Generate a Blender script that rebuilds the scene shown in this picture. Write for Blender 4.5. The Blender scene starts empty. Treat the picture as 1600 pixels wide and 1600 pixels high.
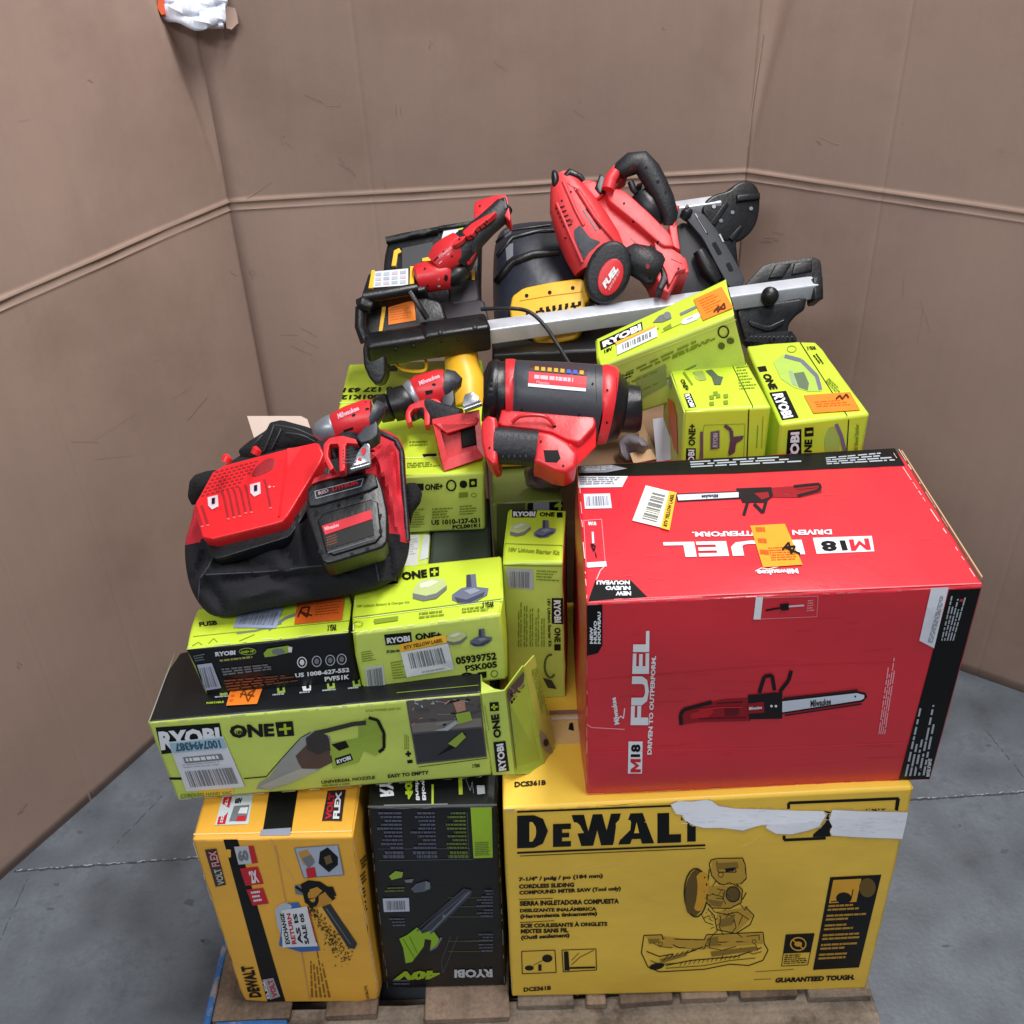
import bpy, bmesh, math, random
import numpy as np
from mathutils import Vector, Matrix
from mathutils.geometry import tessellate_polygon
random.seed(7); rng = np.random.RandomState(5)
scene = bpy.context.scene
COL = scene.collection

# ---------------------------------------------------------------- camera
FPX, PITCH, ROLL, CH = 1652.86, 0.59959, -0.04322, 2.0     # focal length in photo pixels (1600 wide), tilt, roll, height
_cp, _sp = math.cos(PITCH), math.sin(PITCH); _cr, _sr = math.cos(ROLL), math.sin(ROLL)
CF = np.array([0, _cp, -_sp]); _r = np.array([1., 0, 0]); _u = np.array([0, _sp, _cp])
CR = _cr*_r + _sr*_u; CU = -_sr*_r + _cr*_u; CO = np.array([0, 0, CH])
cam = bpy.data.cameras.new('camera'); camo = bpy.data.objects.new('camera', cam); COL.objects.link(camo)
cam.sensor_width = 36; cam.sensor_fit = 'HORIZONTAL'; cam.lens = 36*FPX/1600; cam.clip_end = 60; cam.clip_start = .05
camo.matrix_world = Matrix(((CR[0], CU[0], -CF[0], 0), (CR[1], CU[1], -CF[1], 0), (CR[2], CU[2], -CF[2], CH), (0, 0, 0, 1)))
scene.camera = camo
# ---------------------------------------------------------------- light
world = bpy.data.worlds.new('World'); scene.world = world; world.use_nodes = True
world.node_tree.nodes['Background'].inputs[0].default_value = (.80, .88, 1, 1)
world.node_tree.nodes['Background'].inputs[1].default_value = .235
def area(name, loc, tgt, sx, sy, power, col=(1, 1, 1)):
    l = bpy.data.lights.new(name, 'AREA'); l.shape = 'RECTANGLE'; l.size = sx; l.size_y = sy; l.energy = power; l.color = col
    o = bpy.data.objects.new(name, l); COL.objects.link(o); o.location = loc
    o.rotation_euler = (Vector(tgt)-Vector(loc)).to_track_quat('-Z', 'Y').to_euler()
area('warehouse_or_fill_lamp', (.9, 1.5, 4.6), (0, 1.5, .6), 3.0, .5, 190, (1, .975, .96))
area('warehouse_or_fill_lamp', (-1.2, -1.8, 4.4), (0, 1.5, .5), 3.2, .5, 92, (.95, .97, 1))  # added fill light behind the camera, brightens the box fronts
scene.view_settings.view_transform = 'Standard'; scene.view_settings.look = 'None'
scene.view_settings.exposure = 0; scene.view_settings.gamma = 1
scene.render.engine = 'CYCLES'

# ---------------------------------------------------------------- photo geometry helpers
def rays(px): px = np.atleast_2d(np.asarray(px, float)); return CF + np.outer((px[:, 0]-800)/FPX, CR) - np.outer((px[:, 1]-800)/FPX, CU)
def proj(P): d = np.atleast_2d(P)-CO; z = d@CF; return np.stack([800+FPX*(d@CR)/z, 800-FPX*(d@CU)/z], 1)
def atd(x, y, t): return CO + rays([(x, y)])[0]*t
def onz(x, y, z): d = rays([(x, y)])[0]; return CO + d*(z-CH)/d[2]
def depth(P): return float((np.asarray(P)-CO)@CF)

# ---------------------------------------------------------------- materials
def lin(c): return tuple(((v/255)/12.92 if v/255 <= .04045 else (((v/255)+.055)/1.055)**2.4) for v in c)
MATS = {}
def mat(name, rgb, rough=.5, var=.06, scale=18., bump=0., bscale=None, metal=0., wave=0., spec=.5, stain=None, coat=0., alpha=1., streak=0., sdir=(55, 55, .7)):
    if name in MATS: return MATS[name]
    m = bpy.data.materials.new(name); m.use_nodes = True; N = m.node_tree.nodes; L = m.node_tree.links; b = N['Principled BSDF']
    c = lin(rgb); c = tuple(v*.95+.05*(sum(c)/3) for v in c) if not metal else c; tc = N.new('ShaderNodeTexCoord')
    nz = N.new('ShaderNodeTexNoise'); nz.inputs['Scale'].default_value = scale; nz.inputs['Detail'].default_value = 9 if name == 'concrete' else 7; nz.inputs['Roughness'].default_value = .78 if name == 'concrete' else .55
    L.new(tc.outputs['Object'], nz.inputs['Vector'])
    mp = N.new('ShaderNodeMapRange'); mp.inputs[1].default_value = .3; mp.inputs[2].default_value = .7; mp.inputs[3].default_value = 1-var; mp.inputs[4].default_value = 1+var*.6
    L.new(nz.outputs['Fac'], mp.inputs[0])
    mx = N.new('ShaderNodeVectorMath'); mx.operation = 'SCALE'; mx.inputs[0].default_value = c; L.new(mp.outputs[0], mx.inputs['Scale'])
    out = mx.outputs[0]
    if stain:
        n2 = N.new('ShaderNodeTexNoise'); n2.inputs['Scale'].default_value = stain[1]; n2.inputs['Detail'].default_value = 9; n2.inputs['Roughness'].default_value = .65
        L.new(tc.outputs['Object'], n2.inputs['Vector'])
        r2 = N.new('ShaderNodeMapRange'); r2.inputs[1].default_value = stain[2]; r2.inputs[2].default_value = stain[3]; L.new(n2.outputs['Fac'], r2.inputs[0])
        mm = N.new('ShaderNodeMix'); mm.data_type = 'RGBA'; L.new(r2.outputs[0], mm.inputs[0]); L.new(out, mm.inputs[6]); mm.inputs[7].default_value = lin(stain[0])+(1,)
        out = mm.outputs[2]
    if streak:
        mpn = N.new('ShaderNodeMapping'); mpn.inputs['Scale'].default_value = sdir; L.new(tc.outputs['Object'], mpn.inputs['Vector'])
        n3 = N.new('ShaderNodeTexNoise'); n3.inputs['Scale'].default_value = 1.; n3.inputs['Detail'].default_value = 3; L.new(mpn.outputs[0], n3.inputs['Vector'])
        n4 = N.new('ShaderNodeTexNoise'); n4.inputs['Scale'].default_value = 140.; n4.inputs['Detail'].default_value = 2; L.new(tc.outputs['Object'], n4.inputs['Vector'])
        av = N.new('ShaderNodeMath'); av.operation = 'ADD'; L.new(n3.outputs['Fac'], av.inputs[0]); L.new(n4.outputs['Fac'], av.inputs[1])
        m3 = N.new('ShaderNodeMapRange'); m3.inputs[1].default_value = .6; m3.inputs[2].default_value = 1.4; m3.inputs[3].default_value = 1-streak; m3.inputs[4].default_value = 1+streak; L.new(av.outputs[0], m3.inputs[0])
        s3 = N.new('ShaderNodeVectorMath'); s3.operation = 'SCALE'; L.new(out, s3.inputs[0]); L.new(m3.outputs[0], s3.inputs['Scale']); out = s3.outputs[0]
    L.new(out, b.inputs['Base Color'])
    rr = N.new('ShaderNodeMapRange'); rr.inputs[3].default_value = max(.05, rough-.08); rr.inputs[4].default_value = min(1, rough+.1); L.new(nz.outputs['Fac'], rr.inputs[0]); L.new(rr.outputs[0], b.inputs['Roughness'])
    b.inputs['Metallic'].default_value = metal; b.inputs['Specular IOR Level'].default_value = spec
    if coat: b.inputs['Coat Weight'].default_value = coat; b.inputs['Coat Roughness'].default_value = .25
    if alpha < 1: b.inputs['Alpha'].default_value = alpha
    h = None
    if bump:
        nb = N.new('ShaderNodeTexNoise'); nb.inputs['Scale'].default_value = bscale or scale*3; nb.inputs['Detail'].default_value = 8; L.new(tc.outputs['Object'], nb.inputs['Vector']); h = nb.outputs['Fac']
    if wave:
        wv = N.new('ShaderNodeTexWave'); wv.bands_direction = 'Z'; wv.inputs['Scale'].default_value = 60; wv.inputs['Distortion'].default_value = 1.2; wv.inputs['Detail'].default_value = 2
        L.new(tc.outputs['Object'], wv.inputs['Vector'])
        if h:
            ad = N.new('ShaderNodeMath'); ad.operation = 'MULTIPLY_ADD'; ad.inputs[1].default_value = wave; L.new(wv.outputs['Fac'], ad.inputs[0]); L.new(h, ad.inputs[2]); h = ad.outputs[0]
        else: h = wv.outputs['Fac']
    if h is not None:
        bp = N.new('ShaderNodeBump'); bp.inputs['Strength'].default_value = min(1, bump or .2); bp.inputs['Distance'].default_value = .004; L.new(h, bp.inputs['Height']); L.new(bp.outputs[0], b.inputs['Normal'])
    MATS[name] = m; return m
def pm(rgb, rough=.42):                                       # printed ink
    return mat('ink_%d_%d_%d' % tuple(rgb), rgb, rough, .05, 30, spec=.28)
GRN = (196, 220, 40); INK = (13, 14, 14); WHT = (228, 232, 236); YEL = (238, 178, 28); RED = (215, 24, 36); ORG = (250, 130, 20)
m_green = mat('green_carton', GRN, .42, .05, 9, .22, 35)
m_green2 = mat('green_carton_dull', (198, 218, 92), .45, .06, 9, .3, 28)
m_blackc = mat('black_carton', (17, 20, 22), .36, .15, 9, .25, 35)
m_yellow = mat('yellow_carton', (250, 203, 58), .42, .06, 7, .4, 20)
m_yellow2 = mat('amber_carton', (248, 182, 46), .40, .06, 7, .4, 20)
m_red = mat('red_carton', (214, 32, 48), .36, .06, 6, .25, 22, coat=.25)
m_brown = mat('brown_board', (150, 116, 86), .8, .08, 12, .2, 60)
m_wall = mat('cardboard', (167, 141, 127), .74, .07, 3.2, .25, 7, spec=.35, stain=((146, 121, 108), 2.3, .5, .8), streak=.03)
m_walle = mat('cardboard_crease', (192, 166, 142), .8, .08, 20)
m_scuff = mat('cardboard_scuff', (128, 104, 88), .85, .1, 40)
m_white = pm(WHT); m_ink = pm(INK)
m_tape = mat('clear_tape', (225, 205, 170), .18, .05, 20, .1, 30, alpha=.45)
m_blk = mat('black_plastic', (15, 16, 19), .38, .2, 25, .15, 120)
m_blk2 = mat('black_rubber', (24, 25, 31), .5, .2, 25, .25, 160)
m_gry = mat('grey_plastic', (50, 53, 61), .45, .1, 25, .1, 120)
m_redp = mat('red_plastic', (212, 26, 36), .36, .08, 20, .12, 90)
m_redb = mat('bright_red_plastic', (232, 14, 26), .3, .05, 20, .06, 90)
m_yelp = mat('yellow_plastic', (244, 184, 10), .4, .08, 20, .1, 90)
m_alu = mat('aluminium', (206, 210, 218), .42, .08, 30, .12, 60, metal=.35)
m_nose = mat('dull_silver', (150, 154, 162), .38, .1, 40, .1, 90, metal=.6)
m_steel = mat('steel', (190, 192, 196), .25, .1, 40, .1, 90, metal=1)
m_fabb = mat('black_fabric', (20, 20, 27), .85, .2, 60, .5, 420)
m_fabr = mat('red_fabric', (206, 22, 44), .78, .12, 40, .5, 420)
m_wood = mat('pallet_wood', (122, 102, 84), .85, .3, 14, .8, 60, stain=((80, 66, 56), 9., .48, .66), streak=.3, sdir=(90, 2.5, 90))
m_wood2 = mat('pallet_wood_grey', (142, 126, 110), .88, .3, 12, .8, 60, stain=((84, 72, 62), 11., .5, .66), streak=.3, sdir=(2.5, 90, 90))
m_wood3 = mat('pallet_wood_pale', (154, 130, 110), .85, .25, 12, .7, 60, stain=((112, 82, 70), 12., .52, .68), streak=.25, sdir=(90, 2.5, 90))
m_blue = mat('blue_painted_wood', (44, 104, 170), .7, .25, 30, .5, 60, stain=((150, 140, 130), 18., .52, .62))
m_concrete = mat('concrete', (104, 112, 120), .5, .32, 26., .3, 90, stain=((70, 74, 80), 6.5, .46, .72), streak=.08)

# ---------------------------------------------------------------- objects
def tag(o, label=None, cat=None, group=None, kind=None):
    if label: o['label'] = label
    if cat: o['category'] = cat
    if group: o['group'] = group
    if kind: o['kind'] = kind
    return o
def empty(name, loc, label, cat, group=None):
    o = bpy.data.objects.new(name, None); COL.objects.link(o); o.location = tuple(map(float, loc)); o.empty_display_size = .05
    return tag(o, label, cat, group)
def link(name, me, parent=None, smooth=35):
    o = bpy.data.objects.new(name, me); COL.objects.link(o)
    if parent:
        w = Vector((0, 0, 0)); p = parent
        while p: w += p.location; p = p.parent
        o.parent = parent; me.transform(Matrix.Translation(-w))
    if smooth:
        for p in me.polygons: p.use_smooth = True
        me.set_sharp_from_angle(angle=math.radians(smooth))
    return o
def part(name, geoms, m, parent=None, smooth=35, label=None):
    """geoms: list of (V,F) or (V,F,mat)"""
    V, Fc, MI, ml = [], [], [], [m]
    for g in geoms:
        k = 0
        if len(g) > 2:
            if g[2] not in ml: ml.append(g[2])
            k = ml.index(g[2])
        n = len(V); V += [tuple(map(float, v)) for v in g[0]]; Fc += [[i+n for i in f] for f in g[1]]; MI += [k]*len(g[1])
    me = bpy.data.meshes.new(name); me.from_pydata(V, [], Fc)
    for q in ml: me.materials.append(q)
    me.polygons.foreach_set('material_index', MI); me.update()
    o = link(name, me, parent, smooth)
    if label: o['label'] = label
    return o
def hexa(c, bev=0.):                                          # 8 corners: bottom LF RF RB LB, top LF RF RB LB
    bm = bmesh.new(); vs = [bm.verts.new(tuple(map(float, p))) for p in c]
    for f in ((3, 2, 1, 0), (4, 5, 6, 7), (0, 1, 5, 4), (1, 2, 6, 5), (2, 3, 7, 6), (3, 0, 4, 7)): bm.faces.new([vs[i] for i in f])
    if bev: bmesh.ops.bevel(bm, geom=bm.edges[:], offset=bev, segments=3, profile=.6, affect='EDGES')
    return bm2g(bm)
def bm2g(bm):
    bm.normal_update(); bmesh.ops.recalc_face_normals(bm, faces=bm.faces[:]); bm.verts.index_update()
    g = ([tuple(v.co) for v in bm.verts], [[v.index for v in f.verts] for f in bm.faces]); bm.free(); return g
def box(x0, x1, y0, y1, z0, z1, bev=0.):
    return hexa([(x0, y0, z0), (x1, y0, z0), (x1, y1, z0), (x0, y1, z0), (x0, y0, z1), (x1, y0, z1), (x1, y1, z1), (x0, y1, z1)], bev)

# ---------------------------------------------------------------- surfaces that take print
class Flat:
    def __init__(s, p0, n):
        s.p0 = np.asarray(p0, float); s.n = np.asarray(n, float); s.n /= np.linalg.norm(s.n)
    def at(s, px, off=0.):
        r = rays(px); t = ((s.p0-CO)@s.n)/(r@s.n); return CO + r*t[:, None] + s.n*off
class Patch:
    def __init__(s, c00, c10, c11, c01, amp=0., seed=0):
        s.c = [np.asarray(v, float) for v in (c00, c10, c11, c01)]
        n = np.cross(s.c[1]-s.c[0], s.c[3]-s.c[0]); s.n = n/np.linalg.norm(n); s.amp = amp
        r = np.random.RandomState(seed); s.w = [(r.uniform(1, 5), r.uniform(1, 5), r.uniform(0, 6.3), r.uniform(0, 6.3), r.uniform(.4, 1)) for _ in range(5)]
    def disp(s, u, v):
        if not s.amp: return 0*u
        win = np.clip(10*u*(1-u), 0, 1)*np.clip(10*v*(1-v), 0, 1)
        d = sum(a*np.sin(k*u*2+p)*np.sin(l*v*2+q) for k, l, p, q, a in s.w)/3 + .5
        return s.amp*d*win
    def P(s, u, v, off=0.):
        u = np.asarray(u, float); v = np.asarray(v, float); a, b, c, d = s.c; U = u[:, None]; V = v[:, None]
        return a*(1-U)*(1-V)+b*U*(1-V)+c*U*V+d*(1-U)*V + s.n*(s.disp(u, v)+off)[:, None]
    def at(s, px, off=0.):
        px = np.atleast_2d(np.asarray(px, float)); u = np.full(len(px), .5); v = u.copy(); e = 1e-4
        for _ in range(9):
            p = proj(s.P(u, v)); pu = (proj(s.P(u+e, v))-p)/e; pv = (proj(s.P(u, v+e))-p)/e; r = px-p
            det = pu[:, 0]*pv[:, 1]-pu[:, 1]*pv[:, 0]; det = np.where(abs(det) < 1e-6, 1e-6, det)
            u = np.clip(u+(r[:, 0]*pv[:, 1]-r[:, 1]*pv[:, 0])/det, -.3, 1.3); v = np.clip(v+(pu[:, 0]*r[:, 1]-pu[:, 1]*r[:, 0])/det, -.3, 1.3)
        u = np.clip(u, .0005, .9995); v = np.clip(v, .0005, .9995)
        return s.P(u, v, off)
_tc = {}
def textgeo(s, bold):
    k = (s, bold)
    if k in _tc: return _tc[k]
    cu = bpy.data.curves.new('t', 'FONT'); cu.body = s; cu.offset = bold; cu.resolution_u = 2; cu.fill_mode = 'FRONT'
    ob = bpy.data.objects.new('t', cu); me = ob.to_mesh()
    V = np.array([v.co[:2] for v in me.vertices]) if len(me.vertices) else np.zeros((0, 2)); Fc = [list(p.vertices) for p in me.polygons]
    ob.to_mesh_clear(); bpy.data.objects.remove(ob); bpy.data.curves.remove(cu)
    if len(V): V = (V-V.min(0))/np.maximum(V.max(0)-V.min(0), 1e-6)
    _tc[k] = (V, Fc); return _tc[k]
class Print:
    def __init__(s, surf, base=0.): s.s = surf; s.g = []; s.L = .00045; s.base = base
    def raw(s, pts, faces, m, lay): s.g.append((s.s.at(pts, .0004+s.base+lay*s.L), faces, m)); return s
    def poly(s, pts, m, lay=1, cut=45):
        pts = [tuple(map(float, p[:2])) for p in pts]
        pts = [q for i, q in enumerate(pts) if math.dist(q, pts[i-1]) > 1e-4]
        tri = tessellate_polygon([[Vector((x, y, 0)) for x, y in pts]]); bm = bmesh.new(); vs = [bm.verts.new((x, y, 0)) for x, y in pts]
        for t in tri:
            try: bm.faces.new([vs[i] for i in t])
            except ValueError: pass
        xs = [p[0] for p in pts]; ys = [p[1] for p in pts]
        for a, lo, hi in ((0, min(xs), max(xs)), (1, min(ys), max(ys))):
            n = int((hi-lo)//cut)
            for i in range(1, n+1):
                q = lo+(hi-lo)*i/(n+1); co = (q, 0, 0) if a == 0 else (0, q, 0); no = (1, 0, 0) if a == 0 else (0, 1, 0)
                bmesh.ops.bisect_plane(bm, geom=bm.verts[:]+bm.edges[:]+bm.faces[:], plane_co=co, plane_no=no)
        bmesh.ops.triangulate(bm, faces=bm.faces[:]); bm.verts.index_update()
        V = [v.co[:2] for v in bm.verts]; Fc = [[v.index for v in f.verts] for f in bm.faces]; bm.free()
        return s.raw(V, Fc, m, lay)
    def line(s, a, b, w, m, lay=1):
        a = np.array(a, float); b = np.array(b, float); d = b-a; L = np.hypot(*d) or 1; n = np.array([-d[1], d[0]])/L*w/2
        return s.poly([a-n, b-n, b+n, a+n], m, lay)
    def path(s, pts, w, m, lay=1):
        for a, b in zip(pts[:-1], pts[1:]): s.line(a, b, w, m, lay)
        return s
    def frame(s, q, w, m, lay=1): return s.path(list(q)+[q[0]], w, m, lay)
    def ell(s, cx, cy, rx, ry, m, lay=1, rot=0, n=20):
        c, d = math.cos(rot), math.sin(rot)
        return s.poly([(cx+rx*math.cos(a)*c-ry*math.sin(a)*d, cy+rx*math.cos(a)*d+ry*math.sin(a)*c) for a in [6.2832*i/n for i in range(n)]], m, lay)
    def ring(s, cx, cy, rx, ry, w, m, lay=1, n=18, a0=0, a1=6.2832): return s.path([(cx+rx*math.cos(a0+(a1-a0)*i/n), cy+ry*math.sin(a0+(a1-a0)*i/n)) for i in range(n+1)], w, m, lay)
    @staticmethod
    def bl(q, u, v): q = np.array(q, float); u = np.asarray(u)[..., None]; v = np.asarray(v)[..., None]; return q[0]*(1-u)*(1-v)+q[1]*u*(1-v)+q[2]*u*v+q[3]*(1-u)*v
    def text(s, t, q, m, lay=2, bold=.02):
        bold = bold+.018 if bold > 0 else bold                  # q = baseline-left, baseline-right, top-right, top-left (as read)
        V, Fc = textgeo(t, bold)
        if len(V): s.raw(s.bl(q, V[:, 0], V[:, 1]), Fc, m, lay)
        return s
    def sub(s, q, u0, v0, u1, v1): return [tuple(s.bl(q, np.array(a), np.array(b))) for a, b in ((u0, v0), (u1, v0), (u1, v1), (u0, v1))]
    def lines(s, q, n, m, lay=2, fill=.5, jag=.35, gap=.12, rs=None):   # rows of small print, too small to read
        r = random.Random(rs if rs is not None else int(q[0][0]*7+q[0][1]))
        for i in range(n):
            v1 = 1-i/n; v0 = v1-fill/n; u = 0; end = 1-r.random()*jag
            while u < end:
                w = .04+r.random()*.16; e = min(end, u+w)
                if e-u > .015: s.poly(s.sub(q, u, v0, e, v1), m, lay, cut=400)
                u = e+gap*.25*r.uniform(.5, 1.3)
        return s
    def rect(s, q, m, lay=1): return s.poly(q, m, lay)
    def bars(s, q, m, lay=2, n=26, rs=3):                   # barcode
        r = random.Random(rs); u = 0
        while u < 1:
            w = r.choice((.6, 1, 1.6, 2.2))/n/1.8; s.poly(s.sub(q, u, 0, min(1, u+w), 1), m, lay, cut=400); u += w+r.choice((.6, 1, 1.5))/n/1.6
        return s
    def build(s, name, parent, label=None): return part(name, [g for g in s.g], s.g[0][2], parent, 0, label)

CORN = {
 'A':[[-0.039, 1.118, 0.1437], [0.6192, 1.108, 0.1353], [0.6188, 1.6112, 0.14], [-0.0331, 1.6154, 0.14], [-0.0343, 1.1132, 0.6733], [0.613, 1.1139, 0.6804], [0.6188, 1.6112, 0.6765], [-0.0331, 1.6154, 0.6765]],
 'B':[[0.0984, 1.1312, 0.6752], [0.6454, 1.1301, 0.6776], [0.6463, 1.4934, 0.6765], [0.1026, 1.4962, 0.6765], [0.0969, 1.1314, 1.0696], [0.6446, 1.1302, 1.0719], [0.6451, 1.4957, 1.074], [0.1108, 1.4939, 1.0673]],
 'C':[[-0.5419, 1.1312, 0.141], [-0.285, 1.1232, 0.1348], [-0.2768, 1.4236, 0.1447], [-0.5342, 1.4302, 0.1488], [-0.5347, 1.1152, 0.6295], [-0.2769, 1.1098, 0.627], [-0.2693, 1.409, 0.635], [-0.5267, 1.4156, 0.6392]],
 'D':[[-0.2804, 1.1476, 0.1385], [-0.0506, 1.1426, 0.1399], [-0.0387, 1.4426, 0.14], [-0.2574, 1.4485, 0.14], [-0.2547, 1.1494, 0.6459], [-0.0443, 1.1427, 0.6449], [-0.0387, 1.4426, 0.6448], [-0.2574, 1.4485, 0.6448]],
 'E':[[-0.5673, 1.1784, 0.6521], [-0.0506, 1.1763, 0.68], [-0.0491, 1.341, 0.6807], [-0.5649, 1.3425, 0.652], [-0.5762, 1.1782, 0.8323], [-0.0588, 1.178, 0.8628], [-0.0592, 1.341, 0.8612], [-0.5719, 1.3419, 0.8314]],
 'F':[[-0.4931, 1.2247, 0.8378], [-0.2499, 1.2277, 0.8399], [-0.2542, 1.3284, 0.8436], [-0.5015, 1.3193, 0.8328], [-0.503, 1.2198, 0.9394], [-0.2546, 1.2296, 0.9513], [-0.2604, 1.3294, 0.9539], [-0.5112, 1.3189, 0.9409]],
 'G':[[-0.2446, 1.2155, 0.8319], [-0.0184, 1.2245, 0.8444], [-0.0187, 1.3756, 0.8439], [-0.2495, 1.3675, 0.8328], [-0.2498, 1.2143, 0.9617], [-0.0191, 1.2258, 0.9779], [-0.0207, 1.3755, 0.9754], [-0.2558, 1.3673, 0.9641]],
 'H':[[-0.0199, 1.354, 0.6775], [0.0812, 1.3449, 0.6774], [0.093, 1.4931, 0.6775], [-0.0063, 1.5022, 0.6775], [-0.0198, 1.3537, 0.9789], [0.0781, 1.3453, 0.9799], [0.0931, 1.4927, 0.9788], [-0.0063, 1.5026, 0.9799]],
 'I':[[-0.3182, 1.5137, 0.93], [-0.0484, 1.5136, 0.9299], [-0.0462, 1.9481, 0.93], [-0.3182, 1.9481, 0.93], [-0.3182, 1.5137, 1.0487], [-0.0446, 1.5138, 1.0488], [-0.0462, 1.9481, 1.0487], [-0.3177, 1.9481, 1.0486]],
 'M':[[0.2893, 1.5141, 0.98], [0.4304, 1.5175, 0.98], [0.426, 1.7036, 0.98], [0.2849, 1.7003, 0.98], [0.2884, 1.5143, 1.1503], [0.4316, 1.5174, 1.1499], [0.4247, 1.7034, 1.1496], [0.286, 1.7004, 1.1502]],
 'N':[[0.449, 1.5024, 0.98], [0.5896, 1.5051, 0.98], [0.584, 1.7939, 0.98], [0.4435, 1.7912, 0.98], [0.4447, 1.4995, 1.1258], [0.5927, 1.5079, 1.1341], [0.58, 1.7944, 1.1307], [0.4492, 1.7908, 1.1295]],
 'L':[[0.1776, 1.6615, 1.0482], [0.4293, 1.6707, 1.1241], [0.4262, 1.7639, 1.1408], [0.1851, 1.7541, 1.0639], [0.157, 1.6381, 1.1736], [0.3917, 1.6511, 1.2551], [0.3913, 1.7488, 1.2783], [0.1615, 1.7274, 1.1844]],
}

class Carton:
    FI = {'F': (0, 1, 5, 4), 'R': (1, 2, 6, 5), 'B': (2, 3, 7, 6), 'L': (3, 0, 4, 7), 'T': (4, 5, 6, 7), 'D': (3, 2, 1, 0)}
    def __init__(s, key, name, m, label, cat='box', amp=.0025, group=None, c=None, bodyname='carton', seed=None, r=.0028, facemat={}):
        s.c = [np.array(p, float) for p in (c or CORN[key])]; cen = sum(s.c)/8
        base = sum(s.c[:4])/4; s.root = empty(name, base, label, cat, group)
        sd = seed if seed is not None else sum(map(ord, key)); s.f = {}; G = []
        for i, (k, ix) in enumerate(s.FI.items()):
            p = Patch(*[s.c[j] for j in ix], amp=amp, seed=sd*7+i); s.f[k] = p
            W = np.linalg.norm(p.c[1]-p.c[0]); Hh = np.linalg.norm(p.c[3]-p.c[0])
            def st(L):
                e = r/L; n = max(3, min(14, int(L/.035))); return np.array([0, e, 2.2*e]+list(np.linspace(2.2*e, 1-2.2*e, n+1)[1:-1])+[1-2.2*e, 1-e, 1])
            us, vs = st(W), st(Hh); UU, VV = np.meshgrid(us, vs); P = p.P(UU.ravel(), VV.ravel())
            bu = (UU.ravel() == 0)*1+(UU.ravel() == 1)*-1; bv = (VV.ravel() == 0)*1+(VV.ravel() == 1)*-1
            eu = (p.c[1]-p.c[0])/W; ev = (p.c[3]-p.c[0])/Hh
            edge = ((bu != 0) | (bv != 0))*1.
            both = (bu != 0) & (bv != 0)
            jit = (.0014*np.sin(P@np.array([61., 47., 83.]))+.0011*np.sin(P@np.array([-139., 171., 117.]))+.0010)*edge + sum(.0045*np.clip(1-np.linalg.norm(P-s.c[q_], axis=1)/.024, 0, 1) for q_ in ((sd*3) % 8, (sd*5+1) % 8, (sd*7+4) % 8)); P = P + (cen-P)/np.linalg.norm(cen-P, axis=1)[:, None]*jit[:, None]
            P = P + np.outer(bu, eu)*r*.38 + np.outer(bv, ev)*r*.38 - np.outer(edge*1., p.n)*r*.38
            nu = len(us); Fc = [[a*nu+b, a*nu+b+1, (a+1)*nu+b+1, (a+1)*nu+b] for a in range(len(vs)-1) for b in range(nu-1)]
            G.append((P, Fc, facemat.get(k, m)))
        o = part(bodyname, G, m, None, 0)
        bm = bmesh.new(); bm.from_mesh(o.data); bmesh.ops.remove_doubles(bm, verts=bm.verts[:], dist=.0008); bm.to_mesh(o.data); bm.free()
        o.parent = s.root; o.data.transform(Matrix.Translation(-s.root.location))
        for pl in o.data.polygons: pl.use_smooth = True
        o.data.set_sharp_from_angle(angle=math.radians(65))
        s.body = o
    def pr(s, k): return Print(s.f[k])
    def wear(s, k, segs, m, w=1.6, seed=1):                 # pale scuffs where the print has worn off along an edge
        pr = Print(s.f[k]); r = random.Random(seed)
        for a, b in segs:
            a = np.array(a, float); b = np.array(b, float); L = np.hypot(*(b-a)); u = 0
            while u < 1:
                l = r.uniform(3, 26)/L; q0 = a+(b-a)*u; q1 = a+(b-a)*min(1, u+l)
                pr.line(q0+r.uniform(-.6, .6), q1+r.uniform(-.6, .6), r.uniform(.4, 1)*w, m, 1); u += l+r.uniform(2, 30)/L
        return pr.build('edge_wear', s.root)
m_wear = mat('worn_board', (206, 196, 184), .8, .2, 60)

# ================================================================ floor
def grid_mesh(name, fx, us, vs, m, parent=None, smooth=35):
    V = [fx(u, v) for v in vs for u in us]; nu = len(us)
    return part(name, [(V, [[a*nu+b, a*nu+b+1, (a+1)*nu+b+1, (a+1)*nu+b] for a in range(len(vs)-1) for b in range(nu-1)])], m, parent, smooth)
fl = part('floor', [([(-9, -5, 0), (9, -5, 0), (9, 11, 0), (-9, 11, 0)], [[0, 1, 2, 3]])], m_concrete, None, 0); tag(fl, 'grey concrete floor with stains and scuffs', 'floor', kind='structure')
jp = Print(Flat((0, 0, .0), (0, 0, 1))); jd = pm((66, 70, 78), .8); jl = pm((158, 164, 170), .8)
def jag(a, b, n, amp, w, m, seed, lay=1, skip=.0):
    r = random.Random(seed); a = np.array(a, float); b = np.array(b, float); p = [a+(b-a)*i/n+np.array([0, r.uniform(-amp, amp)]) for i in range(n+1)]
    for i in range(n):
        if r.random() >= skip: jp.line(p[i], p[i+1], w*r.uniform(.5, 1.3), m, lay)
jag((22, 1362), (420, 1333), 60, .8, 2.6, jd, 1, 1); jag((26, 1360), (420, 1331), 90, 1.2, 1.6, jl, 2, 2, .5)
jag((1400, 1252), (1610, 1238), 40, .8, 2.2, jd, 3, 1); jag((1400, 1250), (1610, 1236), 60, 1.2, 1.6, jl, 4, 2, .45)
jag((45, 1368), (0, 1470), 22, 1.2, 1., jd, 5, 1, .2); jag((262, 1235), (170, 1330), 22, 2, .9, jd, 6, 1, .4); jag((1535, 1135), (1600, 1215), 20, 1.5, .9, jd, 8, 1, .4)
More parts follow.
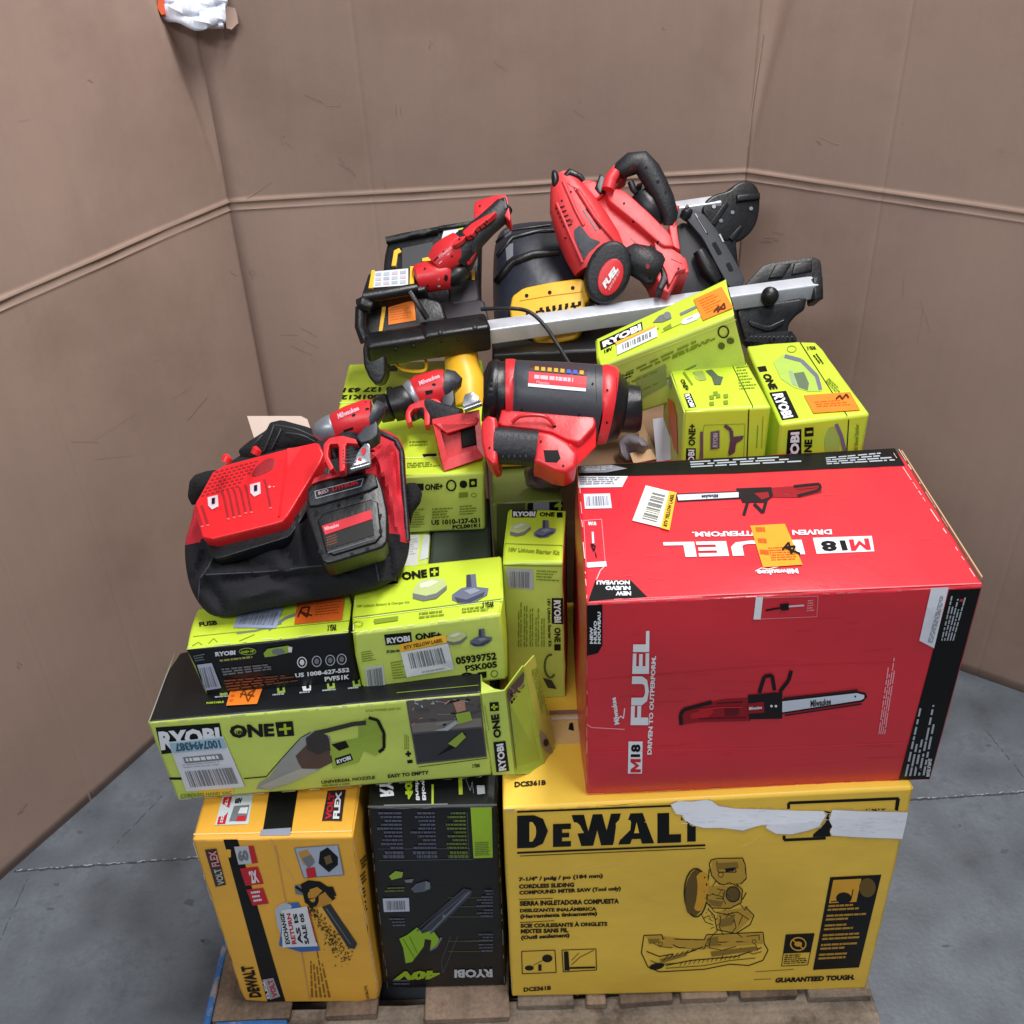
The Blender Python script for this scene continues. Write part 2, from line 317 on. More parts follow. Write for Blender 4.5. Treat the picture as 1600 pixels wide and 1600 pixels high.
sm = pm((84, 90, 98), .75)
for x, y, a, b in ((124, 1300, 5, 3), (140, 1268, 4, 2), (296, 1410, 9, 7), (322, 1472, 9, 5), (316, 1470, 4, 3), (88, 1382, 5, 3), (78, 1420, 7, 3), (148, 1438, 4, 2), (1545, 1165, 6, 2), (1478, 1478, 7, 2), (1500, 1290, 3, 2), (1570, 1330, 8, 4)):
    r_ = random.Random(x); jp.poly([(x+a*r_.uniform(.5, 1.1)*math.cos(t), y+b*r_.uniform(.5, 1.1)*math.sin(t)) for t in [k*.5236 for k in range(12)]], sm, 1)
fj = jp.build('floor_joint', None); tag(fj, 'saw cut joint and cracks across the concrete floor', 'floor joint', kind='structure')

# ================================================================ cardboard screen
CRZ = 1.226
class Panel:
    def __init__(s, p0, p1, seed, dip=None, bow=.0):
        s.p0 = np.array(p0+(0,), float); s.p1 = np.array(p1+(0,), float); s.W = np.linalg.norm(s.p1-s.p0); s.e = (s.p1-s.p0)/s.W
        s.n = np.array([s.e[1], -s.e[0], 0]); s.dip = dip; s.bow = bow
        r = np.random.RandomState(seed); s.w = [(r.uniform(1, 6), r.uniform(1, 6), r.uniform(0, 6.3), r.uniform(0, 6.3), r.uniform(.3, 1)) for _ in range(7)]; s.scores = []
    def D(s, a, z):
        u = a/s.W; win = np.clip(9*u*(1-u), 0, 1)
        d = sum(k*np.sin(f*a*1.6+p)*np.sin(g*z*1.6+q) for f, g, p, q, k in s.w)*.0032*win
        d = d + s.bow*np.clip(z-CRZ, 0, 1)*win + s.bow*.8*np.clip(CRZ-z, 0, 1.3)*win
        d = d + np.interp(z-CRZ, [-.019, -.015, -.011, -.003, .000, .004, .008, .012], [0, .0020, 0, -.0008, .0, .0034, .0028, 0])*(1+.25*np.sin(a*19)+.15*np.sin(a*47))
        if s.dip:
            side, w0, dep = s.dip; q = a if side == 0 else s.W-a; w = np.maximum(w0*np.clip((z-CRZ)/.42, 0, 1.6)**1.15, 1e-4)
            x = np.clip(q/w, 0, 1); d = d - dep*w*np.sin(np.pi*x)**1*(1-.35*x)*(q < w)
        for sa, (z0, z1) in s.scores: d = d - .0014*np.exp(-((a-sa)/.0035)**2)*(z >= z0)*(z <= z1)
        return d
    def P(s, a, z, off=0.): return s.p0 + s.e*a + np.array([0, 0, 1.])*z + s.n*(float(s.D(a, z))+off)
    def at(s, px, off=0.):
        out = []
        for r in rays(px):
            d = 0.
            for _ in range(4):
                t = ((s.p0+s.n*d-CO)@s.n)/(r@s.n); p = CO+r*t; d = float(s.D((p-s.p0)@s.e, p[2]))
            out.append(p+s.n*off)
        return np.array(out)
    def loc(s, x, y): p = s.at([(x, y)])[0]; return (p-s.p0)@s.e, p[2]
CLx, CRx = (-.627, 2.453), (.590, 2.512)
LE = (CLx[0]-.525*1.75, CLx[1]-.851*1.75); RE = (CRx[0]+.810*1.35, CRx[1]-.587*1.35)
P_left = Panel(LE, CLx, 1, (1, .10, .40)); P_back = Panel(CLx, CRx, 2, None, .085); P_right = Panel(CRx, RE, 3, (0, .085, .32))
P_back.scores = [(P_back.loc(547, 0)[0], (0, 2)), (P_back.loc(1190, 100)[0]-.03, (0, 0))]
P_right.scores = [(P_right.loc(1400, 170)[0], (0, 2)), (P_right.loc(1530, 1040)[0], (0, 1.2))]
P_left.scores = [(P_left.loc(100, 1130)[0], (0, 1.19)), (P_left.loc(216, 1050)[0], (0, 1.19))]
screen = empty('cardboard_screen', (0, 2.5, 0), 'tall folded brown cardboard sheet standing around the pallet', 'cardboard wall')
for nm, P in (('side_panel', P_left), ('back_panel', P_back), ('side_panel', P_right)):
    us = set(np.linspace(0, P.W, 46)); 
    for sa, _ in P.scores: us |= {sa+k for k in (-.012, -.006, -.003, 0, .003, .006, .012)}
    if P.dip: us |= {(q if P.dip[0] == 0 else P.W-q) for q in np.linspace(0, .17, 26)}
    us = sorted(u for u in us if 0 <= u <= P.W)
    vs = sorted(set(np.linspace(0, 1.86, 60)) | {CRZ+k for k in (-.024, -.019, -.017, -.015, -.013, -.011, -.006, -.003, 0, .002, .004, .006, .008, .010, .012, .017)})
    o = grid_mesh(nm, lambda a, z: P.P(a, z), us, vs, m_wall, screen, 60)
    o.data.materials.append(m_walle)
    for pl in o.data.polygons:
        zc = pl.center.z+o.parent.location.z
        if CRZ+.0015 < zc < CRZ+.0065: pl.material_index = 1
    md = o.modifiers.new('thickness', 'SOLIDIFY'); md.thickness = .008; md.offset = -1 if True else 1
def scuffs(P, items, nm):
    pr = Print(P); pr.L = .0006
    for pts, w, m in items: pr.path(pts, w, m, 1)
    pr.build(nm, screen)
m_sc2 = pm((138, 113, 96), .8); m_hl = pm((180, 154, 134), .8)
it = []
def scrib(x, y, n, rx, ry, w, m, seed, ang=0.):
    r = random.Random(seed)
    for _ in range(n):
        a = ang+r.uniform(-.5, .5); l = r.uniform(.3, 1)*rx; cx = x+r.uniform(-rx, rx)*.5; cy = y+r.uniform(-ry, ry)
        it.append(([(cx-l*math.cos(a)/2, cy-l*math.sin(a)/2), (cx+r.uniform(-1, 1), cy+r.uniform(-1, 1)), (cx+l*math.cos(a)/2, cy+l*math.sin(a)/2)], w*.62*r.uniform(.5, 1.2), m))
scrib(675, 65, 2, 14, 8, 1.2, m_scuff, 3, 1.3); scrib(445, 220, 3, 16, 10, .9, m_scuff, 4, .9); scrib(545, 258, 4, 22, 12, .8, m_scuff, 5, .9); scrib(620, 180, 2, 22, 14, .8, m_scuff, 6, 1.2); scrib(500, 150, 1, 30, 10, .8, m_sc2, 8, .7); scrib(1040, 40, 1, 9, 6, 1., m_scuff, 9, .9)
scrib(395, 440, 3, 22, 25, .8, m_scuff, 10, .8); scrib(470, 540, 5, 40, 26, .8, m_scuff, 11, .5); scrib(600, 290, 2, 12, 9, .7, m_scuff, 12, .8); scrib(785, 100, 2, 20, 12, .8, m_sc2, 13, 1.); scrib(900, 160, 2, 26, 20, .7, m_sc2, 14, 1.)
it.append(([(385, 310), (405, 297), (425, 283)], 1.1, m_hl)); it.append(([(498, 152), (510, 164), (530, 165), (536, 152)], .9, m_hl))
scuffs(P_back, it, 'scuff_marks'); it = []
scrib(133, 128, 1, 30, 2, 1., m_scuff, 15, .05); scrib(40, 188, 1, 30, 1, .8, m_sc2, 16, 0); scrib(33, 1262, 3, 12, 7, 1.3, m_scuff, 17, 2.2); scrib(32, 1040, 2, 14, 6, .9, m_scuff, 18, .9); scrib(204, 257, 1, 12, 3, .9, m_hl, 19, .4); scrib(362, 424, 2, 10, 4, 1.1, m_hl, 20, .2); scrib(300, 640, 2, 60, 26, .7, m_sc2, 21, 2.6); scrib(150, 700, 3, 90, 60, .6, m_sc2, 25, 2.7); scrib(250, 560, 1, 18, 9, .9, m_hl, 26, 2.6)
scuffs(P_left, it, 'scuff_marks'); it = []
scrib(1290, 220, 1, 22, 3, 1.6, m_scuff, 22, .3); it.append(([(1282, 213), (1300, 222), (1312, 225)], 1.2, m_hl)); scrib(1266, 237, 1, 8, 3, 1.4, m_hl, 23, .6); scrib(1348, 128, 1, 20, 9, .8, m_hl, 24, .1); scrib(1205, 370, 3, 24, 10, .9, m_scuff, 27, .1); scrib(1410, 196, 1, 8, 3, .9, m_scuff, 28, .2); scrib(1560, 240, 1, 10, 8, .9, m_sc2, 29, 1.); it.append(([(1195, 370), (1215, 371)], 1.2, m_hl)); scrib(1440, 420, 3, 60, 90, .6, m_sc2, 30, 1.6)
scuffs(P_right, it, 'scuff_marks')
# torn lining of the corner folds
it = [([(1190, 75), (1182, 120), (1174, 180), (1169, 230)], 1.3, m_hl), ([(1194, 55), (1186, 110), (1176, 175)], 1.2, m_scuff)]
scuffs(P_right, it, 'torn_fold')

# crumpled stretch wrap stuffed over the corner
wr = empty('stretch_wrap', atd(305, 25, depth(P_left.at([(300, 30)])[0])-.05), 'crumpled clear stretch wrap tied at the top of the left fold', 'plastic wrap')
m_wrap = mat('stretch_wrap_film', (226, 232, 246), .25, .1, 40, .12, 40, streak=.12, sdir=(3, 3, 120))
tw = depth(P_left.at([(300, 30)])[0])-.06
rr_ = random.Random(5); V = []; nu, nv = 26, 12
for j in range(nv):
    for i in range(nu):
        u = i/(nu-1); v = j/(nv-1); top = (256+100*u, -14); bot = (258+92*u, 25+22*min(1, u*1.9)-2*u)
        x = top[0]*(1-v)+bot[0]*v; y = top[1]*(1-v)+bot[1]*v
        V.append(atd(x, y, tw+.028*abs(u-.5)+.003*math.sin(u*9+v*14)+.0025*math.sin(v*26+u*4)+.03*(v-.5)**2))
o = part('wrap_film', [(V, [[a*nu+b, a*nu+b+1, (a+1)*nu+b+1, (a+1)*nu+b] for a in range(nv-1) for b in range(nu-1)])], m_wrap, wr, 60); md = o.modifiers.new('t', 'SOLIDIFY'); md.thickness = .012
def slabq(pts, t, th, jit=0):                                # small plate facing the camera at depth t
    F0 = [atd(x, y, t) for x, y in pts]; B0 = [p+CF*th for p in F0]; n = len(pts)
    return (F0+B0, [list(range(n))[::-1], list(range(n, 2*n))]+[[i, (i+1) % n, n+(i+1) % n, n+i] for i in range(n)])
part('orange_tag', [slabq([(247, -8), (255, -10), (257, 22), (252, 23), (246, 12)], tw-.004, .01)], pm((214, 92, 50)), wr, 0)
part('torn_board', [slabq([(350, -10), (362, -6), (370, 22), (372, 36), (362, 46), (354, 44), (351, 20)], tw+.03, .008)], m_wall, wr, 0)

# ================================================================ pallet
pal = empty('pallet', (0, 1.6, 0), 'weathered wooden pallet carrying the whole stack', 'pallet')
def board(x0, x1, y0, y1, z0, z1, m, nm, seed, label=None):
    r = random.Random(seed); bm = bmesh.new(); g = box(x0, x1, y0, y1, z0, z1)
    vs = [bm.verts.new(v) for v in g[0]]; [bm.faces.new([vs[i] for i in f]) for f in g[1]]
    ax = 0 if x1-x0 > y1-y0 else 1; a, b = ((x0, x1) if ax == 0 else (y0, y1))
    n = int((b-a)/.05)
    for i in range(1, n): q = a+(b-a)*i/n; bmesh.ops.bisect_plane(bm, geom=bm.verts[:]+bm.edges[:]+bm.faces[:], plane_co=(q, 0, 0) if ax == 0 else (0, q, 0), plane_no=(1, 0, 0) if ax == 0 else (0, 1, 0))
    for v in bm.verts: v.co += Vector((r.uniform(-1, 1), r.uniform(-1, 1), r.uniform(-.6, .2)))*.0018
    bmesh.ops.bevel(bm, geom=[e for e in bm.edges if e.calc_face_angle(0) > 1.], offset=.0022, segments=1, affect='EDGES')
    return part(nm, [bm2g(bm)], m, pal, 25, label)
board(-.602, .632, 1.035, 1.125, .098, .120, m_wood2, 'edge_board', 1)
board(-.602, .628, 2.0, 2.085, .098, .120, m_wood2, 'edge_board', 2)
for i, (x0, x1, mm, y0) in enumerate([(-.598, -.452, m_wood, 1.100), (-.385, -.29, m_wood, 1.098), (-.20, -.045, m_wood3, 1.084), (-.028, .075, m_wood2, 1.103), (.10, .135, m_wood3, 1.100), (.16, .26, m_wood, 1.100), (.275, .36, m_wood3, 1.103), (.385, .49, m_wood, 1.100), (.51, .626, m_wood2, 1.094)]):
    board(x0, x1, y0, 2.09, .1205, .139, mm, 'deck_board', 10+i)
board(-.590, -.456, 1.088, 1.0985, .1215, .136, m_blue, 'painted_edge', 77, 'blue painted board edge')
board(-.612, -.5995, 1.078, 1.62, .04, .134, m_blue, 'side_board', 40, 'blue painted side board')
for x in (-.55, -.01, .55):
    for y in (1.10, 1.58, 2.0): board(x-.05, x+.05, y-.045, y+.045, 0.0185, .0975, m_wood, 'pallet_block', int(x*100+y*10))
for y in (1.15, 1.58, 2.0): board(-.6, .625, y-.05, y+.05, .001, .018, m_wood2, 'bottom_board', int(y*77))

# ================================================================ cartons with their printing
m_yk = pm((12, 12, 11)); m_grey = pm((120, 124, 130)); m_lgrey = pm((172, 178, 186)); m_g = pm((178, 205, 30)); m_gd = pm((126, 148, 34)); m_o = pm((252, 132, 14)); m_o2 = pm((214, 96, 16)); m_w = m_white; m_k = m_ink; m_yl = pm((245, 190, 60)); m_r = pm((205, 26, 44)); m_dg = pm((96, 112, 40)); m_sky = pm((150, 190, 208)); m_photo = pm((92, 86, 84)); m_phl = pm((140, 134, 128)); m_skin = pm((176, 130, 110))
m_kraft = pm((196, 160, 120), .8)
def ragged(q, amp=1.6, step=5., seed=1):
    r = random.Random(seed); o = []
    for a, b in zip(q, q[1:]+q[:1]):
        n = max(1, int(math.dist(a, b)/step))
        for i in range(n): o.append((a[0]+(b[0]-a[0])*i/n+r.uniform(-amp, amp), a[1]+(b[1]-a[1])*i/n+r.uniform(-amp, amp)*.8))
    return o
def sticker(P, q, m, nm, root, marks=None, label=None):
    pr = Print(P, .0012); pr.poly(q, m, 1)
    if marks: marks(pr)
    return pr.build(nm, root, label)

# ---- big yellow mitre saw carton
A = Carton('A', 'cardboard_box', m_yellow, 'big yellow carton with black lettering and a white torn strip, front right on the pallet', 'carton', amp=.0065)
p = A.pr('F')
GL = {'D': ([(0, 0), (.55, 0), (.84, .12), (1, .5), (.84, .88), (.55, 1), (0, 1)], [(.40, .2), (.5, .2), (.6, .35), (.62, .5), (.6, .65), (.5, .8), (.40, .8)]), 'E': ([(0, 0), (1, 0), (1, .24), (.5, .24), (.5, .4), (.9, .4), (.9, .6), (.5, .6), (.5, .76), (1, .76), (1, 1), (0, 1)], None),
 'W': ([(0, 1), (.25, 1), (.34, .45), (.43, 1), (.62, 1), (.71, .45), (.8, 1), (1, 1), (.84, 0), (.6, 0), (.52, .5), (.44, 0), (.2, 0)], None), 'A': ([(0, 0), (.34, 1), (.68, 1), (1, 0), (.66, 0), (.62, .16), (.38, .16), (.33, 0)], [(.44, .36), (.58, .36), (.51, .72)]),
 'L': ([(0, 0), (1, 0), (1, .28), (.5, .28), (.5, 1), (0, 1)], None), 'T': ([(.3, 0), (.72, 0), (.72, .72), (1, .72), (1, 1), (0, 1), (0, .72), (.3, .72)], None)}
for ch_, x0, x1, yb0, yt0 in (('D', 808, 856, 1325, 1274), ('E', 864, 892, 1323, 1287), ('W', 893, 970, 1322, 1273), ('A', 966, 1022, 1319, 1271), ('L', 1027, 1064, 1317, 1270), ('T', 1064, 1096, 1315, 1268)):
    dy = (x1-x0)*-.035; q = [(x0, yb0), (x1, yb0+dy), (x1, yt0+dy), (x0, yt0)]; o_, h_ = GL[ch_]; p.poly([tuple(Print.bl(q, np.array(u), np.array(v))) for u, v in o_], m_yk, 1, 999)
    if h_: p.poly([tuple(Print.bl(q, np.array(u), np.array(v))) for u, v in h_], m_yellow, 2, 999)
p.line((808, 1332), (1102, 1320), 3.2, m_k); p.line((808, 1268), (1060, 1258), 3., m_k); p.line((812, 1337), (1102, 1325), 1.2, m_k)
p.path([(1232, 1292), (1232, 1254), (1404, 1247), (1400, 1270)], 4.5, m_k); p.path([(1225, 1305), (1225, 1312), (1290, 1309)], 4.5, m_k); p.path([(1400, 1266), (1402, 1248)], 4.5, m_k)
p.text('20', [(1270, 1308), (1345, 1305), (1346, 1263), (1272, 1266)], m_k, bold=.04); p.text('V MAX', [(1352, 1268), (1384, 1267), (1384, 1262), (1352, 1263)], m_k, bold=.02)
for t, x1, y, h, sl in [('7-1/4" / pulg / po (184 mm)', 942, 1378, 8, 6), ('CORDLESS SLIDING', 897, 1388, 7, 3), ('COMPOUND MITER SAW (Tool only)', 970, 1399, 8, 7), ('SIERRA INGLETADORA COMPUESTA', 967, 1415, 8, 4), ('DESLIZANTE INALÁMBRICA', 932, 1425, 7, 3), ('(Herramienta únicamente)', 933, 1436, 8, 5), ('SCIE COULISSANTE À ONGLETS', 949, 1449, 8, 3), ('MIXTES SANS FIL', 888, 1458, 7, 2), ('(Outil seulement)', 890, 1469, 8, 4)]:
    x0 = 810+(y-1370)*.04; p.text(t, [(x0, y), (x1, y-sl), (x1, y-sl-h), (x0, y-h)], m_k, bold=.035)
p.line((811, 1405), (864, 1403), 1, m_k); p.line((812, 1441), (866, 1438), 1, m_k)
p.text('DCS361B', [(818, 1549), (861, 1546), (861, 1539), (818, 1542)], m_k, bold=.03)
p.text('GUARANTEED TOUGH.', [(1210, 1535), (1335, 1530), (1336, 1522), (1212, 1527)], m_k, bold=.045)
# pictograms
for q in ([(815, 1486), (867, 1484), (869, 1519), (816, 1521)], [(878, 1484), (931, 1482), (932, 1515), (880, 1518)]): p.frame(q, 1.3, m_k)
p.ell(855, 1497, 8, 6, m_yk); p.ell(827, 1512, 7, 4, m_yk); p.path([(833, 1508), (848, 1500)], .8, m_k); p.text('1', [(841, 1516), (846, 1516), (846, 1506), (841, 1506)], m_k); p.poly([(881, 1486), (888, 1486), (890, 1516), (882, 1516)], m_yk); p.line((890, 1512), (930, 1511), 3, m_yk); p.path([(893, 1507), (906, 1495), (928, 1484)], 1, m_k); p.path([(893, 1500), (905, 1488)], .8, m_k)
# line drawing of the saw
dk = pm((112, 86, 30))
for q in ([(1111, 1343), (1120, 1341), (1160, 1340), (1164, 1350), (1166, 1372), (1158, 1380), (1124, 1381), (1112, 1368), (1108, 1350), (1111, 1343)], [(1108, 1358), (1106, 1378), (1098, 1388), (1100, 1406), (1112, 1418), (1140, 1419), (1158, 1410), (1160, 1390), (1150, 1380)], [(1106, 1420), (1116, 1430), (1120, 1452), (1150, 1458), (1172, 1444), (1178, 1430), (1164, 1416)], [(1118, 1436), (1140, 1426), (1160, 1436)], [(1124, 1444), (1146, 1440)], [(1160, 1405), (1166, 1394)], [(1006, 1461), (1034, 1460), (1036, 1466), (1100, 1468), (1104, 1460), (1192, 1456), (1194, 1474), (1200, 1484), (1192, 1500), (1170, 1508), (1140, 1506), (1100, 1514), (1030, 1518), (1012, 1510), (1002, 1488), (1006, 1461)], [(1034, 1466), (1060, 1480), (1100, 1482), (1104, 1472), (1190, 1470)], [(1060, 1494), (1100, 1478), (1140, 1474)], [(1040, 1508), (1080, 1500), (1150, 1494), (1190, 1480)], [(1010, 1486), (1030, 1494), (1052, 1490)], [(1120, 1345), (1122, 1362), (1150, 1362), (1148, 1350)]): p.path(q, 1.6, m_k)
p.ell(1087, 1394, 17, 37, dk, 1, .12); p.ell(1094, 1392, 13, 31, A and pm((236, 172, 26)), 2, .12); p.ring(1087, 1394, 18, 38, 2.2, m_k, 2); p.ell(1080, 1394, 9, 33, dk, 3, .1)
p.ell(1145, 1396, 11, 12, dk, 2); p.ring(1145, 1396, 11, 12, 1.5, m_k, 3); p.ell(1026, 1509, 12, 5, m_yk, 2, -.2); p.poly([(1132, 1356), (1150, 1354), (1146, 1360), (1134, 1361)], m_yk, 2)
for q in ([(1113, 1384), (1118, 1376), (1130, 1382), (1140, 1378), (1156, 1386)], [(1112, 1396), (1128, 1400), (1134, 1412)], [(1120, 1388), (1132, 1390), (1130, 1404), (1118, 1402)], [(1108, 1412), (1116, 1424), (1134, 1428), (1152, 1424), (1170, 1436)], [(1126, 1430), (1124, 1448), (1130, 1460)], [(1146, 1432), (1150, 1448), (1142, 1458)], [(1160, 1430), (1154, 1444)], [(1122, 1452), (1112, 1462), (1104, 1470)], [(1150, 1456), (1160, 1464)], [(1020, 1472), (1030, 1478), (1050, 1480)], [(1016, 1500), (1030, 1506), (1060, 1504)], [(1040, 1512), (1100, 1508), (1140, 1500), (1180, 1496)], [(1110, 1464), (1108, 1480), (1128, 1484), (1150, 1478)], [(1130, 1486), (1128, 1498)], [(1156, 1480), (1176, 1490), (1190, 1486)], [(1166, 1462), (1186, 1460), (1186, 1468)], [(1096, 1428), (1102, 1440), (1114, 1444)], [(1108, 1430), (1098, 1434)], [(1180, 1474), (1184, 1484)]): p.path(q, 1.1, m_k, 2)
sh_ = pm((206, 160, 44)); sh2_ = pm((150, 116, 36))
p.poly([(1112, 1344), (1160, 1341), (1166, 1370), (1156, 1380), (1124, 1381), (1112, 1366)], sh_, 1); p.poly([(1100, 1384), (1158, 1384), (1158, 1408), (1140, 1418), (1112, 1416), (1100, 1404)], sh_, 1); p.poly([(1120, 1424), (1164, 1418), (1176, 1432), (1150, 1456), (1122, 1450)], sh_, 1); p.poly([(1008, 1463), (1034, 1462), (1100, 1470), (1106, 1462), (1190, 1458), (1192, 1474), (1104, 1482), (1040, 1480)], sh_, 1)
for q in ([(1118, 1348), (1152, 1346), (1154, 1356), (1120, 1358)], [(1104, 1404), (1130, 1408), (1126, 1416), (1112, 1414)], [(1124, 1436), (1148, 1430), (1144, 1444), (1126, 1448)], [(1030, 1498), (1070, 1488), (1074, 1492), (1034, 1504)], [(1110, 1486), (1180, 1478), (1184, 1484), (1112, 1494)], [(1104, 1466), (1122, 1462), (1122, 1476), (1106, 1478)], [(1012, 1466), (1030, 1466), (1030, 1472), (1014, 1474)]): p.poly(q, sh2_, 2)
for cx_, cy_, rr in ((1032, 1474, 3), (1178, 1470, 3), (1140, 1436, 7), (1126, 1366, 4)): p.ring(cx_, cy_, rr, rr, .9, m_k, 2, 10)
for i in range(14): p.line((1062+i*7, 1508-i*.9), (1066+i*7, 1502-i*.9), .9, m_k, 2)
for i in range(7): p.line((1036+i*8, 1500-i*2.5), (1044+i*8, 1492-i*2), 1.2, m_k, 2)
r_ = random.Random(8)
for i in range(26): x = r_.uniform(1100, 1172); y = r_.uniform(1382, 1450); p.line((x, y), (x+r_.uniform(-9, 9), y+r_.uniform(-7, 7)), .8, m_k, 2)
# dark panel on the right
q = [(1270, 1515), (1342, 1511), (1377, 1366), (1297, 1370)]; p.poly(q, m_yk, 1)
p.poly(p.sub(q, .07, .72, .62, .97), pm((232, 168, 30)), 2); p.ell(1355, 1386, 13, 15, dk, 2); p.path(p.sub(q, .1, .74, .5, .86)[:3], 1.4, m_yk, 3); p.ell(1318, 1402, 12, 9, m_yk, 3)
for i in range(6): p.lines(p.sub(q, .07, .62-i*.105, .93, .70-i*.105), 2, pm((196, 146, 40)), 2, .55, .5, .06, rs=i)
q = [(1221, 1509), (1262, 1507), (1272, 1458), (1228, 1460)]; p.poly(p.sub(q, 0, .4, 1, 1), m_yk, 1); p.frame(q, 1.2, m_yk, 1); p.ring(1247, 1474, 12, 10, 2, pm((232, 168, 30)), 2); p.line((1238, 1467), (1256, 1482), 2, pm((232, 168, 30)), 3); p.ell(1247, 1474, 6, 4, pm((232, 168, 30)), 2); p.lines(p.sub(q, .06, .04, .94, .36), 5, m_k, 2)
p.line((1180, 1518), (1240, 1514), .8, m_k); p.line((1178, 1530), (1205, 1529), .8, m_k)
p.build('printed_front', A.root)
p = A.pr('T'); p.text('DCS361B', [(804, 1231), (853, 1227), (853, 1219), (804, 1222)], m_k, bold=.03); p.build('printed_top', A.root)
sticker(A.f['F'], TQ1 := [(1048, 1256), (1060, 1250), (1082, 1251), (1104, 1247), (1112, 1250), (1122, 1258), (1150, 1262), (1190, 1263), (1240, 1265), (1286, 1266), (1290, 1272), (1284, 1282), (1280, 1290), (1262, 1296), (1236, 1302), (1212, 1301), (1196, 1292), (1198, 1286), (1180, 1290), (1160, 1296), (1128, 1292), (1100, 1292), (1084, 1288), (1070, 1280), (1066, 1272), (1056, 1270)], pm((246, 248, 255), .7), 'torn_patch', A.root, lambda pr: None)
sticker(A.f['F'], TQ2 := [(1300, 1264), (1340, 1266), (1418, 1268), (1410, 1309), (1350, 1307), (1300, 1304), (1296, 1298), (1300, 1290), (1295, 1280), (1298, 1272)], pm((246, 248, 255), .7), 'torn_patch', A.root, lambda pr: None)
for q_, nm_ in ((TQ1, 3), (TQ2, 9)):
    cx_, cy_ = np.mean([a for a, b in q_]), np.mean([b for a, b in q_]); pr = Print(A.f['F'], .0008)
    pr.poly(ragged([((a-cx_)*1.02+cx_, (b-cy_)*1.10+cy_) for a, b in q_], 1.8, 4, nm_), pm((206, 178, 120), .8), 1)
    r_ = random.Random(nm_)
    for i in range(34):
        x = r_.uniform(min(a for a, b in q_)+8, max(a for a, b in q_)-8); y = cy_+r_.uniform(-12, 12)+(x-cx_)*.03
        pr.line((x, y), (x+r_.uniform(6, 22), y+r_.uniform(-2, 2)), r_.uniform(.4, 1.1), pm(r_.choice(((228, 231, 240), (238, 239, 244), (218, 222, 234))), .7), 3)
    pr.build('torn_fibres', A.root)
pr = Print(A.f['T'])
pr.poly([(858, 1118), (915, 1116), (916, 1162), (860, 1164)], m_tape, 1); pr.poly([(858, 1111), (914, 1109), (914, 1116), (858, 1118)], pm((150, 110, 100)), 2); pr.poly([(890, 1131), (895, 1130), (897, 1143), (888, 1141)], m_k, 3); pr.poly([(862, 1122), (914, 1120), (914, 1124), (862, 1126)], pm((225, 205, 200)), 3)
pr.build('clear_tape', A.root)
A.wear('F', [((786, 1266), (1000, 1256)), ((786, 1268), (800, 1556)), ((900, 1555), (1200, 1550))], pm((222, 190, 110), .6), 1.6, 3)
pr = Print(A.f['F']); pr.path([(1160, 1322), (1176, 1316), (1186, 1307), (1190, 1302)], 1.3, pm((250, 214, 120))); pr.path([(900, 1362), (930, 1354), (968, 1348)], 1.2, pm((250, 214, 120))); pr.path([(790, 1264), (900, 1250), (960, 1258), (1000, 1252)], 1.2, pm((170, 124, 30))); pr.ell(796, 1263, 9, 4, m_wear, 1); pr.build('crease_mark', A.root)

# ---- red chainsaw carton
MG = [(0, 0), (.24, 0), (.24, .58), (.5, .12), (.76, .58), (.76, 0), (1, 0), (1, 1), (.77, 1), (.5, .5), (.23, 1), (0, 1)]
B = Carton('B', 'cardboard_box', m_red, 'large red carton with chainsaw pictures, on top of the big yellow carton', 'carton', amp=.006, facemat={'R': m_red})
p = B.pr('F')
p.poly([(1483, 921), (1532, 919), (1452, 1217), (1404, 1218)], m_k, 1)
p.poly([(917, 945), (941, 944), (941, 1008), (934, 1020), (917, 1024)], m_k, 1)
for i, t in enumerate(('NEW', 'NUEVO', 'NOUVEAU')): x = 921.5+i*6.; l = (26, 36, 50)[i]; p.text(t, [(x+5, 1005), (x+5, 1005-l), (x, 1005-l), (x, 1005)], m_w, 2, .03)
p.text('FUEL', [(1013, 1132), (1015, 985), (990, 985), (985, 1132)], m_w, 2, .02)
p.poly([(981, 1208), (1003, 1208), (1004, 1158), (982, 1158)], m_w, 1); p.text('18', [(1000, 1182), (1001, 1162), (986, 1162), (985, 1182)], m_k, 2, .03); p.poly([tuple(Print.bl([(1001, 1206), (1001, 1185), (985, 1185), (985, 1206)], np.array(u), np.array(v))) for u, v in MG], m_r, 2, 999)
p.text('DRIVEN TO OUTPERFORM.', [(1018, 1178), (1025, 1024), (1018, 1024), (1011, 1178)], m_w, 2, .025)
p.text('Milwaukee', [(968, 1130), (962, 1088), (954, 1090), (960, 1132)], m_w, 2, .02); p.path([(961, 1128), (970, 1118), (974, 1122), (976, 1106)], 1.5, m_w)
# chainsaw picture
rk = pm((150, 16, 30)); kk = pm((30, 22, 26)); sv = pm((206, 214, 226))
p.poly([(1068, 1110), (1112, 1096), (1130, 1092), (1168, 1090), (1176, 1112), (1172, 1126), (1090, 1128), (1066, 1132), (1064, 1118)], rk, 1); p.poly([(1078, 1114), (1108, 1106), (1116, 1110), (1106, 1120), (1080, 1122)], pm((190, 22, 36)), 2)
p.path([(1064, 1132), (1063, 1116), (1068, 1108), (1112, 1096)], 6, kk, 2); p.path([(1120, 1098), (1160, 1096)], 1.5, kk, 2)
p.path([(1092, 1108), (1130, 1104), (1160, 1104)], 1.6, pm((206, 40, 54)), 3); p.path([(1092, 1122), (1166, 1120)], 1.6, pm((90, 12, 22)), 3); p.poly([(1132, 1106), (1154, 1104), (1154, 1116), (1132, 1117)], pm((100, 14, 24)), 3); p.line((1226, 1117), (1346, 1099), 2.4, pm((40, 30, 34)), 2); p.line((1224, 1090), (1340, 1077), 2.2, pm((40, 30, 34)), 2)
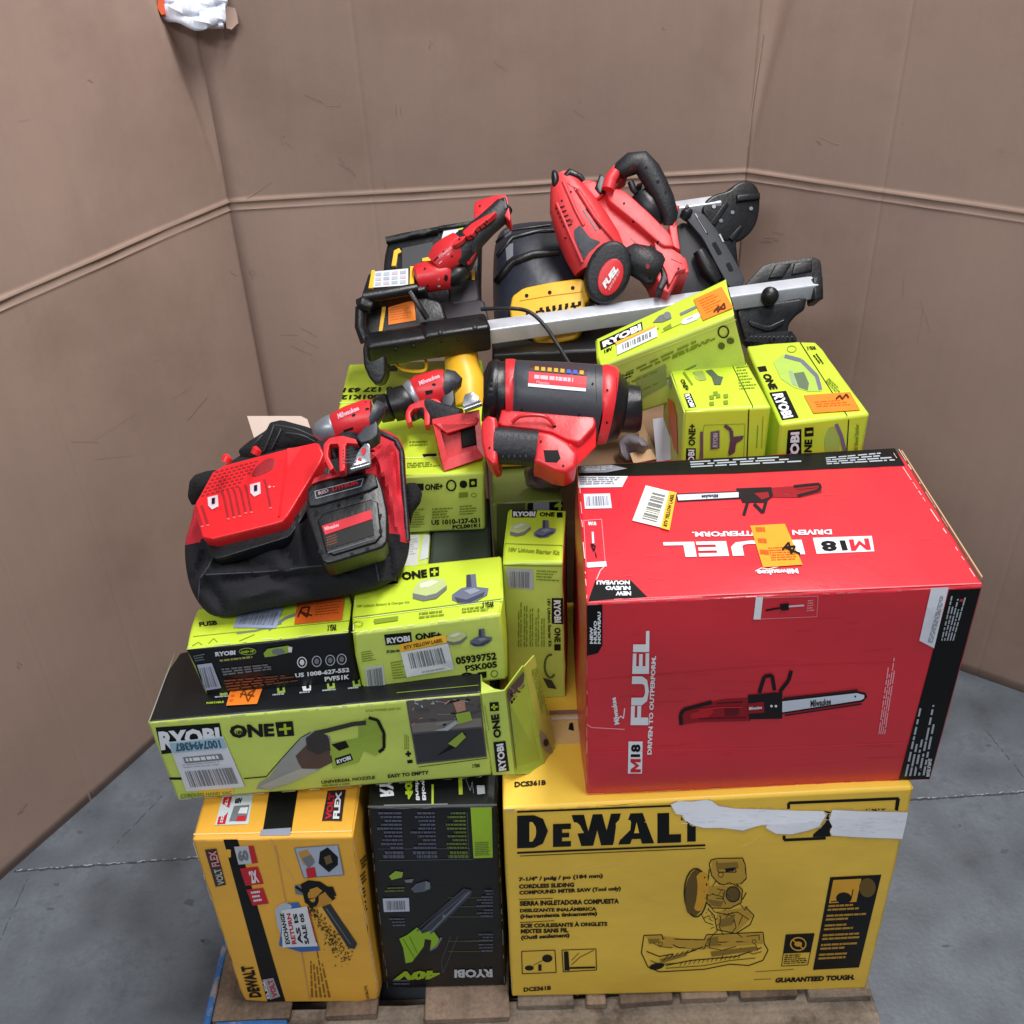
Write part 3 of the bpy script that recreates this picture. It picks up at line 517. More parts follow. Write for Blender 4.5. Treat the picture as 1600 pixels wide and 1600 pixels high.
p.poly([(1168, 1085), (1222, 1080), (1222, 1122), (1170, 1123)], kk, 2); p.path([(1186, 1082), (1194, 1056), (1206, 1054), (1210, 1078)], 6, kk, 2); p.path([(1218, 1080), (1232, 1062), (1236, 1047)], 6, kk, 2)
p.poly([(1168, 1098), (1193, 1095), (1194, 1112), (1168, 1114)], rk, 3); p.text('Milwaukee', [(1170, 1108), (1190, 1106), (1190, 1101), (1170, 1103)], m_w, 4, .01); p.ell(1205, 1102, 2, 2, m_w, 3); p.ell(1212, 1102, 2, 2, m_w, 3)
p.poly([(1222, 1092), (1338, 1079), (1352, 1082), (1355, 1088), (1348, 1096), (1222, 1115)], kk, 1); p.poly([(1222, 1095), (1338, 1082), (1350, 1085), (1350, 1090), (1345, 1093), (1222, 1112)], sv, 2); p.text('Milwaukee', [(1266, 1104), (1298, 1100), (1298, 1089), (1266, 1093)], kk, 3, .01); p.ell(1336, 1087, 1.5, 1.5, kk, 3)
p.lines([(1384, 1146), (1403, 1026), (1389, 1026), (1372, 1146)], 4, pm((236, 160, 170)), 2, .5, .35, .08)
# small inset and notices
q = [(1178, 967), (1276, 963), (1278, 931), (1181, 934)]; p.frame(q, 1.1, pm((230, 130, 140))); p.poly([(1177, 967), (1188, 967), (1192, 932), (1181, 932)], m_w, 2); p.path([(1196, 953), (1212, 950), (1228, 948)], 3, kk, 2); p.line((1228, 947), (1256, 945), 2.5, sv, 2); p.poly([(1218, 943), (1232, 941), (1232, 952), (1220, 953)], kk, 3); p.lines([(1260, 956), (1273, 955), (1274, 936), (1262, 937)], 5, pm((235, 150, 160)), 2)
p.poly([(1455, 916), (1482, 916), (1459, 1012), (1436, 1000)], pm((222, 226, 236)), 2); p.lines([(1448, 1002), (1470, 922), (1478, 922), (1456, 1004)], 4, m_grey, 3, .5, .2)
p.lines([(1492, 1000), (1511, 925), (1528, 925), (1500, 1002)][0:1]+[(1514, 925), (1487, 925), (1470, 1000)], 5, m_lgrey, 2, .45, .5)
p.lines([(1448, 1210), (1470, 1098), (1438, 1098), (1413, 1212)], 5, m_lgrey, 2, .45, .6)
p.text('M18 FUEL 16" SAW KIT', [(1452, 1212), (1456, 1184), (1450, 1184), (1446, 1212)], m_w, 3, .02)
p.build('printed_front', B.root)
p = B.pr('T')
p.poly([(903, 729), (1398, 701), (1414, 728), (1150, 740), (904, 746)], m_k, 1)
p.lines([(1080, 733), (1262, 724), (1262, 712), (1078, 722)], 3, m_lgrey, 2, .5, .3); p.lines([(1292, 728), (1408, 722), (1398, 706), (1290, 716)], 4, m_lgrey, 2, .5, .4); p.poly([(904, 729), (955, 727), (980, 733), (948, 739), (905, 740)], pm((150, 154, 164)), 2); p.lines([(908, 738), (966, 736), (962, 729), (908, 730)], 3, m_w, 3)
p.poly([(902, 745), (981, 745), (972, 762), (904, 763)], pm((226, 228, 236)), 2); p.lines([(906, 760), (970, 759), (974, 747), (906, 747)], 4, m_grey, 3, .5, .2)
p.poly([(912, 773), (953, 772), (956, 795), (914, 796)], pm((216, 222, 236)), 2); p.bars([(916, 792), (952, 791), (950, 776), (915, 777)], m_grey, 3, 22)
p.frame([(916, 886), (946, 884), (940, 812), (912, 814)], 1, pm((236, 140, 150))); p.poly([(917, 880), (947, 878), (948, 886), (918, 888)], m_w, 2); p.line((926, 832), (927, 850), 3.2, sv, 2); p.path([(923, 851), (930, 854), (928, 862), (924, 853)], 2.4, kk, 2); p.line((930, 864), (932, 872), 1.6, kk, 2); p.text('M18', [(920, 822), (932, 822), (931, 816), (919, 816)], m_w, 2)
p.poly([(919, 940), (930, 908), (985, 907), (1012, 934)], m_k, 1)
for i, (t, a, b) in enumerate((('NOUVEAU', 984, 932), ('NUEVO', 985, 946), ('NEW', 986, 962))): y = 908+i*8.5; p.text(t, [(a, y), (b, y), (b, y+6.5), (a, y+6.5)], m_w, 2, .03)
# chainsaw picture seen from the other side
p.poly([(1056, 772), (1152, 768), (1158, 771), (1158, 780), (1058, 785)], kk, 1); p.poly([(1058, 774), (1154, 770), (1154, 778), (1060, 783)], sv, 2); p.text('Milwaukee', [(1122, 773), (1096, 775), (1096, 781), (1122, 779)], kk, 3)
p.poly([(1150, 764), (1205, 762), (1208, 776), (1196, 786), (1160, 786)], kk, 2); p.poly([(1178, 772), (1200, 770), (1202, 778), (1190, 782)], rk, 3); p.poly([(1202, 763), (1282, 757), (1284, 770), (1250, 778), (1206, 778)], rk, 1); p.path([(1246, 776), (1276, 768), (1282, 764), (1280, 757), (1240, 761)], 4.5, kk, 2); p.path([(1168, 786), (1162, 806)], 5, kk, 2); p.path([(1178, 788), (1192, 802), (1198, 780)], 5, kk, 2); p.line((1246, 765), (1278, 762), 2, rk, 3)
# upside down lettering
p.poly([(1270, 841), (1362, 838), (1366, 862), (1276, 866)], m_w, 1); p.poly([tuple(Print.bl([(1357, 842), (1326, 844), (1330, 862), (1361, 860)], np.array(u), np.array(v))) for u, v in MG], m_r, 2, 999); p.text('18', [(1320, 845), (1281, 846), (1285, 863), (1325, 861)], m_k, 2, .03)
p.text('FUEL', [(1252, 844), (1036, 848), (1040, 872), (1258, 867)], m_w, 2, .02)
p.text('DRIVEN TO OUTPERFORM.', [(1299, 828), (1081, 832), (1082, 840), (1300, 836)], m_w, 2, .02)
p.text('Milwaukee', [(1246, 889), (1182, 892), (1184, 900), (1248, 897)], m_w, 2, .02); p.path([(1180, 893), (1190, 888), (1200, 890), (1216, 886)], 1.2, m_w)
p.build('printed_top', B.root)
def mk(pr):
    q = [(1046, 831), (1057, 772), (1009, 760), (988, 815)]; pr.poly(pr.sub(q, 0, 0, 1, .24), pm((240, 186, 40)), 3); pr.bars([(1003, 812), (1020, 770), (1040, 775), (1026, 818)], m_grey, 3, 18); pr.text('RTV YELLOW LABEL', [(1042, 826), (1054, 775), (1048, 774), (1036, 824)], m_k, 4)
sticker(B.f['T'], [(1046, 829), (1057, 772), (1009, 760), (988, 815)], pm((240, 236, 215)), 'barcode_sticker', B.root, mk)
def mk(pr):
    pr.lines([(1190, 878), (1204, 880), (1196, 826), (1180, 826)], 3, m_o2, 3, .4, .1); pr.lines([(1206, 880), (1250, 878), (1240, 856), (1200, 858)], 6, m_o2, 3, .4, .2); pr.path([(1222, 862), (1232, 850), (1236, 868), (1242, 856), (1226, 858), (1250, 868)], 3, m_k, 4)
sticker(B.f['T'], [(1172, 823), (1226, 820), (1254, 884), (1192, 888)], pm((250, 160, 20)), 'orange_sticker', B.root, mk)
pr = Print(B.f['F']); pr.path([(917, 1131), (924, 1136), (940, 1137), (976, 1139)], 1.6, pm((244, 150, 156))); pr.path([(920, 1062), (1200, 1040), (1400, 1034)], .7, pm((190, 40, 56))); pr.path([(920, 1175), (1200, 1168), (1420, 1160)], .7, pm((240, 60, 70))); pr.build('crease_mark', B.root)
B.wear('F', [((917, 944), (1536, 916))], pm((248, 120, 128), .5), 2., 5)
B.wear('F', [((918, 1240), (1450, 1217)), ((1534, 930), (1456, 1212)), ((917, 1030), (917, 1240))], pm((236, 150, 150), .5), 1.3, 15)
B.wear('T', [((906, 760), (917, 936)), ((1404, 702), (1534, 908)), ((1392, 702), (1530, 912))], pm((240, 200, 190), .5), 1.6, 16)
pr = Print(B.f['T']); r_ = random.Random(3)
for i in range(26):
    x = r_.uniform(930, 1440); y = r_.uniform(770, 925); pr.line((x, y), (x+r_.uniform(-26, 26), y+r_.uniform(-3, 3)), r_.uniform(.3, .8), pm((236, 70, 80), .5), 1)
pr.build('scratch_marks', B.root); pr = Print(B.f['F'])
for i in range(30):
    x = r_.uniform(930, 1380); y = r_.uniform(960, 1215); pr.line((x, y), (x+r_.uniform(10, 60), y-r_.uniform(0, 3)), r_.uniform(.3, .7), pm((190, 48, 60), .5), 1)
pr.build('scratch_marks', B.root)
pr = Print(B.f['T']); pr.line((919, 939), (1533, 912), 1.6, pm((250, 110, 120))); pr.path([(932, 906), (938, 892), (946, 884)], 1.5, pm((248, 190, 190))); pr.build('edge_wear', B.root)
part('top_flap_edge', [hexa([B.c[6]+np.array(v) for v in ((.002, -.35, -.004), (.004, -.35, -.004), (.004, -.01, -.004), (.002, -.01, -.004), (.002, -.35, .0), (.004, -.35, .0), (.004, -.01, .0), (.002, -.01, .0))])], m_kraft, B.root, 0)

# ---- amber blower carton
C = Carton('C', 'cardboard_box', m_yellow2, 'tall amber carton with a leaf blower picture, front left corner of the pallet', 'carton', amp=.0065)
p = C.pr('F')
p.poly([(349, 1311), (371, 1310), (446, 1564), (418, 1565)], m_k, 1)
p.text('DEWALT', [(409, 1557), (395, 1507), (376, 1510), (390, 1558)], m_k, 2, .03)
p.poly([(410, 1530), (427, 1527), (438, 1556), (422, 1561)], pm((170, 170, 178)), 2); p.text('FLEX', [(422, 1558), (414, 1530), (410, 1532), (418, 1560)], m_w, 3, .02); p.text('VOLT', [(434, 1556), (426, 1528), (418, 1531), (426, 1558)], m_r, 3, .02)
p.poly([(320, 1327), (338, 1325), (353, 1382), (337, 1385)], pm((70, 52, 56)), 1); p.text('FLEX', [(344, 1352), (338, 1328), (326, 1330), (332, 1354)], pm((220, 150, 150)), 2, .02); p.text('VOLT', [(352, 1381), (345, 1355), (334, 1358), (341, 1382)], pm((190, 190, 170)), 2, .02)
p.poly([(366, 1322), (395, 1320), (402, 1347), (373, 1350)], pm((196, 200, 206)), 2); p.poly([(388, 1320), (396, 1320), (403, 1347), (394, 1348)], m_r, 3); p.text('60', [(374, 1345), (390, 1343), (386, 1326), (370, 1328)], m_grey, 3, .03)
p.poly([(375, 1356), (403, 1353), (412, 1380), (384, 1383)], m_r, 2); p.text('2X', [(394, 1379), (406, 1377), (400, 1358), (388, 1360)], m_w, 3, .03); p.poly([(385, 1389), (411, 1386), (420, 1411), (395, 1414)], m_r, 2); p.lines([(398, 1411), (416, 1408), (408, 1390), (392, 1392)], 3, m_w, 3)
q = [(475, 1371), (537, 1366), (528, 1319), (460, 1324)]; p.poly(q, pm((176, 186, 206)), 1); p.frame(q, 1.2, m_grey, 2)
p.poly([(466, 1330), (480, 1326), (492, 1342), (488, 1352), (474, 1350)], pm((200, 150, 60)), 2); p.poly([(472, 1340), (486, 1334), (492, 1346), (482, 1356)], m_grey, 3); p.poly([(478, 1356), (492, 1353), (495, 1369), (481, 1371)], m_r, 3); p.poly([(500, 1330), (512, 1323), (528, 1338), (528, 1350), (514, 1362), (498, 1348)], m_k, 2); p.poly([(506, 1338), (516, 1334), (520, 1346), (510, 1350)], pm((110, 90, 60)), 3)
p.poly([(460, 1382), (478, 1380), (480, 1392), (474, 1398), (462, 1396)], m_grey, 2); p.poly([(478, 1382), (500, 1380), (520, 1394), (526, 1404), (510, 1412), (490, 1420), (478, 1410)], pm((206, 146, 40)), 1); p.path([(480, 1384), (498, 1380), (508, 1388)], 4, m_k, 2); p.ell(488, 1400, 9, 15, m_k, 2, -.4); p.ell(487, 1400, 5, 9, pm((206, 146, 40)), 3, -.4); p.path([(508, 1386), (514, 1396), (522, 1404)], 6, m_k, 2)
p.poly([(503, 1416), (516, 1411), (558, 1474), (554, 1482), (544, 1480)], pm((54, 56, 60)), 2); p.path([(510, 1418), (548, 1474)], 1.4, m_grey, 3)
r_ = random.Random(4); br = pm((84, 58, 22))
for i in range(240):
    t = r_.random()**.8; x = 478+t*62+r_.gauss(0, 2+7*t); y = 1405+t*92+r_.gauss(0, 3+6*t); s_ = r_.uniform(1, 3.4); a = r_.uniform(0, 3); p.poly([(x-s_*math.cos(a), y-s_*math.sin(a)), (x+s_*.6*math.sin(a), y-s_*.6*math.cos(a)), (x+s_*math.cos(a), y+s_*math.sin(a))], br if r_.random() < .7 else m_k, 2, 999)
p.poly([(470, 1380), (482, 1374), (500, 1376), (512, 1384), (520, 1384), (526, 1398), (518, 1400), (508, 1392), (498, 1398), (496, 1412), (486, 1418), (476, 1406)], m_k, 3); p.poly([(484, 1388), (496, 1384), (504, 1390), (494, 1400), (486, 1402)], pm((206, 146, 40)), 4); p.path([(462, 1384), (474, 1392)], 4, m_k, 3)
p.lines([(520, 1558), (498, 1470), (484, 1475), (486, 1558)], 5, pm((150, 104, 26)), 1, .5, .5); p.text('DCBL772', [(577, 1560), (573, 1539), (569, 1540), (573, 1561)], pm((110, 76, 22)), 2)
p.path([(422, 1306), (430, 1330), (446, 1352), (460, 1376)], 1.2, pm((232, 190, 120))); p.path([(430, 1320), (445, 1400), (470, 1480), (484, 1562)], 2, pm((214, 160, 84), .6))
p.build('printed_front', C.root)
def mk(pr):
    pr.poly([(436, 1476), (446, 1410), (466, 1408), (496, 1470), (500, 1484), (470, 1486)], pm((60, 110, 180)), 1)
    pr.poly([(440, 1420), (480, 1414), (497, 1476), (442, 1478)], m_w, 3)
    for i, (t, c_) in enumerate((('EXCHANGE', m_k), ('RETURN', m_r), ('AS IS', m_k), ('SALE 05', m_k))): x = 440+i*10; pr.text(t, [(x+14, 1472), (x+4, 1424), (x-2, 1425), (x+7, 1473)], c_, 4, .02)
    pr.line((482, 1420), (495, 1470), 1.6, m_r, 4)
sticker(C.f['F'], [(430, 1420), (438, 1411), (450, 1408), (456, 1414), (450, 1460), (442, 1466), (434, 1446)], pm((190, 196, 210)), 'shipping_label', C.root, mk, 'white and blue shipping label')
C.wear('F', [((302, 1312), (550, 1306)), ((551, 1310), (592, 1560)), ((302, 1316), (378, 1560))], m_wear, 1.8, 8)
p = C.pr('T')
p.poly([(410, 1303), (421, 1236), (466, 1232), (455, 1303)], m_k, 1); p.poly([(406, 1306), (408, 1297), (455, 1294), (453, 1306)], pm((150, 156, 176), .3), 2)
p.poly([(336, 1290), (348, 1244), (396, 1240), (388, 1288)], pm((206, 218, 222)), 1); p.poly([(339, 1289), (350, 1246), (363, 1245), (352, 1288)], m_r, 2); p.lines([(349, 1286), (359, 1248), (354, 1248), (344, 1286)], 2, m_w, 3, .6, .1); p.poly([(358, 1284), (366, 1260), (390, 1258), (385, 1283)], m_grey, 2); p.poly([(372, 1272), (376, 1263), (388, 1262), (386, 1272)], m_w, 3); p.poly([(368, 1284), (372, 1276), (385, 1275), (383, 1284)], m_r, 3); p.text('60V', [(367, 1257), (378, 1256), (379, 1247), (368, 1248)], m_k, 3, .03)
p.poly([(503, 1283), (512, 1236), (540, 1234), (534, 1283)], pm((56, 36, 44)), 1); p.text('FLEX', [(530, 1280), (534, 1238), (525, 1238), (520, 1280)], m_w, 2, .03); p.text('VOLT', [(518, 1281), (524, 1240), (514, 1240), (508, 1281)], m_r, 2, .03)
p.path([(302, 1304), (550, 1299)], 2., pm((246, 214, 150))); p.build('printed_top', C.root)
pr = Print(C.f['R']); 
for i in range(6): pr.lines([(566, 1360+i*24), (575, 1350+i*24), (572, 1334+i*24), (562, 1344+i*24)], 3, m_k, 1)
pr.build('printed_side', C.root)

# ---- black leaf blower carton
D = Carton('D', 'cardboard_box', m_blackc, 'black carton with a green leaf blower picture, standing between the two yellow cartons', 'carton', amp=.005)
p = D.pr('F'); dgr = pm((92, 96, 112)); dgg = pm((104, 120, 56))
p.text('RYOBI', [(769, 1513), (710, 1514), (710, 1527), (770, 1526)], pm((196, 200, 206)), 2, .03); p.text('40V', [(688, 1515), (618, 1517), (614, 1531), (686, 1529)], pm((158, 190, 20)), 2, .05)
for x0, x1, m in ((584, 630, dgr), (638, 682, dgr), (692, 730, dgg)): p.lines([(x1, 1328), (x0+6, 1328), (x0, 1268), (x1-3, 1268)][0:4], 10, m, 2, .55, .5); p.lines([(x1+2, 1341), (x0+8, 1341), (x0+6, 1329), (x1, 1329)], 2, m, 2, .8, .3)
p.line((590, 1326), (735, 1325), .7, dgr); p.line((592, 1344), (740, 1342), .9, dgr); p.line((730, 1268), (733, 1340), .6, dgg)
p.poly([(735, 1258), (768, 1257), (770, 1339), (740, 1340)], pm((160, 200, 40)), 2); p.lines([(742, 1337), (766, 1336), (764, 1314), (742, 1315)], 8, dgg, 3, .5, .1)
p.poly([(598, 1403), (639, 1402), (640, 1423), (600, 1424)], pm((190, 196, 216)), 2); p.bars([(605, 1421), (634, 1420), (633, 1406), (604, 1407)], m_grey, 3, 18)
p.poly([(608, 1368), (618, 1360), (630, 1362), (628, 1370), (612, 1374)], pm((150, 180, 60)), 2); p.poly([(632, 1374), (646, 1372), (644, 1378), (634, 1378)], m_grey, 2); p.poly([(642, 1388), (650, 1380), (664, 1376), (674, 1384), (664, 1392), (648, 1394)], dgr, 2); p.poly([(665, 1375), (672, 1378), (672, 1388), (664, 1390)], m_grey, 3); p.lines([(632, 1394), (600, 1395), (602, 1386), (632, 1385)], 2, dgg)
p.poly([(648, 1454), (660, 1450), (700, 1410), (725, 1387), (738, 1390), (736, 1398), (700, 1434), (668, 1464)], pm((66, 70, 78)), 2); p.path([(672, 1456), (734, 1392)], 3, pm((110, 116, 132)), 3); p.path([(652, 1452), (724, 1388)], .8, dgr, 3)
p.ell(694, 1430, 3, 3, m_grey, 4); p.path([(662, 1450), (730, 1392)], 1.6, pm((90, 96, 108)), 4)
gq = pm((146, 190, 34))
p.poly([(624, 1466), (636, 1460), (652, 1448), (660, 1458), (676, 1452), (686, 1466), (682, 1480), (672, 1484), (674, 1468), (664, 1466), (662, 1478), (644, 1502), (634, 1504), (630, 1480)], gq, 2); p.path([(630, 1466), (648, 1496)], 1, pm((90, 120, 24)), 3); p.path([(640, 1462), (652, 1488)], 1, pm((90, 120, 24)), 3); p.path([(672, 1484), (682, 1478), (690, 1464)], 3, m_grey, 2)
for y, x in ((1398, 752), (1412, 742), (1428, 744), (1466, 740), (1482, 742)): p.lines([(770, y+6), (x, y+6), (x, y-8), (770, y-8)][::1], 3, dgr, 2, .5, .5); p.line((700, y+4), (770, y+4), .6, dgg)
p.lines([(634, 1448), (606, 1449), (604, 1434), (632, 1434)], 3, dgr); p.lines([(640, 1540), (612, 1540), (612, 1530), (640, 1530)], 2, dgr)
p.path([(704, 1462), (690, 1500), (692, 1520), (704, 1490), (716, 1460)], 1.4, pm((70, 76, 84))); p.path([(716, 1470), (770, 1468)], .6, dgr)
p.build('printed_front', D.root)
p = D.pr('T')
p.text('RYOBI', [(594, 1246), (590, 1190), (612, 1190), (616, 1244)], m_w, 2, .03); p.text('40V', [(634, 1250), (631, 1205), (643, 1204), (646, 1249)], m_g, 2, .04); p.text('Brushless', [(650, 1251), (648, 1200), (654, 1200), (656, 1251)], m_w, 2); p.text('Blower', [(660, 1251), (658, 1200), (664, 1200), (666, 1251)], m_w, 2); p.line((676, 1226), (676, 1259), 3.4, pm((190, 212, 50))); p.line((719, 1212), (720, 1242), 6, pm((176, 190, 40))); p.poly([(745, 1228), (757, 1228), (758, 1241), (746, 1242)], m_lgrey, 2); p.path([(728, 1218), (735, 1236), (738, 1222), (740, 1240)], 1, m_grey)
p.line((575, 1261), (776, 1258), 3, pm((92, 92, 96), .3)); p.line((600, 1259), (700, 1257), 1.2, pm((160, 160, 166), .3), 2)
p.build('printed_top', D.root)
D.wear('F', [((602, 1500), (606, 1544)), ((640, 1544), (788, 1540)), ((576, 1264), (600, 1500)), ((778, 1262), (788, 1538))], pm((120, 120, 124), .5), 1.4, 4)

# ---- long hand vacuum carton lying across
E = Carton('E', 'cardboard_box', m_green2, 'long green carton with a hand vacuum picture and open right end, above the front cartons', 'carton', amp=.005, facemat={'T': m_blackc})
p = E.pr('F')
p.poly([(243, 1136), (343, 1129), (350, 1165), (253, 1178)], m_k, 1); p.text('RYOBI', [(252, 1172), (345, 1160), (342, 1135), (247, 1142)], m_w, 2, .035)
p.text('ONE', [(361, 1153), (429, 1150), (428, 1129), (357, 1132)], m_k, 2, .03); p.poly([(430, 1128), (457, 1126), (460, 1149), (434, 1151)], m_k, 1); p.line((436, 1139), (455, 1137), 4, m_g, 2); p.line((445, 1130), (447, 1147), 4, m_g, 2); p.text('18V', [(370, 1147), (380, 1146), (379, 1140), (369, 1141)], m_k, 2)
p.path([(263, 1216), (300, 1216)], 4, m_k); p.path([(381, 1216), (416, 1213)], 1.8, m_k)
p.path([(416, 1213), (440, 1185), (470, 1152), (486, 1143)], 1.4, m_k); vg = pm((150, 176, 60)); sm_ = pm((150, 154, 150)); sm2 = pm((90, 70, 62))
p.poly([(400, 1232), (406, 1222), (420, 1214), (440, 1186), (470, 1152), (492, 1140), (516, 1150), (520, 1190), (500, 1200), (450, 1222), (424, 1234)], sm_, 1); p.poly([(462, 1180), (480, 1162), (514, 1152), (520, 1190), (500, 1200), (472, 1200), (466, 1190)], sm2, 2); p.poly([(406, 1228), (440, 1212), (470, 1200), (500, 1202), (450, 1224), (420, 1234)], pm((176, 176, 160)), 2); p.poly([(478, 1152), (494, 1140), (512, 1148), (516, 1170), (498, 1178), (480, 1170)], pm((58, 56, 56)), 3)
p.path([(494, 1144), (512, 1140), (552, 1130), (572, 1128)], 7, pm((52, 54, 50)), 3); p.poly([(516, 1160), (560, 1152), (560, 1130), (570, 1122), (584, 1120), (596, 1140), (596, 1172), (586, 1180), (568, 1172), (560, 1190), (520, 1200), (516, 1180)], vg, 2); p.poly([(518, 1162), (540, 1156), (546, 1166), (530, 1172)], m_k, 3); p.path([(576, 1120), (590, 1124), (600, 1144), (600, 1168), (592, 1174)], 5, m_k, 3); p.poly([(523, 1184), (548, 1176), (552, 1186), (526, 1195)], m_k, 3); p.text('RYOBI', [(527, 1192), (549, 1185), (547, 1179), (526, 1186)], m_w, 4)
q = [(651, 1194), (761, 1182), (750, 1086), (634, 1094)]; p.poly(q, m_photo, 1); p.poly(p.sub(q, .02, .03, .98, .47), pm((56, 58, 62)), 2); p.poly(p.sub(q, .02, .5, .98, .64), pm((128, 122, 116)), 2)
r_ = random.Random(6)
for i in range(26):
    u = r_.random(); v = r_.uniform(.55, .97); c_ = r_.choice((m_k, m_phl, m_skin, pm((70, 74, 82)), pm((150, 160, 170)))); p.line(p.sub(q, u, v, 1, 1)[0], p.sub(q, min(1, max(0, u+r_.uniform(-.2, .2))), min(.97, v+r_.uniform(-.05, .08)), 1, 1)[0], r_.uniform(1, 3.5), c_, 3)
p.poly([(694, 1136), (712, 1124), (716, 1128), (700, 1140), (676, 1140)], m_lgrey, 4); p.poly([(712, 1114), (734, 1110), (738, 1124), (716, 1130)], vg, 4); p.poly([(708, 1096), (726, 1092), (728, 1108), (714, 1112)], m_skin, 4)
p.poly([(700, 1166), (716, 1150), (728, 1144), (726, 1154), (712, 1166), (682, 1180)], m_k, 4); p.poly([(700, 1160), (722, 1142), (728, 1150), (712, 1166)], vg, 5)
p.line((654, 1198), (762, 1184), 1, m_k); p.text('UNIVERSAL NOZZLE', [(502, 1224), (586, 1216), (586, 1211), (502, 1219)], m_k, 2, .02); p.text('EASY TO EMPTY', [(606, 1215), (670, 1209), (670, 1203), (606, 1209)], m_k, 2, .02); p.text('3 YEAR', [(738, 1199), (750, 1198), (750, 1192), (738, 1193)], m_k, 2); p.lines([(503, 1231), (560, 1226), (560, 1221), (503, 1226)], 1, m_gd)
p.text('18 VOLT POWERED HAND VAC', [(571, 1112), (626, 1108), (626, 1104), (571, 1108)], m_gd, 2); p.text('+', [(634, 1182), (643, 1181), (642, 1172), (633, 1173)], m_k, 2, .05); p.poly([(636, 1187), (644, 1186), (645, 1191), (637, 1192)], m_k, 2); p.lines([(640, 1170), (640, 1146), (632, 1146), (632, 1170)], 3, m_gd)
p.poly([(310, 1232), (364, 1228), (366, 1240), (312, 1243)], pm((240, 200, 60)), 1); p.text('CORDLESS HAND VAC', [(282, 1246), (362, 1240), (362, 1235), (282, 1240)], m_gd, 2)
p.build('printed_front', E.root)
def mk(pr):
    q = [(292, 1235), (383, 1228), (349, 1149), (263, 1158)]; pr.poly(pr.sub(q, .02, .78, .98, .98), m_sky, 3); pr.text('1007494387', [(343, 1153), (272, 1159), (276, 1172), (347, 1166)], pm((60, 90, 110)), 4, .02); pr.poly(pr.sub(q, .16, .56, .84, .68), m_grey, 3); pr.lines(pr.sub(q, .2, .58, .8, .66), 1, m_w, 4, .8, .1); pr.bars(pr.sub(q, .1, .08, .92, .4), m_grey, 3, 34); pr.lines(pr.sub(q, .1, .44, .9, .54), 2, m_lgrey, 3, .4)
sticker(E.f['F'], [(292, 1235), (383, 1228), (349, 1149), (263, 1158)], pm((214, 218, 228)), 'barcode_label', E.root, mk, 'white barcode label with a pale blue band')
p = E.pr('T')
for i, x in enumerate((342, 432, 474, 510, 550)):
    y = 1090-i*3.4; p.poly([(x, y-16), (x+12, y-18), (x+14, y-4), (x+2, y-2)] if i != 2 else [(x-2, y-10), (x+12, y-12), (x+12, y-4), (x, y-3)], pm((150, 176, 70)) if i != 2 else m_w, 1); p.poly([(x+4, y-13), (x+9, y-14), (x+10, y-7), (x+5, y-6)], m_k, 2); p.lines([(x-6, y+3), (x+18, y+1), (x+18, y-3), (x-6, y-1)], 1, m_lgrey)
p.text('PORTABLE', [(323, 1101), (350, 1099), (350, 1096), (323, 1098)], m_g, 2); p.line((620, 1083), (748, 1071), 1, m_gd)
p.build('printed_top', E.root)
def mk(pr): pr.path([(376, 1092), (382, 1078), (388, 1098), (400, 1078), (388, 1086), (398, 1090), (376, 1086)], 2, pm((120, 60, 10)), 3); pr.lines([(358, 1102), (366, 1101), (370, 1080), (364, 1080)], 3, m_o2, 3)
sticker(E.f['T'], [(354, 1104), (402, 1101), (411, 1075), (361, 1077)], m_o, 'orange_sticker', E.root, mk)
E.wear('F', [((232, 1130), (750, 1085)), ((231, 1131), (277, 1248)), ((280, 1249), (760, 1213))], m_wear, 1.6, 12)
p = E.pr('T'); p.line((234, 1126), (273, 1020), 1.6, pm((150, 150, 140))); p.build('edge_wear', E.root)
# opened end flaps
def flapq(pts, th=.0025):                                    # pts: (x, y, depth)
    P = [atd(*q) for q in pts]; n = np.cross(P[1]-P[0], P[-1]-P[0]); n /= np.linalg.norm(n)
    if n@CF > 0: n = -n
    k = len(P); return (P+[q-n*th for q in P], [list(range(k)), list(range(2*k-1, k-1, -1))]+[[i, k+i, k+(i+1) % k, (i+1) % k] for i in range(k)]), P, n
def flap(nm, pts, m, root, th=.0025):
    g, P, n = flapq(pts, th); part(nm, [g], m, root, 0)
    return Flat(P[0], n) if len(P) > 3 else None
tE = depth(E.c[5]); tEb = depth(E.c[1])
s = flap('end_flap', [(752, 1084, tE), (770, 1211, tEb), (804, 1210, tEb-.012), (789, 1079, tE-.012)], m_green2, E.root)
p = Print(s); p.L = .0009; p.poly([(771, 1158), (790, 1156), (796, 1203), (776, 1205)], m_k, 2); p.text('RYOBI', [(792, 1201), (787, 1159), (776, 1161), (780, 1203)], m_w, 3, .03); p.text('ONE', [(784, 1150), (780, 1113), (767, 1115), (772, 1152)], m_k, 3, .03); p.poly([(765, 1096), (779, 1095), (780, 1109), (766, 1110)], m_k, 2); p.line((768, 1103), (778, 1102), 3, m_g, 3); p.line((772, 1098), (773, 1107), 3, m_g, 3); p.line((757, 1100), (764, 1140), .8, m_gd, 2)
p.build('printed_flap', E.root)
s = flap('end_flap', [(789, 1079, tE-.012), (804, 1210, tEb-.012), (836, 1208, tEb+.01), (850, 1196, tEb+.02), (818, 1040, tE+.035)], pm((158, 182, 60)), E.root)
p = Print(s); p.L = .0012; p.poly([(791, 1078), (817, 1049), (846, 1195), (836, 1204), (806, 1207)], m_photo, 1)
r_ = random.Random(16)
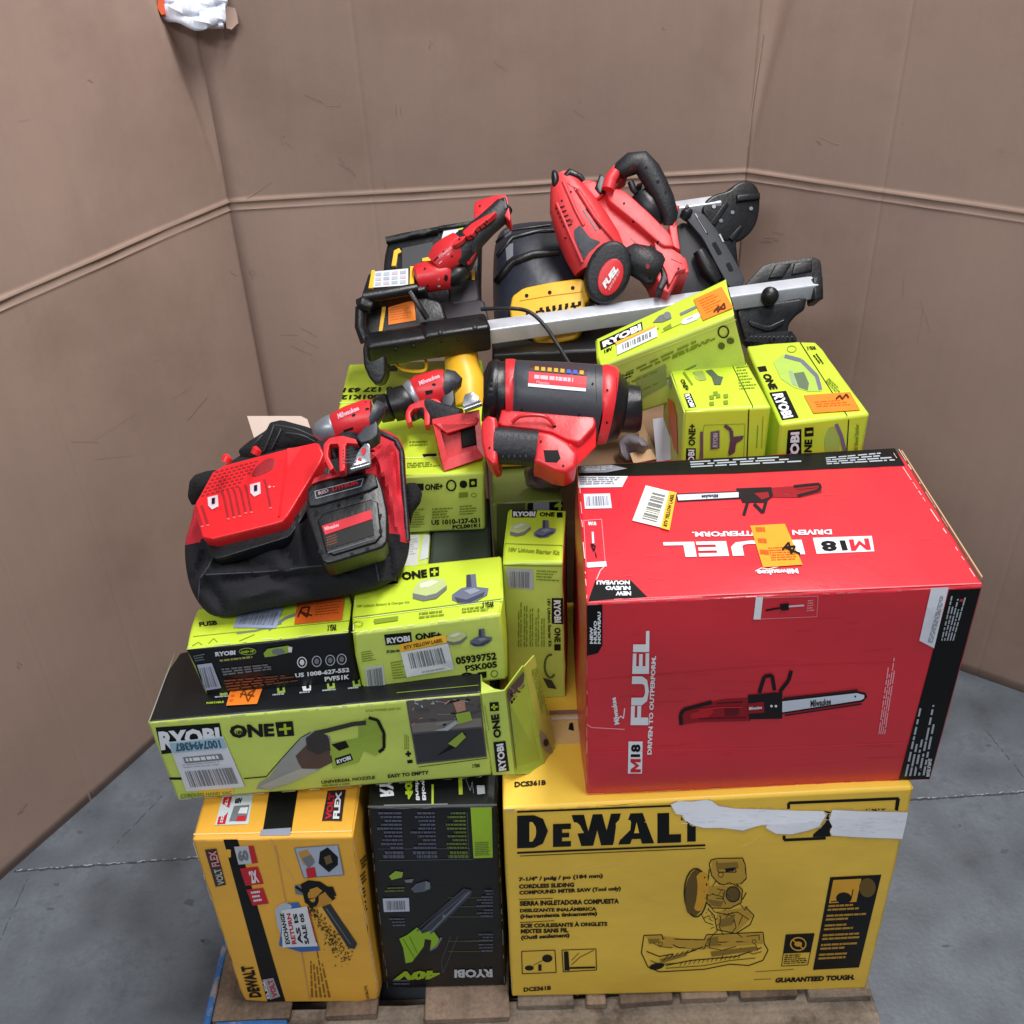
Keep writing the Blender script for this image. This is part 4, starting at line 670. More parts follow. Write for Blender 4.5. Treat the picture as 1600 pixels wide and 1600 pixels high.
for i in range(60):
    t = r_.random(); x = 792+t*16+r_.uniform(0, 24+8*t); y = 1070+t*130-(x-800)*.5; c_ = r_.choice((m_k, m_phl, m_skin, vg, pm((66, 60, 66)), pm((130, 110, 112)), pm((150, 120, 124)))); a = r_.uniform(-1.5, 1.5); l = r_.uniform(2, 9); p.line((x, y), (x+l*math.cos(a), y+l*math.sin(a)), r_.uniform(1.5, 4.5), c_, 2)
p.build('printed_flap', E.root)
s = flap('end_flap', [(819, 1042, tE+.035), (851, 1196, tEb+.02), (870, 1180, tEb+.045), (866, 1160, tEb+.045), (835, 1024, tE+.06)], pm((176, 184, 70)), E.root)
p = Print(s); p.L = .0012; p.lines([(828, 1046), (846, 1120), (856, 1118), (838, 1042)], 3, m_gd, 1); p.poly([(842, 1140), (852, 1148), (864, 1176), (858, 1178), (846, 1166)], pm((140, 130, 120)), 1); p.ell(851, 1160, 4, 6, m_k, 2); p.build('printed_flap', E.root)
s = flap('end_flap', [(752, 1084, tE), (789, 1079, tE-.012), (772, 1076, tE+.01), (752, 1064, tE+.03)], m_green2, E.root)

# ---- small black fronted carton
F = Carton('F', 'cardboard_box', m_blackc, 'small carton with a black front and green top, under the front of the tool bag', 'carton', amp=.002, facemat={'T': m_green, 'L': m_green2})
p = F.pr('F'); p.text('RYOBI', [(337, 1025), (368, 1022), (368, 1015), (336, 1018)], m_w, 2, .03); p.ring(387, 1017, 13, 5, 1.6, pm((130, 150, 70)), 2); p.text('ONE+ HP', [(377, 1020), (398, 1018), (397, 1014), (377, 1016)], m_g, 3); p.poly([(412, 1020), (418, 1013), (450, 1008), (457, 1010), (455, 1018), (430, 1024), (414, 1026)], pm((150, 180, 60)), 2); p.ell(435, 1017, 10, 5, m_grey, 3); p.poly([(450, 1010), (457, 1010), (456, 1018), (451, 1018)], m_w, 3)
p.poly([(308, 1038), (331, 1035), (346, 1074), (322, 1078)], pm((178, 186, 208)), 2); p.bars([(318, 1074), (342, 1071), (331, 1040), (312, 1043)][0:4], m_grey, 3, 9); p.lines([(306, 1034), (328, 1031), (320, 1020), (302, 1024)], 3, m_grey)
p.lines([(345, 1036), (396, 1030), (394, 1024), (343, 1030)], 1, pm((160, 160, 90))); p.lines([(350, 1056), (430, 1046), (426, 1036), (346, 1044)], 3, m_grey, 2, .6, .2); p.lines([(356, 1080), (470, 1064), (470, 1052), (350, 1062)], 4, pm((140, 76, 50)), 2, .5, .3)
for i, x in enumerate((472, 495, 516, 534)): p.ring(x, 1034-i*1.6, 7, 8, 1.6, m_w if i == 0 else m_lgrey, 2); p.ell(x, 1034-i*1.6, 3.6, 4.5, m_w if i == 0 else m_grey, 2)
p.text('US 1008-627-552', [(462, 1058), (546, 1049), (546, 1042), (461, 1051)], m_w, 2, .02); p.text('PVF51K', [(508, 1064), (546, 1060), (546, 1053), (507, 1057)], m_w, 2, .02); p.build('printed_front', F.root)
p = F.pr('T'); p.text('FUSB', [(312, 980), (340, 977), (338, 970), (311, 973)], m_k, 2, .02); p.line((302, 995), (548, 970), 1., m_gd); p.path([(300, 1010), (310, 1004), (316, 1008)], 1.2, m_gd); p.path([(326, 1006), (334, 998), (340, 1004)], 1.2, m_gd); p.text('3 YEAR', [(512, 987), (526, 986), (526, 976), (512, 977)], m_k, 2); p.path([(370, 990), (400, 986), (440, 974)], 3, pm((120, 126, 110))); p.path([(374, 1002), (398, 992)], 1.2, m_gd); p.path([(420, 985), (446, 966), (470, 958)], 4, m_grey); p.build('printed_top', F.root)
sticker(F.f['T'], [(365, 982), (432, 983), (443, 950), (376, 951)], pm((150, 162, 190)), 'barcode_sticker', F.root, lambda pr: pr.bars([(374, 977), (428, 978), (436, 957), (382, 958)], m_grey, 3, 24))
sticker(F.f['T'], [(460, 977), (535, 970), (539, 927), (466, 936)], pm((212, 92, 14)), 'orange_sticker', F.root, lambda pr: (pr.path([(466, 966), (472, 952), (484, 950), (480, 966), (470, 958), (488, 964)], 2.4, pm((70, 30, 10)), 3), pr.lines([(492, 966), (534, 962), (536, 936), (494, 942)], 6, pm((160, 64, 10)), 3, .3, .4)))
F.wear('T', [((293, 1012), (545, 986))], pm((220, 230, 160)), 1.4, 3)

# ---- starter kit carton
G = Carton('G', 'cardboard_box', m_green, 'green battery kit carton with a barcode sticker, to the right of the tool bag', 'carton', amp=.0035, facemat={'F': m_green2})
def battery_pic(p, cx, cy, s, charger=True):
    def T(a): return [(cx+x*s, cy+y*s) for x, y in a]
    if charger:
        p.poly(T([(-34, 2), (-26, -12), (-6, -18), (14, -16), (18, -6), (2, 10), (-18, 14), (-34, 10)]), pm((186, 200, 130)), 2); p.poly(T([(-34, 6), (-14, 10), (2, 6), (18, -6), (18, 0), (2, 14), (-18, 18), (-34, 14)]), pm((110, 116, 110)), 3); p.poly(T([(-24, -8), (-6, -14), (6, -12), (-8, -4), (-22, -2)]), pm((214, 220, 190)), 3)
    b = pm((104, 110, 130)); p.poly(T([(26, 8), (40, -2), (48, -4), (48, -22), (62, -24), (64, -4), (82, -2), (80, 8), (60, 20), (42, 22), (26, 16)]), b, 2); p.poly(T([(48, -22), (54, -23), (56, -4), (48, -3)]), pm((64, 68, 84)), 3); p.poly(T([(30, 12), (48, 16), (76, 4), (74, 10), (54, 20), (34, 20)]), pm((64, 68, 84)), 3); p.poly(T([(44, 2), (60, -2), (70, 2), (54, 8)]), pm((140, 146, 164)), 3)
p = G.pr('F'); p.poly([(600, 991), (642, 987), (644, 1005), (603, 1008)], m_k, 1); p.text('RYOBI', [(605, 1005), (641, 1001), (640, 992), (604, 996)], m_w, 2, .03); p.text('ONE+', [(649, 1000), (690, 996), (689, 986), (648, 989)], m_k, 2, .03); battery_pic(p, 718, 996, .62)
p.text('05939752', [(713, 1038), (776, 1030), (775, 1018), (711, 1026)], m_k, 2, .025); p.text('PSK005', [(728, 1049), (777, 1042), (776, 1032), (726, 1039)], m_k, 2, .025)
p.ring(730, 1058, 10, 7, 3, m_k, 2); p.poly([(746, 1050), (760, 1048), (760, 1058), (747, 1059)], m_k, 2); p.ring(772, 1052, 5, 5, 1, m_k, 2)
p.poly([(570, 1042), (599, 1038), (603, 1076), (574, 1080)], pm((196, 204, 190)), 1); p.bars([(577, 1076), (600, 1073), (597, 1042), (573, 1046)], m_grey, 2, 16)
p.lines([(566, 1035), (588, 1032), (586, 1014), (564, 1018)], 5, m_gd); p.lines([(614, 1062), (636, 1060), (634, 1030), (610, 1034)], 7, m_gd); p.text('18V Lithium Starter Kit', [(604, 1020), (632, 1017), (632, 1012), (604, 1015)], m_k, 2); p.build('printed_front', G.root)
sticker(G.f['F'], [(636, 1057), (710, 1044), (700, 1004), (626, 1018)], pm((222, 226, 226)), 'barcode_sticker', G.root, lambda pr: (pr.bars([(643, 1043), (697, 1034), (690, 1010), (637, 1019)], m_grey, 3, 26), pr.lines([(660, 1052), (700, 1045), (699, 1040), (659, 1047)], 1, m_lgrey, 3)))
sticker(G.f['F'], [(625, 1018), (698, 1003), (697, 990), (623, 1006)], pm((250, 190, 40)), 'yellow_sticker', G.root, lambda pr: pr.text('RTV YELLOW LABEL', [(632, 1013), (692, 1001), (692, 995), (631, 1007)], pm((120, 80, 10)), 3))
p = G.pr('T'); p.poly([(562, 895), (620, 891), (622, 912), (564, 919)], m_k, 1); p.text('RYOBI', [(567, 915), (620, 909), (619, 897), (566, 901)], m_w, 2, .03); p.text('ONE', [(629, 908), (668, 903), (667, 890), (627, 895)], m_k, 2, .03); p.poly([(671, 888), (686, 886), (686, 900), (672, 902)], m_k, 1); p.line((674, 895), (684, 894), 3, m_g, 2); p.line((679, 890), (679, 900), 3, m_g, 2)
battery_pic(p, 680, 922, 1.02); p.text('18V Lithium Battery & Charger Kit', [(558, 951), (640, 944), (640, 940), (558, 946)], m_gd, 2, .01); p.text('3 YEAR', [(754, 951), (772, 949), (772, 940), (754, 942)], m_k, 2); p.line((552, 965), (786, 936), 1.2, m_gd); p.line((553, 967), (786, 938), .9, pm((232, 244, 160))); p.poly([(584, 968), (622, 963), (622, 970), (586, 975)], m_gd, 1); p.lines([(655, 970), (706, 964), (706, 953), (655, 958)], 2, m_gd); p.lines([(722, 961), (770, 955), (770, 946), (722, 951)], 2, m_gd); p.ring(560, 975, 7, 4, 1, m_gd); p.build('printed_top', G.root)
G.wear('T', [((550, 989), (786, 959)), ((552, 985), (558, 905))], pm((232, 240, 180)), 1.6, 4)

# ---- tall narrow carton
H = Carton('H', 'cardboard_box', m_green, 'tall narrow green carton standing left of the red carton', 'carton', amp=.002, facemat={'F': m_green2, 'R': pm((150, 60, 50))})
p = H.pr('T'); p.poly([(800, 797), (839, 798), (837, 809), (800, 809)], m_k, 1); p.text('RYOBI', [(802, 808), (836, 808), (837, 800), (802, 800)], m_w, 2, .03); p.text('ONE', [(843, 808), (866, 808), (867, 801), (843, 801)], m_k, 2, .02); p.poly([(870, 801), (879, 801), (879, 809), (870, 809)], m_k, 1); battery_pic(p, 818, 828, .62); p.line((789, 850), (882, 853), 1.4, m_gd); p.text('18V Lithium Starter Kit', [(795, 862), (874, 868), (875, 861), (795, 856)], m_gd, 2, .02); p.build('printed_top', H.root)
p = H.pr('F'); p.poly([(791, 887), (833, 889), (834, 921), (794, 918)], pm((176, 180, 190)), 1); p.bars([(799, 917), (828, 918), (828, 893), (797, 892)], m_grey, 2, 16); p.lines([(838, 908), (876, 910), (876, 892), (838, 890)], 4, m_gd); p.line((787, 883), (880, 884), 2, m_gd)
p.poly([(862, 934), (880, 934), (880, 975), (862, 974)], m_k, 1); p.text('RYOBI', [(865, 937), (866, 972), (877, 972), (876, 937)], m_w, 2, .03); p.text('ONE', [(866, 980), (866, 1003), (876, 1003), (876, 980)], m_k, 2, .02); p.poly([(866, 1006), (876, 1006), (876, 1016), (866, 1016)], m_k, 1); p.text('18V Lithium Starter Kit', [(855, 935), (857, 1010), (862, 1010), (860, 935)], m_k, 2, .01)
for i in range(5): p.lines([(808+i*9, 1010), (808+i*9, 936+i*4), (815+i*9, 936+i*4), (815+i*9, 1010)], 2, m_gd, 1, .5, .3)
p.ring(860, 1040, 9, 18, 3.5, pm((90, 104, 50)), 2, 12, .8, 5); p.poly([(848, 1058), (862, 1062), (870, 1076), (856, 1074)], pm((60, 60, 60)), 2); p.build('printed_front', H.root)

# ---- wide green carton under the drills
I = Carton('I', 'cardboard_box', m_green, 'wide green carton lying flat under the drills, behind the tool bag', 'carton', amp=.002, facemat={'F': m_green2})
p = I.pr('T')
p.text('BTT16AM12', [(652, 603), (538, 609), (534, 615), (650, 613)], m_k, 2, .03) if False else None
p.text('1010 127 631', [(640, 604), (538, 607), (535, 614), (640, 612)], m_k, 2, .025); p.text('PCL001K12', [(625, 616), (534, 618), (532, 625), (625, 624)], m_k, 2, .025); p.poly([(597, 572), (622, 571), (621, 580), (597, 581)], m_k, 1)
p.line((523, 630), (640, 627), 1.2, pm((222, 236, 140))); p.line((633, 716), (757, 712), 1.4, pm((226, 238, 140))); p.lines([(636, 733), (690, 730), (690, 722), (636, 724)], 3, m_gd); p.lines([(700, 728), (750, 725), (750, 718), (700, 720)], 2, m_gd); p.poly([(660, 710), (682, 709), (682, 713), (662, 715)], m_k, 1); p.lines([(640, 700), (676, 698), (676, 690), (640, 690)], 2, m_gd); p.build('printed_top', I.root)
p = I.pr('F'); p.text('ONE+', [(664, 766), (692, 764), (692, 754), (664, 756)], m_k, 2, .03); p.poly([(636, 756), (662, 755), (662, 766), (636, 768)], m_k, 1); p.ring(705, 758, 7, 8, 2.6, m_k, 2); p.ell(724, 756, 6, 6, m_k, 2); p.poly([(733, 748), (745, 747), (745, 760), (733, 761)], m_k, 2); p.ell(739, 754, 3, 3, m_g, 3); p.poly([(717, 769), (731, 768), (731, 776), (717, 777)], m_gd, 2); p.ring(740, 773, 4, 3, 1, m_gd, 2)
p.lines([(675, 812), (712, 809), (712, 792), (675, 794)], 4, m_gd); p.lines([(718, 806), (746, 804), (746, 788), (718, 790)], 4, m_gd); p.text('US 1010-127-631', [(674, 820), (750, 816), (749, 808), (674, 812)], m_k, 2, .02); p.text('PCL001K1', [(707, 826), (750, 823), (750, 817), (707, 820)], m_k, 2, .02); p.lines([(640, 826), (664, 825), (664, 794), (640, 796)], 8, m_gd); p.build('printed_front', I.root)

# ---- tilted carton leaning on the rail
L = Carton('L', 'cardboard_box', m_green, 'green carton with an orange sticker leaning up against the silver rail', 'carton', amp=.0015, facemat={'F': m_green2, 'R': m_blackc})
p = L.pr('T'); q = [(938, 545), (1005, 514), (1003, 502), (940, 532)]; p.poly([(939, 548), (1005, 517), (1003, 503), (937, 534)], m_k, 1); p.text('RYOBI', [(943, 544), (1003, 516), (1001, 506), (941, 535)], m_w, 2, .04)
p.text('18V', [(945, 553), (958, 547), (957, 542), (944, 548)], m_k, 2, .03); p.poly([(1020, 505), (1030, 494), (1046, 488), (1050, 498), (1036, 504)], pm((110, 116, 110)), 2); p.ell(1043, 494, 6, 6, m_grey, 3); p.poly([(1062, 490), (1088, 478), (1089, 482), (1064, 494)], m_grey, 2); p.poly([(1036, 514), (1048, 506), (1050, 512), (1040, 518)], m_gd, 2); p.line((1034, 520), (1078, 500), .9, m_gd); p.lines([(1004, 528), (1030, 517), (1030, 512), (1004, 523)], 1, m_gd)
p.poly([(1064, 506), (1068, 499), (1092, 489), (1095, 494), (1090, 500), (1070, 508)], pm((206, 210, 214)), 2); p.lines([(1074, 502), (1088, 496), (1088, 494), (1074, 500)], 1, m_grey, 3); p.build('printed_top', L.root)
sticker(L.f['T'], [(965, 556), (1028, 527), (1026, 512), (964, 541)], pm((222, 226, 226)), 'barcode_sticker', L.root, lambda pr: (pr.poly([(964, 541), (1026, 512), (1024, 509), (962, 537)], pm((250, 180, 40)), 3), pr.bars([(974, 548), (1020, 527), (1019, 519), (973, 540)], m_grey, 3, 18)))
sticker(L.f['T'], [(1099, 502), (1146, 482), (1128, 449), (1084, 469)], m_o, 'orange_sticker', L.root, lambda pr: (pr.lines([(1106, 494), (1136, 480), (1124, 458), (1092, 472)], 6, m_o2, 3, .25, .3), pr.path([(1116, 490), (1124, 480), (1122, 490), (1132, 476), (1134, 484), (1118, 486)], 2.6, pm((90, 40, 20)), 4)))
p = L.pr('F'); p.ring(1130, 518, 8, 9, 2.4, m_k, 2); p.ell(1127, 540, 5.5, 5.5, pm((80, 96, 40)), 2); p.ell(1141, 532, 6, 5, pm((80, 96, 40)), 2)
for i, (x0, y0, x1, y1) in enumerate(((950, 592, 1100, 524), (1000, 575, 1110, 526), (960, 604, 1050, 566), (1050, 556, 1120, 524), (990, 612, 1090, 566))): p.lines([(x0, y0+8), (x1, y1+8), (x1, y1+2), (x0, y0+2)], 1, m_gd, 1, .5, .1, rs=i)
p.line((934, 582), (1150, 499), 1.6, pm((220, 236, 120))); p.poly([(993, 590), (1040, 568), (1042, 600), (996, 626)], pm((150, 170, 90)), 1); p.lines([(962, 600), (992, 588), (990, 580), (962, 590)], 2, m_k, 2); p.line((1040, 596), (1090, 572), 1.2, pm((220, 232, 180))); p.build('printed_front', L.root)

# ---- small multi-part kit carton
M = Carton('M', 'cardboard_box', m_green, 'small square green carton with an orange sticker on its left side, behind the red carton', 'carton', amp=.0015, facemat={'F': m_green, 'L': m_green2})
p = M.pr('T'); p.line((1138, 559), (1177, 637), 1.2, m_k); p.poly([(1068, 616), (1079, 615), (1088, 636), (1076, 638)], m_k, 1); p.text('RYOBI', [(1069, 618), (1079, 637), (1086, 636), (1077, 616)], m_w, 2, .02); p.text('ONE+', [(1062, 594), (1070, 611), (1078, 610), (1069, 593)], m_k, 2, .02)
p.poly([(1082, 582), (1098, 580), (1104, 594), (1094, 596)], pm((150, 168, 80)), 2); p.poly([(1102, 580), (1112, 578), (1122, 588), (1130, 590), (1126, 602), (1116, 602), (1112, 590)], pm((84, 96, 80)), 2); p.ell(1094, 588, 8, 7, pm((170, 190, 110)), 2); p.path([(1068, 582), (1082, 602)], 3, m_gd, 2); p.lines([(1112, 567), (1128, 566), (1126, 562), (1110, 563)], 2, m_gd)
for x, y in ((1112, 622), (1122, 620), (1134, 620), (1112, 632), (1134, 630), (1118, 616)): p.poly([(x-4, y-3), (x+3, y-4), (x+4, y+2), (x-3, y+3)], m_gd, 2)
p.lines([(1156, 612), (1186, 610), (1170, 572), (1150, 574)], 8, m_gd, 2, .35, .3); p.text('3', [(1152, 568), (1160, 568), (1158, 560), (1150, 560)], m_k, 2); p.build('printed_top', M.root)
p = M.pr('F'); p.line((1170, 639), (1167, 716), 1.8, m_k); p.text('ONE+', [(1086, 696), (1087, 662), (1076, 662), (1075, 696)], m_k, 2, .02); p.poly([(1072, 700), (1087, 700), (1087, 740), (1071, 740)], m_k, 1); p.text('RYOBI', [(1085, 738), (1085, 702), (1075, 702), (1074, 738)], m_w, 2, .02)
p.frame([(1092, 716), (1162, 714), (1164, 662), (1100, 664)], .8, m_gd); p.path([(1096, 674), (1096, 716)], 5, pm((110, 80, 90)), 2); p.poly([(1110, 674), (1124, 672), (1124, 700), (1110, 702)], pm((110, 80, 96)), 2); p.text('RYOBI', [(1121, 698), (1121, 676), (1114, 676), (1113, 698)], m_lgrey, 3); p.path([(1132, 664), (1142, 672), (1144, 690), (1140, 708)], 6, pm((96, 64, 80)), 2); p.poly([(1144, 682), (1162, 680), (1160, 686), (1150, 692), (1148, 706), (1138, 712), (1140, 690)], pm((96, 64, 80)), 2); p.line((1182, 700), (1184, 664), 1.4, m_gd); p.line((1190, 700), (1192, 650), 1., m_gd); p.build('printed_front', M.root)
p = Print(M.f['L']); p.poly([(1044, 622), (1053, 628), (1058, 650), (1060, 712), (1054, 700), (1046, 664)], pm((226, 96, 20)), 2); p.poly([(1040, 585), (1044, 578), (1050, 600), (1048, 608), (1042, 598)], m_lgrey, 1); p.build('orange_sticker', M.root)

# ---- carton at the right end
N = Carton('N', 'cardboard_box', m_green, 'green sander carton with an orange sticker on top, rightmost of the upper cartons', 'carton', amp=.002, facemat={})
p = N.pr('T'); p.line((1250, 535), (1325, 652), 1.2, m_k); p.poly([(1202, 614), (1228, 611), (1248, 653), (1222, 657)], m_k, 1); p.text('RYOBI', [(1206, 617), (1224, 655), (1240, 652), (1223, 615)], m_w, 2, .035); p.text('ONE', [(1190, 586), (1203, 610), (1216, 608), (1203, 584)], m_k, 2, .03); p.poly([(1183, 574), (1196, 572), (1199, 580), (1187, 582)], m_k, 1)
p.poly([(1208, 566), (1222, 555), (1240, 556), (1262, 576), (1284, 600), (1284, 612), (1262, 612), (1240, 606), (1220, 592)], pm((170, 200, 84)), 1); p.path([(1226, 557), (1252, 564), (1276, 588), (1282, 610)], 6, pm((110, 116, 130)), 2); p.poly([(1240, 584), (1256, 582), (1264, 600), (1262, 611), (1248, 606)], pm((100, 116, 90)), 2); p.poly([(1232, 580), (1238, 580), (1246, 604), (1238, 602)], pm((150, 176, 130)), 2)
p.lines([(1296, 590), (1318, 610), (1310, 618), (1290, 596)], 3, m_gd); p.lines([(1278, 552), (1292, 572), (1284, 574), (1270, 556)], 2, m_k); p.ring(1237, 546, 7, 5, 1.4, m_gd); p.text('3 YEAR', [(1262, 548), (1276, 547), (1274, 541), (1260, 542)], m_k, 2); p.build('printed_top', N.root)
sticker(N.f['T'], [(1271, 647), (1344, 642), (1328, 614), (1256, 619)], m_o, 'orange_sticker', N.root, lambda pr: (pr.path([(1306, 626), (1312, 620), (1316, 626), (1322, 618), (1326, 624)], 2.6, pm((80, 36, 10)), 4), pr.lines([(1278, 640), (1336, 637), (1328, 626), (1272, 630)], 3, m_o2, 3, .25)))
p = N.pr('F'); p.line((1326, 655), (1323, 705), 1.6, m_k); p.poly([(1231, 672), (1252, 670), (1252, 712), (1228, 712)], m_k, 1); p.text('RYOBI', [(1248, 735), (1249, 674), (1235, 675), (1233, 735)], m_w, 2, .03); p.text('NE', [(1268, 706), (1269, 686), (1257, 686), (1256, 706)], m_k, 2, .03); p.poly([(1257, 668), (1271, 667), (1271, 681), (1257, 682)], m_k, 1); p.line((1260, 675), (1269, 674), 3, m_g, 2); p.path([(1306, 662), (1314, 680), (1320, 706)], 6, pm((120, 100, 130)), 2); p.ell(1300, 692, 12, 26, pm((160, 186, 80)), 1); p.text('3/8 Sheet Sander', [(1340, 706), (1342, 662), (1336, 662), (1334, 706)], m_gd, 2); p.build('printed_front', N.root)

# ---- cartons low in the middle of the pile
def simple(name, x0, x1, y0, y1, z0, z1, m, label, fm={}, amp=.002):
    return Carton(None, name, m, label, 'carton', amp=amp, c=[(x0, y0, z0), (x1, y0, z0), (x1, y1, z0), (x0, y1, z0), (x0, y0, z1), (x1, y0, z1), (x1, y1, z1), (x0, y1, z1)], seed=int(abs(x0)*100+y0*10), facemat=fm)
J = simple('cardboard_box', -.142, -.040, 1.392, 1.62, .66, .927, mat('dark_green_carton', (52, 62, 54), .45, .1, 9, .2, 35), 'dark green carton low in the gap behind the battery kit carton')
J2 = simple('cardboard_box', -.30, -.146, 1.39, 1.63, .66, .925, m_green2, 'pale sided carton with a green stripe, behind the bag and low in the pile')
p = Print(J2.f['T']); p.poly([(600, 838), (656, 836), (652, 884), (600, 886)], pm((206, 208, 206)), 1); p.poly([(662, 836), (673, 836), (674, 872), (656, 876)], pm((200, 206, 210)), 1); p.lines([(630, 870), (652, 868), (654, 842), (632, 844)], 7, m_lgrey, 2); p.build('printed_top', J2.root)
K = simple('cardboard_box', -.034, .088, 1.512, 1.72, .66, .985, mat('olive_carton', (104, 116, 44), .5, .1, 9, .2, 35), 'olive green carton standing upright behind the tall narrow carton')
p = Print(K.f['F']); p.poly([(776, 752), (820, 750), (820, 868), (776, 868)], mat('olive_in_shade', (62, 70, 32), .5), 1); p.poly([(824, 777), (882, 775), (882, 800), (824, 800)], m_k, 2); p.poly([(833, 778), (858, 777), (858, 800), (833, 800)], m_grey, 3); p.text('4', [(866, 796), (878, 796), (878, 780), (866, 780)], m_gd, 3); p.lines([(784, 772), (816, 771), (816, 758), (784, 759)], 3, m_gd, 2); p.build('printed_front', K.root)  # darker olive patch paints the blower's shadow on the carton
simple('cardboard_box', -.312, -.05, 1.66, 2.03, .141, .928, m_brown, 'plain brown carton deep in the pile under the wide green carton')
simple('cardboard_box', -.30, -.05, 1.46, 1.655, .141, .655, m_brown, 'plain brown carton under the low dark green carton')
simple('cardboard_box', .02, .60, 1.64, 2.04, .141, .972, m_brown, 'plain brown carton deep in the pile behind the red carton')
simple('cardboard_box', .125, .60, 1.503, 1.606, .678, .972, m_brown, 'narrow plain brown carton deep in the pile behind the red carton')

simple('storage_case', -.025, .352, 1.862, 2.03, .975, 1.098, mat('case_black', (20, 21, 24), .5, .15, 20, .2, 60), 'plain black case under the silver rail, behind the round red and black tool')

# ================================================================ shape helpers for the tools
def D_(x, y, z): return depth(onz(x, y, z))
def sweep(st, seg=22, sq=1., cap=True, power=2.):
    """round or squarish tube through (px, py, depth, radius in px[, depth radius factor])"""
    C = np.array([atd(s[0], s[1], s[2]) for s in st]); n = len(st); V = []; Fc = []
    for i, s in enumerate(st):
        a = C[max(0, i-1)]; b = C[min(n-1, i+1)]; T = b-a; T /= np.linalg.norm(T)
        S = np.cross(T, CF); S /= max(1e-6, np.linalg.norm(S)); Nn = np.cross(S, T); r = s[3]*s[2]/FPX; q = s[4] if len(s) > 4 else sq
        for k in range(seg):
            t = 6.28318*k/seg; c, d = math.cos(t), math.sin(t); e = 2/power
            V.append(C[i]+S*r*math.copysign(abs(c)**e, c)+Nn*r*q*math.copysign(abs(d)**e, d))
    for i in range(n-1):
        for k in range(seg): Fc.append([i*seg+k, i*seg+(k+1) % seg, (i+1)*seg+(k+1) % seg, (i+1)*seg+k])
    if cap:
        V += [C[0], C[-1]]
        for k in range(seg): Fc.append([n*seg, (k+1) % seg, k]); Fc.append([n*seg+1, (n-1)*seg+k, (n-1)*seg+(k+1) % seg])
    return (V, Fc)
def cable(pts, r, seg=8, sub=5):                             # smooth thin tube through (px,py,depth)
    P = [np.array(p, float) for p in pts]; out = []
    for i in range(len(P)-1):
        p0 = P[max(0, i-1)]; p1 = P[i]; p2 = P[i+1]; p3 = P[min(len(P)-1, i+2)]
        for k in range(sub):
            t = k/sub; out.append(.5*((2*p1)+(p2-p0)*t+(2*p0-5*p1+4*p2-p3)*t*t+(3*p1-p0-3*p2+p3)*t**3))
    out.append(P[-1]); return sweep([tuple(q)+(r,) for q in out], seg)
def chaikin(pts, n):
    for it_ in range(n):
        w_ = .88 if n == 1 else .75
        o = []
        for i in range(len(pts)):
            a, b = np.array(pts[i], float), np.array(pts[(i+1) % len(pts)], float); o += [tuple(a*w_+b*(1-w_)), tuple(a*(1-w_)+b*w_)]
        pts = o
    return pts
def slab(pts, fl, th, bev=.004, sm=1, off=0., seg=3, back=True):
    if sm: pts = chaikin(pts, sm)
    P = fl.at(pts, off); bm = bmesh.new(); a = [bm.verts.new(p) for p in P]; b = [bm.verts.new(p-fl.n*th) for p in P]; n = len(P)
    f = bm.faces.new(a); bm.faces.new(b[::-1])
    for i in range(n): bm.faces.new([a[i], b[i], b[(i+1) % n], a[(i+1) % n]])
    bmesh.ops.recalc_face_normals(bm, faces=bm.faces[:])
    if bev: bmesh.ops.bevel(bm, geom=[e for e in f.edges], offset=bev, segments=seg, profile=.5, affect='EDGES', clamp_overlap=True)
    bmesh.ops.triangulate(bm, faces=[g for g in bm.faces if len(g.verts) > 4])
    return bm2g(bm)
def pillow(out, c, tf, hf, hb, rings=9, wr=.003, seed=1, p=.5, sm=2, wf=40, folds=()):
    """closed stuffed shape inside a traced outline; tf(x,y) is its middle depth, hf and hb its bulge to the front and back"""
    out = chaikin(out, sm); n = len(out); r = np.random.RandomState(seed); w = [(r.uniform(-1, 1, 3)*wf, r.uniform(0, 6)) for _ in range(7)]; V = []; Fc = []
    def nz(P): return sum(math.sin(float(P@k)+q) for k, q in w)/3
    for side, h in ((1, hf), (-1, hb)):
        for j in range(rings+1):
            s = math.sin(j/rings*math.pi/2); k = math.cos(j/rings*math.pi/2)
            for x, y in out:
                X = c[0]+(x-c[0])*s; Y = c[1]+(y-c[1])*s; fd = 0.
                for x0, y0, x1, y1, dp, wd in (folds if side == 1 else ()):
                    q = np.array([X-x0, Y-y0]); e = np.array([x1-x0, y1-y0]); u = min(1, max(0, float(q@e)/float(e@e))); fd += dp*math.exp(-(float(np.hypot(*(q-e*u)))/wd)**2)
                P = atd(X, Y, tf(X, Y)-side*h*k**(2*p)-fd*min(1, 4*k)); V.append(P-CF*wr*nz(P)*side*(k**.4))
        for j in range(rings):
            for i in range(n):
                o = (0 if side == 1 else (rings+1)*n); q = [o+j*n+i, o+j*n+(i+1) % n, o+(j+1)*n+(i+1) % n, o+(j+1)*n+i]; Fc.append(q[::-1] if side == 1 else q)
    bm = bmesh.new(); vs = [bm.verts.new(v) for v in V]
    for f in Fc:
        try: bm.faces.new([vs[i] for i in f])
        except ValueError: pass
    bmesh.ops.remove_doubles(bm, verts=bm.verts[:], dist=.0003); return bm2g(bm)
def beam(A_, B_, up, w, h, bev=.003):
    A_ = np.array(A_); B_ = np.array(B_); T = (B_-A_)/np.linalg.norm(B_-A_); up = np.array(up, float); S = np.cross(T, up); S /= np.linalg.norm(S); U = np.cross(S, T)
    c = []
    for z in (-1, 1):
        for e, s in ((A_, 1), (B_, 1), (B_, -1), (A_, -1)): c.append(e+S*s*w/2+U*z*h/2)
    return hexa(c, bev)
from mathutils.bvhtree import BVHTree
